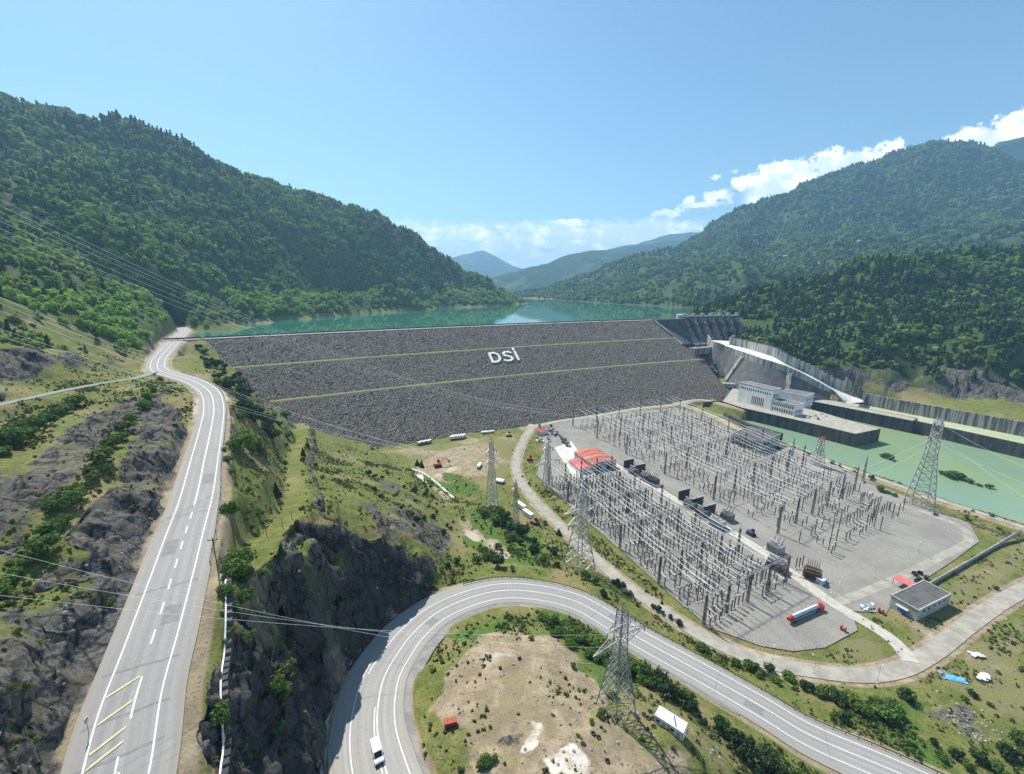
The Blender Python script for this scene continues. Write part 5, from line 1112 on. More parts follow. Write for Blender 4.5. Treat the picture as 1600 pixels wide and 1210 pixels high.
bright = [quads_mesh('bright', crown_arrays(85, 1.0, .95, .30, 45+s, 'round', 7), M['leaf_shore_lit'], tree_core(1.0, .95, .1)) for s in range(3)]
stuff('shore_wood', 'green wood on the low left shore spur, its sunlit look put into the leaf colour', 'wood', P1[spur]-[0, 0, .8], S1[spur]*.9, kind_coll('shorewood', bright), M['leaf_shore_lit'])
P1 = P1[~spur]; S1 = S1[~spur]; i1 = i1[~spur]
stuff('forest', 'dense broadleaf forest covering the mountainsides', 'forest', P1-[0, 0, .8], S1, kind_coll('broadleaf', broad), M['forest_leaf'])
stuff('pine_forest', 'dark pines growing through the forest and over the hill behind the spillway', 'forest', P2-[0, 0, .8], (3.0+3.0*g_.random(len(P2)))*far_k(i2)*np.where(_r[i2] < 420, .7, 1), kind_coll('pine', pine), M['forest_pine'])
# low scrub on the near slopes
near = (_r < 430) & _infr & (~_dam)
bare = (poly_sd(GX, GY, YARD) > -3) | (poly_sd(GX, GY, RIVP) > -3)
for Q, a in ((ACC, 4), (RIV, 4), (TOE, 4), (SIDE, 3.5), (TRK, 3)):
    of, zz, ix = line_sd(GX, GY, Q, 12, 1); bare |= np.abs(np.nan_to_num(of, nan=99)) < a
for Q, L_, R_, mg in CORR:
    of, zz, ix = line_sd(GX, GY, Q, 22, 1); k = np.nan_to_num(ix).astype(int); o_ = np.nan_to_num(of, nan=99); bare |= (o_ > L_[k]-1.6) & (o_ < R_[k]+3.8) & ~np.isnan(of)
infield = poly_sd(GX, GY, FIELD) > 0
cl2 = sstep(-.05, .45, fbm(GX, GY, 12, 4, 91))
sd_ = near*(~bare)*(1-.93*GCOV[:, 1])*(1-.75*GCOV[:, 0])*(.05+.95*cl2)*np.where(infield, .12, 1)*np.where(_r > 300, .35, 1)*(2.0+2.5*GCOV[:, 2])
slope_ = poly_sd(GX, GY, px([(345,590,76),(385,590,66),(440,620,33),(475,660,30),(475,700,40),(462,790,56),(420,860,65),(350,880,70),(352,760,73),(372,680,74)])) > 0
sd_ = sd_+slope_*near*(~bare)*.9*sstep(-.2, .3, fbm(GX, GY, 7, 3, 93))
P3, i3 = pick(sd_, 3)
stuff('scrub', 'low scrub and weeds dotted over the near slopes', 'scrub', P3-[0, 0, .05], (.14+.66*g_.random(len(P3))**3.6)*(1+.25*GCOV[i3, 2]), kind_coll('weed', scrub), M['leaf_olive'])
# loose boulders under the rock faces and on the rubble heaps
def stone(seed):
    g = np.random.default_rng(seed); mb = MB(); mb.lathe((0, 0, -.4), [(.3, 0), (.55, .25), (.5, .6), (.2, .85)], 6); V = np.array(mb.v); V *= 1+(g.random(V.shape)-.5)*.5
    me = bpy.data.meshes.new('stone'); me.from_pydata([tuple(p) for p in V], [], mb.f); me.materials.append(M['boulder']); me.update(); return me
rk_ = near*(~bare)*(.10*sstep(.35, .6, GCOV[:, 0])*(1-sstep(.85, 1, GCOV[:, 0])))
heap = np.zeros(len(GX))
for P_l in ([(1455,1105,0),(1510,1098,0),(1560,1130,1),(1575,1160,1),(1530,1165,2),(1480,1140,1)], [(1438,1090,0),(1470,1075,0),(1480,1090,0)], [(1520,1040,0),(1560,1030,0),(1545,1060,0)], [(1095,1155,19),(1120,1165,16),(1140,1200,16),(1120,1195,18)], [(640,1120,26),(655,1190,28),(690,1200,29),(680,1120,26)], [(950,1120,25),(1010,1120,25),(1030,1165,25),(970,1150,25)]):
    heap = np.maximum(heap, sstep(-1, 2, poly_sd(GX, GY, px(P_l))))
P4, i4 = pick(rk_+(heap*1.1+.10*(GCOV[:, 1] > .4)*(GX > -60)*(_r < 140)+.45*(GCOV[:, 1] > .2)*(GX < -25)*(_r < 170))*near*(~bare), 4)
stuff('scree', 'loose grey boulders and rubble on the slopes and heaps', 'rubble', P4, (.15+.75*g_.random(len(P4))**3.5)*np.where((GCOV[i4, 1] > .2) & (GX[i4] < -25), .6, 1), kind_coll('rock', [stone(s) for s in range(4)]), M['boulder'])
print('scatter', len(P1), len(P2), len(P3), len(P4))
# ------------------------------------------------------------------ copies
def copy_tree(o, parent=None):
    c = o.copy(); C.objects.link(c)
    if parent is not None: c.parent = parent
    for ch in list(o.children): copy_tree(ch, c)
    return c
def put(o, loc, rz, label=None, group=None, s=None):
    o.location = loc; o.rotation_euler = (0, 0, rz)
    if label: o['label'] = label
    if group: o['group'] = group
    if s: o.scale = s
    return o
# ------------------------------------------------------------------ lattice pylons
def lattice(mb, p, w0, w1, z0, z1, n, bar, leg):
    prev = None; lev = []
    for k in range(n+1):
        f = k/n; f = 1-(1-f)**1.25; w = w0+(w1-w0)*f; z = z0+(z1-z0)*f
        lev.append([(p[0]-w, p[1]-w, z), (p[0]+w, p[1]-w, z), (p[0]+w, p[1]+w, z), (p[0]-w, p[1]+w, z)])
    for a, b in zip(lev[:-1], lev[1:]):
        for i in range(4):
            j = (i+1) % 4
            mb.bar(a[i], b[j], bar); mb.bar(a[j], b[i], bar); mb.bar(b[i], b[j], bar)
    return lev
def pylon(name, label, cat, pos, h, w0, waist, rz, arms, k=1.0, m='galvanised', group=None, panels=8, top_w=None, tipm=None):
    """arms: list of (height fraction, half span, drop)"""
    t = thing(name, label, cat, tuple(pos), rz, group); hw = h*.58; tw = waist*.75 if top_w is None else top_w; b = .13*k
    mb = MB(); l1 = lattice(mb, (0, 0), w0, waist, 0, hw, panels, b, 0); lattice(mb, (0, 0), waist, tw, hw, h*.93, max(3, panels-2), b*.85, 0)
    for i in range(4): mb.bar((0, 0, h), ((-1, 1, 1, -1)[i]*tw, (-1, -1, 1, 1)[i]*tw, h*.93), b)
    mb.build('bracing', M[m], t)
    for sx, sy in ((-1, -1), (1, -1), (1, 1), (-1, 1)):
        MB().tube([(sx*w0, sy*w0, -.4), (sx*waist, sy*waist, hw), (sx*tw, sy*tw, h*.93)], b*1.7).build('leg', M[m], t)
        MB().box((sx*w0, sy*w0, -.2), (1.1*k, 1.1*k, .9)).build('footing', M['concrete'], t)
    for f, sp, dz in arms:
        z = h*f; wz = waist+(tw-waist)*max(0, min(1, (z-hw)/(h*.93-hw))); a_ = MB(); ins = []
        for sx in (-1, 1):
            tip = (sx*sp, 0, z)
            for sy in (-1, 1):
                a_.bar((sx*wz, sy*wz, z), tip, b*1.2); a_.bar((sx*wz, sy*wz, z+dz), tip, b*1.1)
                for q in (.3, .6):
                    lo = Vector((sx*wz, sy*wz, z)).lerp(Vector(tip), q); hi = Vector((sx*wz, sy*wz, z+dz)).lerp(Vector(tip), q); a_.bar(lo, hi, b*.8); a_.bar(hi, Vector((sx*wz, sy*wz, z)).lerp(Vector(tip), q-.3), b*.8)
            for q in (.3, .6): a_.bar(Vector((sx*wz, -wz, z)).lerp(Vector(tip), q), Vector((sx*wz, wz, z)).lerp(Vector(tip), q), b*.8)
            ins.append(tip)
        arm = a_.build('crossarm', M[tipm or m], t)
        for tip in ins: MB().lathe((tip[0]*.96, 0, z-2.0*k), [(.05, 0), (.16*k, .2), (.16*k, 1.7*k), (.05, 2.0*k)], 6).build('insulator', M['porcelain'], arm)
    return t
def gpt(u, v): return G([(u, v)])[0]
crz = math.atan2(DD[1], DD[0])
pA = np.array(W(962, 1110, 24.5)); pylon('lattice_pylon', 'nearest lattice pylon standing on the sandy mound beside the white containers', 'pylon', (pA[0], pA[1], Hs(pA[0], pA[1])), 32, 3.6, 1.25, R(32), [(.66, 9.0, 2.2), (.80, 5.0, 1.5)], .85, 'steel', group='lattice pylons of the power lines', panels=7)
pB = gpt(905, 888); pylon('lattice_pylon', 'wide legged lattice pylon between the hairpin road and the switchyard', 'pylon', pB, 41, 5.4, 1.9, crz, [(.58, 7, 2), (.72, 9, 2.2)], 1.35, group='lattice pylons of the power lines', panels=6)
pC = gpt(769, 795); pylon('lattice_pylon', 'slim tall lattice pylon on the grass beside the dark thicket', 'pylon', pC, 46, 2.9, 1.2, crz+.2, [(.66, 4, 1.5), (.80, 3.6, 1.5)], 1.2, group='lattice pylons of the power lines', panels=9)
pD = gpt(855, 764); pylon('lattice_pylon', 'lattice pylon with a wide low crossarm left of the red roofed workshop', 'pylon', pD, 33, 2.4, 1.3, crz+.1, [(.56, 10, 2.0), (.86, 4, 1.5)], 1.35, group='lattice pylons of the power lines', panels=6)
pE = gpt(887, 810); pylon('lattice_pylon', 'small slender pylon rising out of the dark thicket', 'pylon', gpt(806, 828), 30, 1.5, .7, crz, [(.8, 2.6, 1)], 1.0, group='lattice pylons of the power lines', panels=6)
pF = np.array(W(1436, 788, 0)); pylon('lattice_pylon', 'tallest lattice pylon at the river corner of the switchyard', 'pylon', (pF[0], pF[1], 0), 56, 5.6, 2.3, crz, [(.80, 6, 2.5), (.95, 5, 2)], 1.6, group='lattice pylons of the power lines', panels=8)
pG = np.array(W(1277, 727, 0)); pylon('lattice_pylon', 'short river bank pylon with bright orange crossarm', 'pylon', (pG[0], pG[1], 0), 22, 3.4, 1.7, crz, [(.97, 4.2, 1.6)], 1.5, 'galvanised', 'lattice pylons of the power lines', 5, None, 'orange_paint')
pH = np.array(W(1348, 752, 0)); pylon('lattice_mast', 'needle thin lattice mast on the river bank between the two pylons', 'mast', (pH[0], pH[1], 0), 19, .55, .35, crz, [], 1.2, group='slender masts along the river bank', panels=7, top_w=.12)
pI = np.array(W(1237, 715, 0)); pylon('lattice_mast', 'thin lattice mast on the river bank just left of the orange tipped pylon', 'mast', (pI[0], pI[1], 0), 17, .5, .3, crz, [], 1.2, group='slender masts along the river bank', panels=7, top_w=.12)
pJ = gpt(843, 676); pylon('lattice_mast', 'pale lattice mast over the small red roofed hut at the dam toe', 'mast', pJ, 24, .9, .6, crz, [], 1.4, 'galvanised', None, 7, .25)
for q, lb in (((75, 186, 870), 'tiny wide armed pylon on the left mountain ridge'), ((349, 262, 1075), 'tiny narrow pylon lower down the left mountain ridge')):
    x, y, z = Dp(*q); pylon('ridge_pylon', lb, 'pylon', (x, y, z-12), 30 if q[0] < 100 else 24, 3, 1.4, .4, [(.86, 11, 2.5)] if q[0] < 100 else [(.86, 4, 2)], 4.0, 'steel', None, 4)
# ------------------------------------------------------------------ switchyard
mat('trench', (.30, .29, .265), (.22, .21, .195), .6, .9)
yA = [np.array(W(u, v, .05)) for u, v in ((858, 757), (955, 741), (1236, 916), (1108, 985))]    # far-left, far-right, near-right, near-left
yB = [np.array(W(u, v, .05)) for u, v in ((895, 666), (1062, 641), (1402, 797), (1302, 880))]
def yp(Y, s, t): p = (Y[0]*(1-t)+Y[1]*t)*(1-s)+(Y[3]*(1-t)+Y[2]*t)*s; return p
def yrz(Y, t): d = yp(Y, 1, t)-yp(Y, 0, t); return math.atan2(d[1], d[0])
LA = [np.linalg.norm(yp(Y, 1, .5)-yp(Y, 0, .5)) for Y in (yA, yB)]; print('blocks', LA, np.linalg.norm(yA[1]-yA[0]), np.linalg.norm(yA[2]-yA[3]), np.linalg.norm(yB[1]-yB[0]), np.linalg.norm(yB[2]-yB[3]))
def post_parts(t, h, leg, cap=True, x=0):
    MB().box((x, 0, .15), (.9, .9, .5)).build('footing', M['pale_concrete'], t)
    MB().bar((x, 0, .3), (x, 0, h*leg), .30, 4).build('stand', M['dark_steel'], t)
    pr = [(.10, 0)]; n = 5; L = h*(1-leg)
    for i in range(n): pr += [(.34, L*(i+.25)/n), (.18, L*(i+.9)/n)]
    MB().lathe((x, 0, h*leg), pr+[(.13, L)], 6).build('insulator', M['porcelain'], t)
    if cap: MB().box((x, 0, h+.1), (.4, .4, .25)).build('cap', M['galvanised'], t)
p_post = thing('insulator_post', 'brown insulator post on a thin steel stand in the switchyard rows', 'insulator post', (0, 0, 0), 0, 'insulator posts in the switchyard'); post_parts(p_post, 6.6, .52)
p_tall = thing('tall_insulator_post', 'tall dark insulator post standing above the rest in the switchyard', 'insulator post', (0, 0, 0), 0, 'tall insulator posts in the switchyard'); post_parts(p_tall, 9.4, .55)
p_dis = thing('disconnector', 'disconnector switch of two posts joined by a pale arm in the switchyard', 'switch', (0, 0, 0), 0, 'disconnector switches in the switchyard')
for x in (-1.5, 1.5): post_parts(p_dis, 4.6, .5, False, x)
MB().box((0, 0, 4.75), (3.6, .16, .16)).build('switch_arm', M['aluminium_wire'], p_dis); MB().box((0, 0, 2.3), (3.4, .22, .22)).build('base_beam', M['galvanised'], p_dis)
p_ct = thing('current_transformer', 'post with a swollen grey head, a current transformer in the switchyard', 'current transformer', (0, 0, 0), 0, 'current transformers in the switchyard'); post_parts(p_ct, 4.8, .45, False)
MB().lathe((0, 0, 4.8), [(.2, 0), (.5, .25), (.52, .9), (.2, 1.15)], 8).build('head_tank', M['galvanised'], p_ct)
p_brk = thing('circuit_breaker', 'T shaped circuit breaker on a single dark post in the switchyard', 'circuit breaker', (0, 0, 0), 0, 'circuit breakers in the switchyard'); post_parts(p_brk, 5.2, .42, False)
mb = MB(); mb.bar((-1.6, 0, 5.9), (0, 0, 5.2), .26, 6); mb.bar((1.6, 0, 5.9), (0, 0, 5.2), .26, 6); mb.build('interrupter', M['porcelain'], p_brk); MB().box((0, 0, 1.2), (.9, .7, 1.1)).build('drive_box', M['galvanised'], p_brk)
protos = {'post': p_post, 'tall': p_tall, 'dis': p_dis, 'ct': p_ct, 'brk': p_brk}; used = set(); cnt = {}
def yard_item(k, p, rz):
    o = protos[k] if k not in used else copy_tree(protos[k]); used.add(k); cnt[k] = cnt.get(k, 0)+1
    s = float(.9+.2*rng.random()); put(o, (float(p[0]), float(p[1]), .05), rz, s=(1, 1, s))
for Y, rows, ncol in ((yA, 19, 27), (yB, 23, 33)):
    for i in range(rows):
        t_ = (i+.5)/rows; bay = i//3
        for j in range(ncol):
            s_ = (j+.5+.12*math.sin(bay*2.1))/ncol
            if Y is yB and s_ > .82 and t_ < .45 and rng.random() < .5: continue
            kind = ('post', 'dis', 'ct', 'brk', 'tall', None, 'dis', 'tall', 'brk', 'ct')[(j+bay*3) % 10]
            if kind is None or rng.random() < .10: continue
            if cnt.get(kind, 0) >= 298: continue
            yard_item(kind, yp(Y, s_, t_)+np.array([rng.random()-.5, rng.random()-.5, 0])*.5, yrz(Y, t_)+(math.pi/2 if kind == 'brk' else 0))
# a few stand alone at the open end
for u, v, k in ((1365, 826, 'tall'), (1375, 829, 'tall'), (1393, 812, 'tall'), (1402, 810, 'tall'), (1410, 800, 'tall'), (1388, 800, 'post'), (1294, 862, 'tall'), (1305, 852, 'tall'), (1243, 889, 'post'), (1248, 889, 'post'), (1253, 886, 'post')):
    yard_item(k, np.array(W(u, v, .05)), .3)
def gantry_col(h):
    mb = MB(); lattice(mb, (0, 0), .46, .30, 0, h, 9, .085, 0)
    for sx, sy in ((-1, -1), (1, -1), (1, 1), (-1, 1)): mb.bar((sx*.46, sy*.46, 0), (sx*.30, sy*.30, h), .11)
    mb.bar((0, 0, h), (0, 0, h+3.2), .12, 4, .05); return mb
gi = 0
for Y, S_, T_, hh, nm in ((yA, (.0, .19, .38, .58, .79, .98), (0, .25, .5, .75, 1), 13.5, 'lower'), (yB, (.0, .17, .34, .52, .70, .88), (0, .2, .4, .6, .8, 1), 16, 'upper')):
    for k, s_ in enumerate(S_):
        base = yp(Y, s_, .5); d = yp(Y, s_, 1)-yp(Y, s_, 0); L = np.linalg.norm(d[:2]); rz = math.atan2(d[1], d[0])
        word = ('farthest', 'second farthest', 'third farthest', 'third nearest', 'second nearest', 'nearest')[k]
        t = thing('portal_gantry', '%s steel lattice portal gantry across the %s block of the switchyard' % (word, 'left' if nm == 'lower' else 'right'), 'gantry', (float(base[0]), float(base[1]), .05), rz, 'portal gantries of the switchyard')
        for tt in T_:
            x = (tt-.5)*L; o = gantry_col(hh).build('column', M['dark_steel'], t); o.location = (x, 0, 0)
        mb = MB(); n = int(L/2.2)
        for y, z in ((-.3, hh), (.3, hh), (-.3, hh+.7), (.3, hh+.7)): mb.bar((-L/2, y, z), (L/2, y, z), .06)
        for i in range(n):
            x0, x1 = -L/2+L*i/n, -L/2+L*(i+1)/n
            for y in (-.3, .3): mb.bar((x0, y, hh if i % 2 else hh+.7), (x1, y, hh+.7 if i % 2 else hh), .04)
        beam = mb.build('beam', M['galvanised'], t)
        for q in range(len(T_)-1):
            for r in (.25, .5, .75):
                x = ((T_[q]+(T_[q+1]-T_[q])*r)-.5)*L
                for sy in (-1, 1): MB().bar((x, sy*.4, hh), (x, sy*2.4, hh-.5), .16, 5).build('insulator', M['porcelain'], beam)
def wire(name, label, cat, pts, r, m, sag, group, n=10):
    mb = MB(); P = []
    for a, b, sg in zip(pts[:-1], pts[1:], sag if isinstance(sag, (list, tuple)) else [sag]*(len(pts)-1)):
        a = np.array(a, float); b = np.array(b, float)
        for f in np.linspace(0, 1, n)[(1 if P else 0):]: P.append(tuple(a+(b-a)*f-np.array([0, 0, 4*sg*f*(1-f)])))
    mb.tube(P, r, 5); return tag(mb.build(name, M[m], None), label, cat, group)
for Y, S_, T_, hh, nm in ((yA, (.0, .19, .38, .58, .79, .98), (0, .25, .5, .75, 1), 13.3, 'left'), (yB, (.0, .17, .34, .52, .70, .88), (0, .2, .4, .6, .8, 1), 15.8, 'right')):
    for q in range(len(T_)-1):
        for r in (.25, .5, .75):
            tt = T_[q]+(T_[q+1]-T_[q])*r; P = [yp(Y, s, tt)+np.array([0, 0, hh-.4]) for s in S_]
            wire('overhead_conductor', 'bright overhead conductor strung lengthwise over the %s block of the switchyard' % nm, 'conductor', P, .14, 'aluminium_wire', .9, 'overhead conductors of the %s switchyard block' % nm, 8)
# low tubular busbars across the bays, on their posts
for Y, ss, nm in ((yA, (.10, .22, .45, .58, .82), 'left'), (yB, (.08, .2, .36, .47, .68, .78), 'right')):
    for s_ in ss: wire('low_busbar', 'low tubular busbar lying across the bays of the %s switchyard block' % nm, 'busbar', [yp(Y, s_, .02)+np.array([0, 0, 6.2]), yp(Y, s_, .5)+np.array([0, 0, 6.2]), yp(Y, s_, .98)+np.array([0, 0, 6.2])], .07, 'aluminium_wire', .1, 'low busbars of the %s switchyard block' % nm, 3)
# concrete cable trenches between the bays
for Y, ts, nm in ((yA, (.03, .25, .5, .75, .97), 'left'), (yB, (.03, .2, .4, .6, .8, .97), 'right')):
    for q in ts:
        a, b = yp(Y, -.02, q), yp(Y, 1.0, q); Q_ = np.array([a+(b-a)*f for f in np.linspace(0, 1, 12)]); Q_[:, 2] = .05
        tag(ribbon('cable_trench', Q_, -.55, .55, M['trench'], .13, .12), 'narrow concrete cable trench running between the bays of the %s switchyard block' % nm, 'cable trench', 'cable trenches in the switchyard')
    for q in (.12, .30, .48, .66, .9):
        a, b = yp(Y, q, 0), yp(Y, q, 1); Q_ = np.array([a+(b-a)*f for f in np.linspace(0, 1, 12)]); Q_[:, 2] = .05
        tag(ribbon('cross_trench', Q_, -.45, .45, M['trench'], .10, .1), 'narrow concrete cable trench running across the bays of the %s switchyard block' % nm, 'cable trench', 'cross trenches in the switchyard')
# ------------------------------------------------------------------ power lines over the valley
gB = yp(yB, 0, .1); gA = yp(yA, 0, .3)
k = 0
for v0, d0, u1, v1, dd in ((292,150,855,640,0), (302,150,862,641,0), (312,150,870,642,0), (328,145,900,648,0), (340,145,908,650,0), (352,145,916,651,0)):
    a = Dp(-40, v0, d0); b = Dp(u1, v1, 400)
    wire('power_cable', 'thin pale power cable sweeping over the left hillside to the far switchyard gantry', 'cable', [a, b], .042, 'aluminium_wire', 16, 'upper power cables over the left hillside', 40)
for v0, d0, tx in ((448, 95, 0), (458, 95, 1), (470, 95, 2), (500, 92, 3), (512, 92, 4)):
    a = Dp(-40, v0, d0); b = (pD[0]-9+4*tx, pD[1]-4+2*tx, pD[2]+19)
    wire('power_cable', 'thin pale power cable crossing the rock cut to the pylon by the workshop', 'cable', [a, b], .032, 'aluminium_wire', 11, 'middle power cables over the rock cut', 36)
for v0, tx in ((852, -1), (890, 0), (927, 1)):
    a = Dp(-30, v0, 58); c_, s_ = math.cos(R(32)), math.sin(R(32)); b = (pA[0]+c_*8.6*tx, pA[1]+s_*8.6*tx, Hs(pA[0], pA[1])+32*.66-2.2)
    wire('power_cable', 'power cable crossing the mountain road and cliff to the nearest pylon', 'cable', [a, b], .02, 'aluminium_wire', 3.0, 'lower power cables to the nearest pylon', 30)
for i, (u1, v1) in enumerate(((1640, 770), (1640, 800), (1640, 745))):
    a = (pF[0]+(-5, 5, 0)[i], pF[1]+(-2, 2, 0)[i], 44+(0, 0, 9)[i]); b = Dp(u1, v1, 210)
    wire('power_cable', 'pale power cable running from the tallest pylon out over the river', 'cable', [a, b], .06, 'aluminium_wire', 2, 'power cables over the river', 14)
for i, q in enumerate(((1376, 790), (1390, 793))):
    a = (pF[0]+(-5, 4)[i], pF[1]-2, 43); b = Dp(1300, (752, 770)[i], 262)
    wire('power_cable', 'pale dropper cable slanting from the tallest pylon down to the switchyard', 'cable', [a, b], .06, 'aluminium_wire', 1, 'dropper cables at the tallest pylon', 8)
# ------------------------------------------------------------------ transformers
mat('dark_rust', (.10, .07, .055), (.16, .09, .06), 1.2, .8)
def transformer(name, label, pos, rz, L=7, w=3.2, h=3.6, m='steel', wall=None, group='power transformers', bush=3):
    t = thing(name, label, 'transformer', tuple(pos), rz, group)
    MB().box((0, 0, .2), (L+2.4, w+2.6, .5)).build('plinth', M['concrete'], t); MB().box((0, 0, .45+h/2), (L, w, h)).build('tank', M[m], t, bevel=.08)
    for sy in (-1, 1):
        mb = MB()
        for i in range(9): mb.box((-L*.4+L*.8*i/8, sy*(w/2+.75), .6+h*.45), (.22, 1.2, h*.8))
        mb.box((0, sy*(w/2+.75), .6+h*.86), (L*.84, .3, .25)); mb.box((0, sy*(w/2+.75), .6+h*.08), (L*.84, .3, .25)); mb.build('radiator', M[m], t)
    mb = MB(); mb.bar((-L*.42, -w*.3, h+1.9), (L*.2, -w*.3, h+1.9), .75, 10); mb.bar((-L*.3, -w*.3, h+.4), (-L*.3, -w*.3, h+1.6), .2); mb.bar((L*.1, -w*.3, h+.4), (L*.1, -w*.3, h+1.6), .2); mb.build('conservator', M[m], t)
    for i in range(bush):
        x = L*(-.3+.6*i/max(1, bush-1)); mb = MB(); mb.bar((x, w*.15, h+.4), (x, w*.75, h+3.4), .34, 8, .18); mb.bar((x, w*.75, h+3.4), (x, w*.82, h+3.9), .1, 5); mb.build('bushing', M['porcelain'], t)
    return t
rT = yrz(yB, 0.0)
def wall_at(u, v, rz, L=9, h=6.5, lb=''):
    p = W(u, v, .05); t = thing('fire_wall', lb, 'wall', p, rz, 'fire walls between the transformers')
    MB().box((0, 0, h/2), (L, .7, h)).build('wall', M['dark_concrete'], t); MB().box((0, 0, h+.12), (L+.3, 1.0, .25)).build('coping', M['concrete'], t)
for u, v, lb in ((982,734,'far end of the first bank'), (1000,742,'middle of the first bank'), (1068,783,'far end of the second bank'), (1089,796,'middle of the second bank'), (1108,808,'near end of the second bank')):
    wall_at(u, v-3, rT+math.pi/2, lb='dark fire wall at the %s of transformers' % lb)
for u, v, lb, m, L in ((990,741,'dark transformer at the far end beside the workshop','steel',6), (1008,750,'dark transformer in the middle of the far bank','steel',6), (1021,757,'dark transformer at the near end of the far bank','dark_steel',6), (1078,793,'grey transformer at the far end of the middle bank','steel',6.5), (1097,806,'grey transformer in the middle of the middle bank','steel',6.5),
                       (1120,822,'big pale green transformer at the near end of the middle bank','grey_wall',8), (1136,812,'grey transformer behind the pale green one','steel',6), (1212,888,'grey transformer nearest the left block of the switchyard','steel',7), (1211,862,'grey transformer beyond the nearest one on the drive','galvanised',7), (1268,903,'dark rusty transformer with many bushings near the open end','rust',7)):
    transformer('power_transformer', lb, W(u, v, .05), rT if 'rusty' not in lb else rT+.5, L, 3.4, 4.0, 'dark_rust' if m == 'rust' else m, bush=6 if 'rusty' in lb else 3)
t = thing('relay_kiosk', 'small light blue kiosk in front of the rusty transformer', 'kiosk', W(1281, 912, .05), rT); MB().box((0, 0, 1.3), (3, 2.4, 2.6)).build('cabinet', M['light_blue'], t); MB().box((0, 0, 2.7), (3.3, 2.7, .2)).build('roof', M['white_paint'], t); MB().box((0, -1.22, 1.2), (1.0, .06, 2.0)).build('door', M['galvanised'], t)
# ------------------------------------------------------------------ workshop, lower building, huts
def gable(name, label, cat, base, h, rise, wall, roof, over=.6, z=.05, doors=(), group=None):
    a, b, c = [np.array(W(u, v, z)) for u, v in base]; L = np.linalg.norm((b-a)[:2]); ux = (b-a)/L; rz = math.atan2(ux[1], ux[0]); nr = np.array([-ux[1], ux[0]]); D_ = abs(((c-b)[:2]*nr).sum()); ct = (a+b)[:2]/2+nr*D_/2
    t = thing(name, label, cat, (ct[0], ct[1], z), rz, group); x, y = L/2, D_/2
    MB().add([(-x,-y,0),(x,-y,0),(x,y,0),(-x,y,0),(-x,-y,h),(x,-y,h),(x,y,h),(-x,y,h),(-x,0,h+rise),(x,0,h+rise)], [(0,1,5,4),(2,3,7,6),(1,2,6,9,5),(3,0,4,8,7),(3,2,1,0)]).build('wall', M[wall], t)
    o = over; e = rise/y*o
    for s in (-1, 1):
        V = [(-x-o, 0, h+rise+.05), (x+o, 0, h+rise+.05), (x+o, s*(y+o), h-e+.05), (-x-o, s*(y+o), h-e+.05)]; V += [(p, q, r+.18) for p, q, r in V]
        MB().add(V, [(0,1,2,3),(7,6,5,4),(0,4,5,1),(1,5,6,2),(2,6,7,3),(3,7,4,0)]).build('roof', M[roof], t)
    for (sd, px_, w, hh) in doors:
        if sd == 'r': MB().box((x+.03, px_*D_, hh/2), (.1, w, hh)).build('door', M['window_dark'], t)
        else: MB().box((px_*L, -y-.03, hh/2), (w, .1, hh)).build('door', M['window_dark'], t)
    return t, L, D_
gable('workshop', 'workshop with a rusty red ribbed gable roof at the edge of the switchyard', 'workshop', [(897,716),(925,737),(957,727)], 5.4, 1.7, 'grey_wall', 'workshop_roof', .45, doors=(('r', -.2, 3.4, 3.6), ('r', .2, 3.4, 3.6))) if mat('workshop_roof', (.36, .085, .055), (.52, .30, .23), .9, .8, stretch=(1, .07, .07), lo=.5, hi=.6) else None
gable('workshop_annex', 'white annex with a pink red roof against the workshop', 'annex', [(889,727),(905,741),(920,736)], 3.6, 1.0, 'white_wall', 'roof_pink', .4, doors=(('r', 0, 1.6, 2.2),))
gable('toe_hut', 'small white hut with a red roof under the pale lattice mast', 'hut', [(837,678),(846,681),(851,676)], 3.0, 1.2, 'white_wall', 'roof_red', .3)
ap_ = MB(); ap_.v = [(x, y, .09) for x, y, z in px([(866,700,0),(893,690,0),(930,742,0),(898,748,0)])]; ap_.f = [(0, 1, 2, 3)[::-1]]; tag(ap_.build('workshop_apron', M['pale_concrete']), 'pale concrete apron in front of the red roofed workshop', 'pavement', kind='structure')
ug, L, D2, h = building('pump_house', 'grey concrete building with a tarred parapet roof at the lower end of the yard', 'building', [(1389,947),(1431,971),(1480,944)], .1, 4.8, 'grey_wall', 'roof_tar', [('r', .1, .9, 5, .62, .78, .5)], .45)
MB().box((-L*.02, -D2/2-.06, 1.3), (3.0, .14, 2.6)).build('door', M['blue_paint'], ug); MB().box((-L*.02, -D2/2-.8, 3.0), (4.2, 1.6, .2)).build('canopy', M['concrete_slab'], ug)
cx, cy, _ = W(1412, 918, 0); t = thing('red_canopy', 'red tin canopy behind the grey concrete building', 'canopy', (cx, cy, 0), rT)
MB().box((0, 0, 3.2), (7, 5, .2)).build('roof', M['roof_pink'], t)
for x in (-3.2, 3.2):
    for y in (-2.2, 2.2): MB().box((x, y, 1.55), (.18, .18, 3.1)).build('post', M['steel'], t)
# boundary wall from the grey building to the river road
wp = px([(1402,946,0),(1440,922,0),(1520,876,0),(1594,832,0)]); wl_ = thing('boundary_wall', 'low grey concrete boundary wall at the open end of the switchyard', 'wall', (0, 0, 0))
wall_strip('wall_panel', [(p[0], p[1], -.5, 2.0) for p in wp], .4, M['concrete'], wl_)
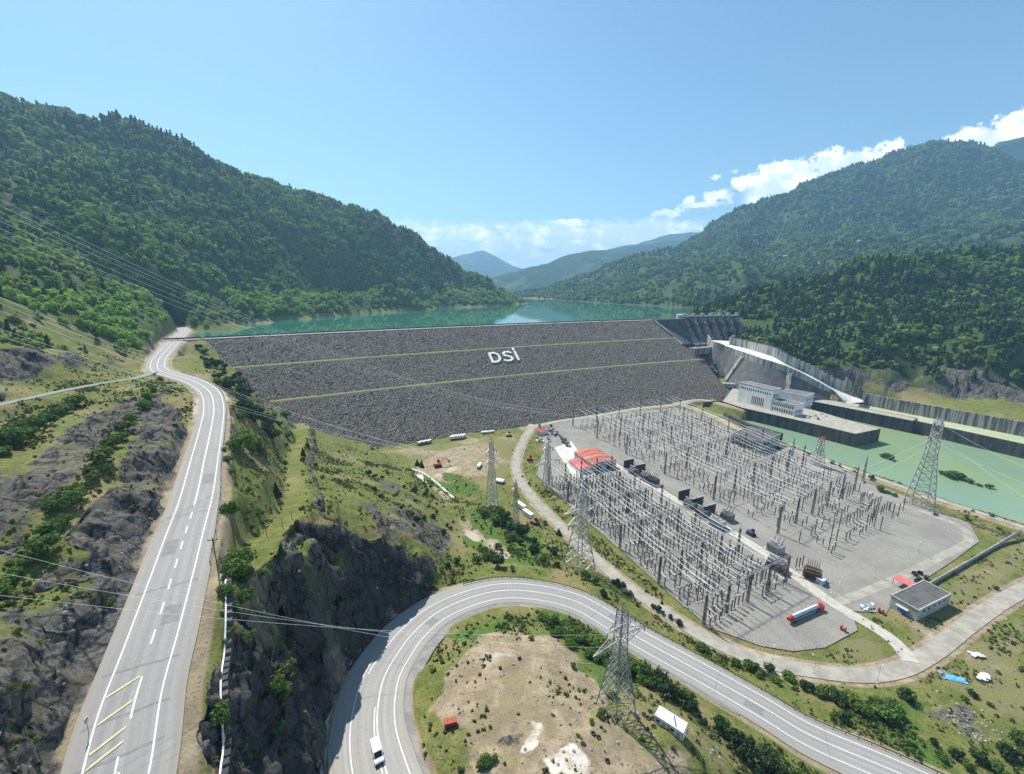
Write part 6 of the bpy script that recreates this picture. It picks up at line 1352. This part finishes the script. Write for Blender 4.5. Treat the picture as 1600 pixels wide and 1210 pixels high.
# ------------------------------------------------------------------ vehicles
def extrude_profile(mb, prof, w):
    k = len(prof); V = [(x, s*w/2, z) for s in (-1, 1) for x, z in prof]
    return mb.add(V, [tuple(range(k)), tuple(range(2*k-1, k-1, -1))]+[(i, k+i, k+(i+1) % k, (i+1) % k) for i in range(k)])
def wheels(t, xs, r, w, track):
    for x in xs:
        for s in (-1, 1):
            o = MB(); V = o.bar((x, s*(track/2-w/2), r), (x, s*(track/2+w/2), r), r*1.43, 14); wh = o.build('wheel', M['rubber'], t)
            MB().bar((x, s*(track/2+w/2-.02), r), (x, s*(track/2+w/2+.02), r), r*.8, 10).build('rim', M['galvanised'], wh)
def car(label, pos, rz, paint, group=None, kind='car', pitch=0):
    t = thing('parked_car' if kind != 'van' else 'panel_van', label, 'van' if kind == 'van' else 'car', tuple(pos), rz, group); t.rotation_euler = (0, pitch, rz)
    if kind == 'van':
        prof = [(-2.9,.45),(2.75,.45),(2.9,.75),(2.85,1.15),(2.0,1.35),(1.25,2.35),(.9,2.5),(-2.8,2.5),(-2.95,2.2),(-2.95,.6)]; w = 2.0
        extrude_profile(MB(), prof, w).build('body', M[paint], t, bevel=.07)
        MB().add([(1.95, -.86, 1.44), (1.95, .86, 1.44), (1.31, .80, 2.30), (1.31, -.80, 2.30)], [(0,1,2,3)]).build('windscreen', M['glass_dark'], t).location = (.045, 0, .03)
        for s in (-1, 1):
            MB().box((.75, s*1.005, 1.75), (1.0, .03, .6)).build('side_window', M['glass_dark'], t); MB().box((2.88, s*.7, .95), (.06, .35, .22)).build('headlight', M['white_paint'], t); MB().box((1.6, s*1.15, 1.5), (.15, .22, .28)).build('mirror', M['rubber'], t)
        MB().box((2.93, 0, .62), (.08, 1.7, .25)).build('bumper', M['rubber'], t); MB().box((-2.96, 0, 1.75), (.03, 1.5, .6)).build('rear_window', M['glass_dark'], t)
        wheels(t, (-1.85, 1.85), .36, .24, 1.78)
    else:
        prof = [(-2.1,.35),(2.05,.35),(2.15,.6),(2.05,.82),(1.05,.92),(.45,1.38),(-1.15,1.42),(-1.75,.98),(-2.1,.92),(-2.15,.6)]; w = 1.72
        extrude_profile(MB(), prof, w).build('body', M[paint], t, bevel=.06)
        MB().add([(1.0, -.68, .96), (1.0, .68, .96), (.5, .62, 1.35), (.5, -.62, 1.35)], [(0,1,2,3)]).build('windscreen', M['glass_dark'], t).location = (.04, 0, .03)
        MB().add([(-1.68, -.68, 1.03), (-1.68, .68, 1.03), (-1.2, .62, 1.39), (-1.2, -.62, 1.39)], [(0,3,2,1)]).build('rear_window', M['glass_dark'], t).location = (-.04, 0, .03)
        for s in (-1, 1): MB().add([(.8, s*.87, .98), (.4, s*.87, 1.32), (-1.1, s*.87, 1.35), (-1.5, s*.87, 1.0)], [(0,1,2,3)]).build('side_window', M['glass_dark'], t)
        wheels(t, (-1.35, 1.35), .32, .2, 1.56)
    return t
def on_road(Q, S, u, v, z, off):
    i = int(np.argmin(abs(S-near_s(Q, S, u, v, z)))); N = normals(Q)[i]; p = Q[i]; T = np.array([-N[1], N[0]])
    return (p[0]+N[0]*off, p[1]+N[1]*off, p[2]), math.atan2(T[1], T[0]), math.atan2(Q[i+1][2]-Q[i-1][2], np.linalg.norm(Q[i+1][:2]-Q[i-1][:2]))
p, a, pt = on_road(HP, HPs, 594, 1180, 26, -.9); car('white panel van driving down the hairpin road at the bottom edge', p, a+math.pi, 'white_paint', None, 'van', pt)
p, a, pt = on_road(UP, UPs, 280, 531, 79.8, 2.2); car('small dark car on the mountain road near the end of the dam', p, a, 'rubber', None, 'car', -pt)
for i, (u, v, c_, lb) in enumerate(((1262,653,'white_paint','white car parked at the station platform edge'), (1274,650,'grey_wall','grey car parked between two white cars on the station platform'), (1283,647,'white_paint','white car parked nearest the annex corner on the station platform'), (1278,655,'window_dark','black car parked in front of the row on the station platform'), (1290,650,'white_paint','white car parked at the right end of the platform row'))):
    car(lb, W(u, v, 2.55), .9, c_, 'cars parked on the station platform')
car('small grey car parked on the dirt road at the far yard end', W(1088, 655, .1), 2.4, 'galvanised')
# tanker trailer
a = np.array(W(1229, 975, .05)); b = np.array(W(1283, 951, .05)); m_ = (a+b)/2; d_ = b-a; L = np.linalg.norm(d_)
t = thing('tanker_trailer', 'long tanker trailer with red ends and pale blue barrel in the near yard corner', 'trailer', tuple(m_), math.atan2(d_[1], d_[0]))
mb = MB(); mb.bar((-L*.36, 0, 2.2), (L*.36, 0, 2.2), 1.15, 16); mb.build('tank_barrel', M['light_blue'], t); MB().box((0, 0, 3.05), (L*.7, .6, .1)).build('walkway', M['white_paint'], t)
for s, ln in ((-1, L*.12), (1, L*.12)): mb = MB(); mb.bar((s*L*.36, 0, 2.2), (s*(L*.36+ln), 0, 2.1), 1.2, 12, 1.0); mb.build('end_section', M['red_paint'], t)
MB().box((L*.44, 0, 1.2), (2.6, 2.4, 2.2)).build('tractor_cab', M['red_paint'], t); MB().box((0, 0, .95), (L*.86, 1.0, .35)).build('chassis', M['dark_steel'], t); wheels(t, (-L*.36, -L*.29, L*.3, L*.43), .5, .35, 2.0)
# white site containers on the mound
a = np.array(gpt(1022, 1128)); b = np.array(gpt(1066, 1161)); d_ = b-a; L = np.linalg.norm(d_[:2]); rz = math.atan2(d_[1], d_[0]); nr = np.array([-math.sin(rz), math.cos(rz)]); m_ = (a+b)/2; z0 = min(a[2], b[2])-.1
print('container', L)
for i, (f, lb) in enumerate(((-.25, 'white cabin container nearer the pylon'), (.25, 'white cabin container farther from the pylon with a shadow streak painted blue on its roof'))):
    c_ = m_[:2]+nr*1.6+d_[:2]*f; t = thing('site_container', lb, 'container', (c_[0], c_[1], z0), rz, 'white containers on the mound'); w = L/2-.08
    MB().box((0, 0, 1.55), (w, 3.0, 2.7)).build('body', M['white_paint'], t); MB().box((0, 0, 3.0), (w+.1, 3.2, .2)).build('roof', M['white_wall'], t)
    for x in (-w/2+.08, w/2-.08): MB().box((x, -1.53, 1.5), (.14, .12, 2.8)).build('corner_post', M['galvanised'], t)
    MB().box((w*.18, -1.52, 1.25), (.9, .08, 2.0)).build('door', M['grey_wall'], t); MB().box((-w*.25, -1.52, 1.8), (1.0, .08, .8)).build('window', M['window_dark'], t)
    if i: MB().box((-w*.22, 0, 3.12), (.35, 3.0, .05), .5).build('roof_shadow', M['blue_paint'], t)  # shadow streak across the roof, painted as a thin blue slab
# tyres
def tyre(u, v, lb, s=1.0):
    p = gpt(u, v); n, k = 14, 8; V = []; Fc = []
    for i in range(n):
        A = 2*math.pi*i/n
        for j in range(k):
            B = 2*math.pi*j/k; r = .42+.17*math.cos(B); V.append((r*math.cos(A)*s, r*math.sin(A)*s, (.17+.17*math.sin(B))*s))
    for i in range(n):
        for j in range(k): Fc.append((i*k+j, ((i+1) % n)*k+j, ((i+1) % n)*k+(j+1) % k, i*k+(j+1) % k))
    o = MB().add(V, Fc).build('old_tyre', M['rubber'], None, True); o.location = (p[0], p[1], p[2]); o.rotation_euler = (.25*rng.random(), .25*rng.random(), 0); tag(o, lb, 'tyre', 'old tyres on the mound')
for u, v in ((1006,1118),(1012,1123),(1016,1113),(1020,1124)): tyre(u, v, 'old black tyre in the small pile at the pylon end of the white containers', 1.15)
for u, v, lb in ((1021,1136,'old black tyre by the near corner of the containers'), (927,1147,'old black tyre left of two on the sand below the pylon'), (935,1153,'old black tyre right of two on the sand below the pylon'), (911,1164,'lone black tyre halfway down the sandy slope'), (949,1190,'black tyre lying alone near the bottom edge of the picture'), (1090,1160,'black tyre on the mound edge right of the containers')): tyre(u, v, lb)
# red board and rubble on the mound
p = gpt(704, 1134); t = thing('red_skip', 'red open skip among dark rubble on the mound', 'skip', (p[0], p[1], p[2]), .25)
MB().box((0, 0, .9), (2.7, 1.2, .9), 0, 1.12).build('body', M['red_paint'], t); MB().box((0, 0, 1.5), (3.1, 1.4, .12)).build('rim', M['roof_red'], t); MB().box((0, 0, .2), (3, 1.4, .3)).build('skid', M['dark_steel'], t)
# ------------------------------------------------------------------ works yard on the field
def trailer_box(name, label, u, v, rz, L, w, h, m, group=None, z=0):
    p = W(u, v, z); t = thing(name, label, 'trailer', p, rz, group); MB().box((0, 0, .9+h/2), (L, w, h)).build('body', M[m], t); MB().box((0, 0, h+.98), (L*.98, w*.96, .1)).build('roof', M['white_wall'], t); MB().box((0, 0, .75), (L, w*.5, .25)).build('chassis', M['dark_steel'], t); wheels(t, (-L*.35, -L*.22, L*.35), .42, .3, w-.3)
    return t
trailer_box('site_trailer', 'white box trailer farther along the pair by the access road', 814, 795, -.95, 8, 2.6, 2.4, 'white_paint', 'pair of white trailers')
trailer_box('site_trailer', 'white box trailer nearer the red tractor', 825, 808, -.95, 8, 2.6, 2.4, 'white_wall', 'pair of white trailers')
for i in range(5): trailer_box('store_trailer', ('leftmost', 'second', 'middle', 'fourth', 'rightmost')[i]+' of five pale trailers parked in a row at the dam toe', 707+i*4.2, 686.5-.5*i, 1.1, 6, 2.4, 2.2, 'white_wall', 'row of five trailers at the dam toe')
for i in range(3): trailer_box('store_trailer', ('leftmost', 'middle', 'rightmost')[i]+' of three grey trailers near the left corner of the field', 657+i*6.5, 695-1.2*i, 1.0, 5.5, 2.3, 1.8, 'galvanised', 'three trailers in the field corner')
trailer_box('flat_store', 'flat white store body lying below the slim pylon at the dam toe', 762, 677, .3, 12, 2.4, 1.0, 'white_wall')
trailer_box('tilted_store', 'narrow white store body standing on the worn field', 749, 730, 1.4, 7, 2.2, 1.2, 'white_paint')
trailer_box('panel_stack', 'stack of white panels beside the foot of the slim pylon', 781, 754, -.4, 6, 4, 1.0, 'white_paint')
def machine(name, label, cat, pos, rz, m, boom=True, s=1.0):
    t = thing(name, label, cat, tuple(pos), rz); 
    for sy in (-1, 1): mb = MB(); extrude_profile(mb, [(-1.9,.15),(-1.6,0),(1.6,0),(1.9,.15),(2.0,.6),(1.6,.95),(-1.6,.95),(-2.0,.6)], .55); o = mb.build('track', M['rubber'], t); o.location = (0, sy*1.05, 0)
    MB().box((-.3, 0, 1.5), (3.0, 2.3, 1.1)).build('body', M[m], t, bevel=.08); MB().box((.5, .6, 2.5), (1.3, 1.0, 1.3)).build('cab', M['glass_dark'], t)
    if boom:
        MB().tube([(1.1, -.3, 1.8), (3.4, -.3, 4.2), (5.6, -.3, 2.6)], .32).build('boom', M[m], t); mb = MB(); extrude_profile(mb, [(5.2,1.6),(5.9,2.7),(6.2,1.8),(5.8,1.2)], 1.0); o = mb.build('bucket', M['dark_steel'], t); o.location = (0, -.3, 0)
    t.scale = (s, s, s); return t
machine('tracked_excavator', 'orange red excavator parked on the round worn patch of the field', 'excavator', W(684, 729, 0), .4, 'orange_paint', True, 1.5)
machine('tracked_digger', 'dark red digger parked below the two white trailers', 'digger', W(835, 820, 0), -.6, 'rust', True, 1.2)
machine('tracked_loader', 'red loader among scrap left of the access road bend', 'loader', W(828, 720, 0), .2, 'red_paint', True, 1.2)
machine('yellow_loader', 'yellow loader among stored parts at the dam toe', 'loader', W(795, 682, 0), .3, 'yellow_machine', False, 1.3)
mat('navy', (.03, .07, .16), (.05, .09, .17), 1, .5)
machine('blue_loader', 'dark blue crane carrier parked on the switchyard drive', 'crane', W(1173, 836, .1), rT, 'navy', False, 1.1)
# stored parts beside the workshop: crates and drums
def crate(u, v, lb, d, m, group): 
    p = W(u, v, .05); t = thing('stored_crate', lb, 'crate', p, float(rng.random()*3), group); MB().box((0, 0, d[2]/2+.12), d).build('box', M[m], t)
    for y in (-d[1]*.35, d[1]*.35): MB().box((0, y, .06), (d[0], .2, .12)).build('skid', M['wood'], t)
for i in range(26):
    f = i/25; crate(858+f*34+rng.normal()*2.5, 671+f*28+rng.normal()*2.0, 'dark stored crate in the long row behind the workshop', (1.6+rng.random(), 1.4+rng.random(), 1.2+rng.random()), ('dark_steel', 'galvanised', 'steel', 'wood')[i % 4], 'stored crates behind the workshop')
for i in range(14): crate(838+rng.random()*22, 684+rng.random()*12, 'grey scrap crate on the grass by the toe hut', (1.5+rng.random(), 1.2, .9+rng.random()*.5), ('galvanised', 'white_wall', 'steel')[i % 3], 'scrap crates by the toe hut')
for i in range(9): crate(1428+rng.random()*22, 891+rng.random()*20, 'black stored drum crate beside the boundary wall', (1.8, 1.5, 1.2), 'dark_steel', 'black crates at the boundary wall')
for i in range(10): crate(1345+rng.random()*24, 944+rng.random()*12, 'pale bundle of fittings on the gravel beside the grey concrete building', (1.4, .8, .5), ('white_paint', 'galvanised', 'light_blue')[i % 3], 'pale bundles beside the grey building')
for u, v, lb in ((1376, 957, 'red cable drum beside the grey concrete building'), (1317, 985, 'red cable drum alone on the near yard gravel'), (1229, 900, 'small red cable drum near the rusty transformer')):
    p = W(u, v, .05); t = thing('cable_drum', lb, 'drum', p, .4); MB().bar((0, -.6, .9), (0, .6, .9), .8, 12).build('core', M['rust'], t)
    for y in (-.7, .7): MB().bar((0, y-.08, .9), (0, y+.08, .9), 1.25, 16).build('flange', M['red_paint'], t)
# blue tarp heap and rubble lower right
p = W(1490, 1060, 0); mb = MB(); n = 9; V = []
for i in range(n):
    for j in range(6): x = (i/(n-1)-.5)*7; y = (j/5-.5)*2.6; V.append((x, y, max(0.02, .8*math.cos(x/7*3)*math.cos(y/2.6*2.8)+.25*float(rng.random()))))
mb.add(V, [(i*6+j, (i+1)*6+j, (i+1)*6+j+1, i*6+j+1) for i in range(n-1) for j in range(5)]); o = mb.build('blue_tarpaulin', M['blue_sheet'] if 'blue_sheet' in M else mat('blue_sheet', (.12, .38, .68), (.2, .5, .8), 1, .5)); o.location = (p[0], p[1], Hs(p[0], p[1])); o.rotation_euler = (0, 0, -.35); tag(o, 'crumpled blue tarpaulin over a heap on the grass', 'tarpaulin')
for u, v, L, rz, lb in ((1474, 1056, 4, .3, 'grey pipe stack left of the blue tarpaulin'), (1540, 1062, 5, .5, 'white broken slab right of the blue tarpaulin'), (1525, 1025, 4, .2, 'white broken slab farther up the grass from the blue tarpaulin')):
    p = G([(u, v)])[0]; t = thing('slab_heap', lb, 'rubble', tuple(p), rz)
    for k in range(4): MB().box((rng.normal()*.5, rng.normal()*.5, .25+.25*k), (L*(.9-.12*k), 1.3, .3), rng.normal()*.3).build('slab', M['pale_concrete' if 'white' in lb else 'galvanised'], t)
# ------------------------------------------------------------------ rails, fences, poles, lamps
def guardrail(label, Q, off, a, b, S, step=4.0, m='steel', hgt=.8):
    q, ss = sub(Q, S, a, b, 1.5); N = np.stack([np.interp(ss, S, normals(Q)[:, k]) for k in range(2)], 1); o = np.broadcast_to(np.asarray(off, float), S.shape); o = np.interp(ss, S, o)
    t = thing('guardrail', label, 'guardrail', (0, 0, 0), 0, 'roadside guardrails'); V = []
    for i in range(len(ss)):
        x, y = q[i, 0]+N[i, 0]*o[i], q[i, 1]+N[i, 1]*o[i]; z = q[i, 2]
        for dz, dn in ((hgt-.38, 0), (hgt-.26, .09), (hgt-.19, 0), (hgt-.12, .09), (hgt, 0)): V.append((x+N[i, 0]*dn, y+N[i, 1]*dn, z+dz))
    mb = MB(); mb.add(V, [(5*i+j, 5*i+j+1, 5*i+j+6, 5*i+j+5) for i in range(len(ss)-1) for j in range(4)]); mb.build('rail', M[m], t)
    n = min(95, int((b-a)/step))
    for k in range(n+1):
        s = a+(b-a)*k/n; i = int(np.argmin(abs(ss-s))); MB().box((q[i, 0]+N[i, 0]*(o[i]+.12), q[i, 1]+N[i, 1]*(o[i]+.12), q[i, 2]+hgt/2-.3), (.14, .14, hgt+.6), math.atan2(N[i, 1], N[i, 0])).build('post', M['dark_steel'], t)
    return t
s0 = near_s(UP, UPs, 325, 610, 77); s1_ = near_s(UP, UPs, 270, 895, 71.6)
guardrail('grey guardrail on the right edge of the mountain road above the grassy slope', UP, up_r-.3, s1_, s0+60, UPs)
guardrail('dark guardrail along the outer edge of the hairpin road', HP, hp_l+.2, near_s(HP, HPs, 738, 933, 16), HPs[-1]-2, HPs, 3.2, 'dark_steel')
# parapet of dark and pale blocks at the lower right of the mountain road
t = thing('block_parapet', 'long parapet of dark blocks with a pale kerb beside the lower mountain road', 'parapet', (0, 0, 0)); N_ = normals(UP); s1_ = near_s(UP, UPs, 265, 915, 71.3); n = 0
e0 = max(0, near_s(UP, UPs, 181, 1210, 66)-14)
q, ss = sub(UP, UPs, e0, s1_, 1.5); NN = np.stack([np.interp(ss, UPs, N_[:, k]) for k in range(2)], 1); PO = np.interp(ss, UPs, np.interp(UP[:, 1], [40, 62, 85, 100], [11.6, 11.0, 8.6, 6.2])); P = [(q[i, 0]+NN[i, 0]*PO[i], q[i, 1]+NN[i, 1]*PO[i]) for i in range(len(ss))]
PZ = H(np.array([p[0] for p in P]), np.array([p[1] for p in P])); V = []
wall_strip('kerb', [(p[0], p[1], z-.6, z+.6) for p, z in zip(P, PZ)], .25, M['line_paint'], t, 1)
for k in range(0, len(P)-1):
    if n >= 90: break
    x, y = P[k][0]+NN[k][0]*.75, P[k][1]+NN[k][1]*.75; MB().box((x, y, PZ[k]+.25), (.8, .95, .9), math.atan2(NN[k][1], NN[k][0])).build('block', M['dark_concrete' if k % 1 == 0 else 'concrete'], t); n += 1
# retaining gutter line left of the mountain road (pale stones) and kerb of the cliff road
for nm, Q, S, off, a, b, lb in (('stone_kerb', HP, HPs, hp_l-1.1, 2, 60, 'low pale stone kerb between the hairpin road and the cliff foot'),):
    q, ss = sub(Q, S, a, b, 1.2); NN = np.stack([np.interp(ss, S, normals(Q)[:, k]) for k in range(2)], 1); o = np.interp(ss, S, off); P = [(q[i, 0]+NN[i, 0]*(o[i]+.2*math.sin(i*1.7)), q[i, 1]+NN[i, 1]*(o[i]+.2*math.sin(i*1.7))) for i in range(len(ss))]
    t = thing(nm, lb, 'kerb', (0, 0, 0)); wall_strip('stones', [(p[0], p[1], q[i, 2]-.8, q[i, 2]+.28+.12*math.sin(i*2.3)) for i, p in enumerate(P)], .55, M['concrete_slab'], t, -1)
def fence(label, pts, h=2.2, step=4.5, m='steel', rails=(.15, .55, .95), zf=None, r=.05):
    P = [np.array(p, float) for p in pts]; t = thing('wire_fence', label, 'fence', (0, 0, 0), 0, 'wire fences'); L = [np.linalg.norm((b-a)[:2]) for a, b in zip(P[:-1], P[1:])]; tot = sum(L); n = min(95, int(tot/step)); cum = np.r_[0, np.cumsum(L)]; A = np.array(P)
    X = np.interp(np.linspace(0, tot, n+1), cum, A[:, 0]); Y = np.interp(np.linspace(0, tot, n+1), cum, A[:, 1]); Z = H(X, Y)
    mb = MB()
    for k in range(n):
        for f in rails: mb.bar((X[k], Y[k], Z[k]+h*f), (X[k+1], Y[k+1], Z[k+1]+h*f), r*.45, 3)
    mb.build('wires', M[m], t)
    for k in range(n+1): MB().bar((X[k], Y[k], Z[k]-.3), (X[k], Y[k], Z[k]+h), r*1.5).build('post', M[m], t)
    return t
fence('wire fence round the left and near edge of the switchyard', px([(836,744,0),(862,768,0),(902,803,0),(982,873,0),(1060,943,0),(1120,988,0),(1190,1013,0),(1240,1021,0),(1292,1014,0)]))
fence('wire fence between the switchyard and the river road', px([(1216,697,0),(1300,731,0),(1400,774,0),(1516,822,0),(1590,842,0)]))
fence('old post fence across the bench above the cliff', G([(417,838),(440,826),(456,812),(490,800),(530,800),(562,804),(595,800)]), 3.0, 7, 'wood', (.9,), None, .08)
def pole(u, v, h, lb, arm=True, m='wood', group='wooden utility poles'):
    p = gpt(u, v); t = thing('utility_pole', lb, 'pole', tuple(p), .3, group); MB().bar((0, 0, -.5), (0, 0, h), .2, 8, .13).build('shaft', M[m], t)
    if arm:
        a_ = MB().box((0, 0, h-.5), (1.8, .14, .14)).build('crossarm', M[m], t)
        for x in (-.8, 0, .8): MB().lathe((x, 0, h-.43), [(.05, 0), (.09, .12), (.04, .25)], 6).build('insulator', M['porcelain'], a_)
for u, v, h, lb in ((368,748,9,'wooden utility pole beside the bright bushes on the slope'), (341,893,8,'nearest wooden utility pole at the grass verge of the mountain road'), (362,660,9,'wooden utility pole below the road bend'), (490,832,7,'wooden pole beside the tall conifer above the cliff'), (530,806,6,'wooden pole at the cliff brow'), (367,850,8,'wooden pole on the verge behind the nearest one')): pole(u, v, h, lb)
def lamp(u, v, lb, h=7):
    p = gpt(u, v); t = thing('street_lamp', lb, 'lamp', tuple(p), float(rng.random()*6), 'street lamps'); MB().bar((0, 0, 0), (0, 0, h), .09, 6, .05).build('post', M['galvanised'], t); MB().box((.5, 0, h), (1.1, .12, .08)).build('arm', M['galvanised'], t); MB().box((1.1, 0, h-.05), (.6, .3, .14)).build('lamp_head', M['white_paint'], t); MB().box((0, 0, .2), (.5, .5, .5)).build('footing', M['pale_concrete'], t)
for u, v, lb in ((1206,1038,'left street lamp on the access road verge'), (1271,1052,'middle street lamp on the access road verge'), (1370,1068,'street lamp at the road bend below the concrete crossing'), (1290,945,'street lamp beside the tanker trailer'), (1311,930,'street lamp at the fork of the yard drives'), (1366,900,'lamp post in the empty gravel corner'), (1434,868,'lamp post in the middle of the looping drive'), (1572,968,'street lamp on the far right of the gravel road'), (1218,972,'street lamp left of the tanker trailer'), (1005,905,'street lamp inside the near fence of the switchyard')): lamp(u, v, lb)
p = gpt(139, 1148); t = thing('road_sign', 'small road sign on a leaning pole at the left edge of the mountain road', 'sign', (p[0], p[1], p[2]), .3); MB().bar((0, 0, -.3), (.15, 0, 2.9), .06, 6).build('pole', M['steel'], t); MB().box((.15, 0, 2.6), (.06, .7, .7), 0).build('sign_plate', M['galvanised'], t)
p = gpt(703, 905); t = thing('curve_sign', 'orange warning board at the end of the hairpin guardrail', 'sign', (p[0], p[1], p[2]), .4); MB().bar((0, 0, -.3), (0, 0, 2.2), .08).build('pole', M['steel'], t); MB().box((0, -.06, 2.0), (1.5, .08, 1.3)).build('board', M['orange_paint'], t)
# drainage channel on the valley flank
q = G([(643,733),(660,739),(680,753),(697,768),(710,780)]); t = thing('drain_channel', 'pale concrete drain channel running down to the valley field', 'channel', (0, 0, 0)); Q_, s_ = smooth(q, 2.0); ribbon('channel', Q_, -.7, .7, M['pale_concrete'], .25, .8, t)
# farmhouses on the right-hand slope
def mhouse(u, v, lb, roof, wl_='far_wall', s=1.0):
    p = gpt(u, v); t = thing('farmhouse', lb, 'house', (p[0], p[1], p[2]), .4, 'farmhouses on the right slope'); x, y, h = 12*s, 6*s, 6*s
    MB().box((0, 0, h/2), (2*x, 2*y, h+2)).build('wall', M[wl_], t); MB().add([(-x-1,-y-1,h+1),(x+1,-y-1,h+1),(x+1,y+1,h+1),(-x-1,y+1,h+1),(-x,0,h+5*s),(x,0,h+5*s)], [(0,1,5,4),(2,3,4,5),(1,2,5),(3,0,4),(3,2,1,0)]).build('roof', M[roof], t)
for u, v, lb, rf, s in ((1357,376,'farmhouse with a brown red roof below the bare field','roof_red',1.2), (1343,379,'small pale farmhouse left of the red roofed one','white_wall',.8), (1319,417,'white shed with a bluish roof on the lower slope','light_blue',1.0), (1279,414,'small white hut among trees on the lower slope','white_wall',.7), (1406,372,'pale farmhouse at the right on the green slope','white_wall',.7), (1226,402,'tiny pale house at the foot of the forested mountain','white_wall',.6), (895,452,'tiny white house near the far lake shore','white_wall',.8)): mhouse(u, v, lb, rf, 'far_wall', s)
# boat wake is left to the water; a small moored boat makes it
x, y, _ = W(818, 474.6, WATER)
t = thing('motor_boat', 'small white boat drawing a wake by the left lake spit', 'boat', (x, y, WATER), .1); MB().add([(-4,-1.2,0),(2.5,-1.3,0),(4.5,0,.2),(2.5,1.3,0),(-4,1.2,0),(-4,-1.5,1.2),(2.8,-1.6,1.3),(5.4,0,1.5),(2.8,1.6,1.3),(-4,1.5,1.2)], [(0,1,6,5),(1,2,7,6),(2,3,8,7),(3,4,9,8),(4,0,5,9),(5,6,7,8,9)]).build('hull', M['white_paint'], t); MB().box((-.5, 0, 1.9), (2.6, 2, 1.5)).build('cabin', M['white_wall'], t)
print('items', cnt)
# ------------------------------------------------------------------ air
def haze():
    m = bpy.data.materials.new('haze_air'); m.use_nodes = True; t = NT(m.node_tree); t.n.clear()
    out = t.add('ShaderNodeOutputMaterial'); v = t.add('ShaderNodeVolumePrincipled')
    v.inputs['Color'].default_value = (.36, .68, 1.0, 1); v.inputs['Density'].default_value = HAZE; v.inputs['Anisotropy'].default_value = .2
    t.l.new(v.outputs[0], out.inputs['Volume'])
    o = MB().box((0, 5100, 450), (15000, 12200, 1140)).build('haze', m)
    tag(o, 'thin blue summer haze filling the valley air', 'haze', kind='stuff')
HAZE = 1.3e-4
haze()
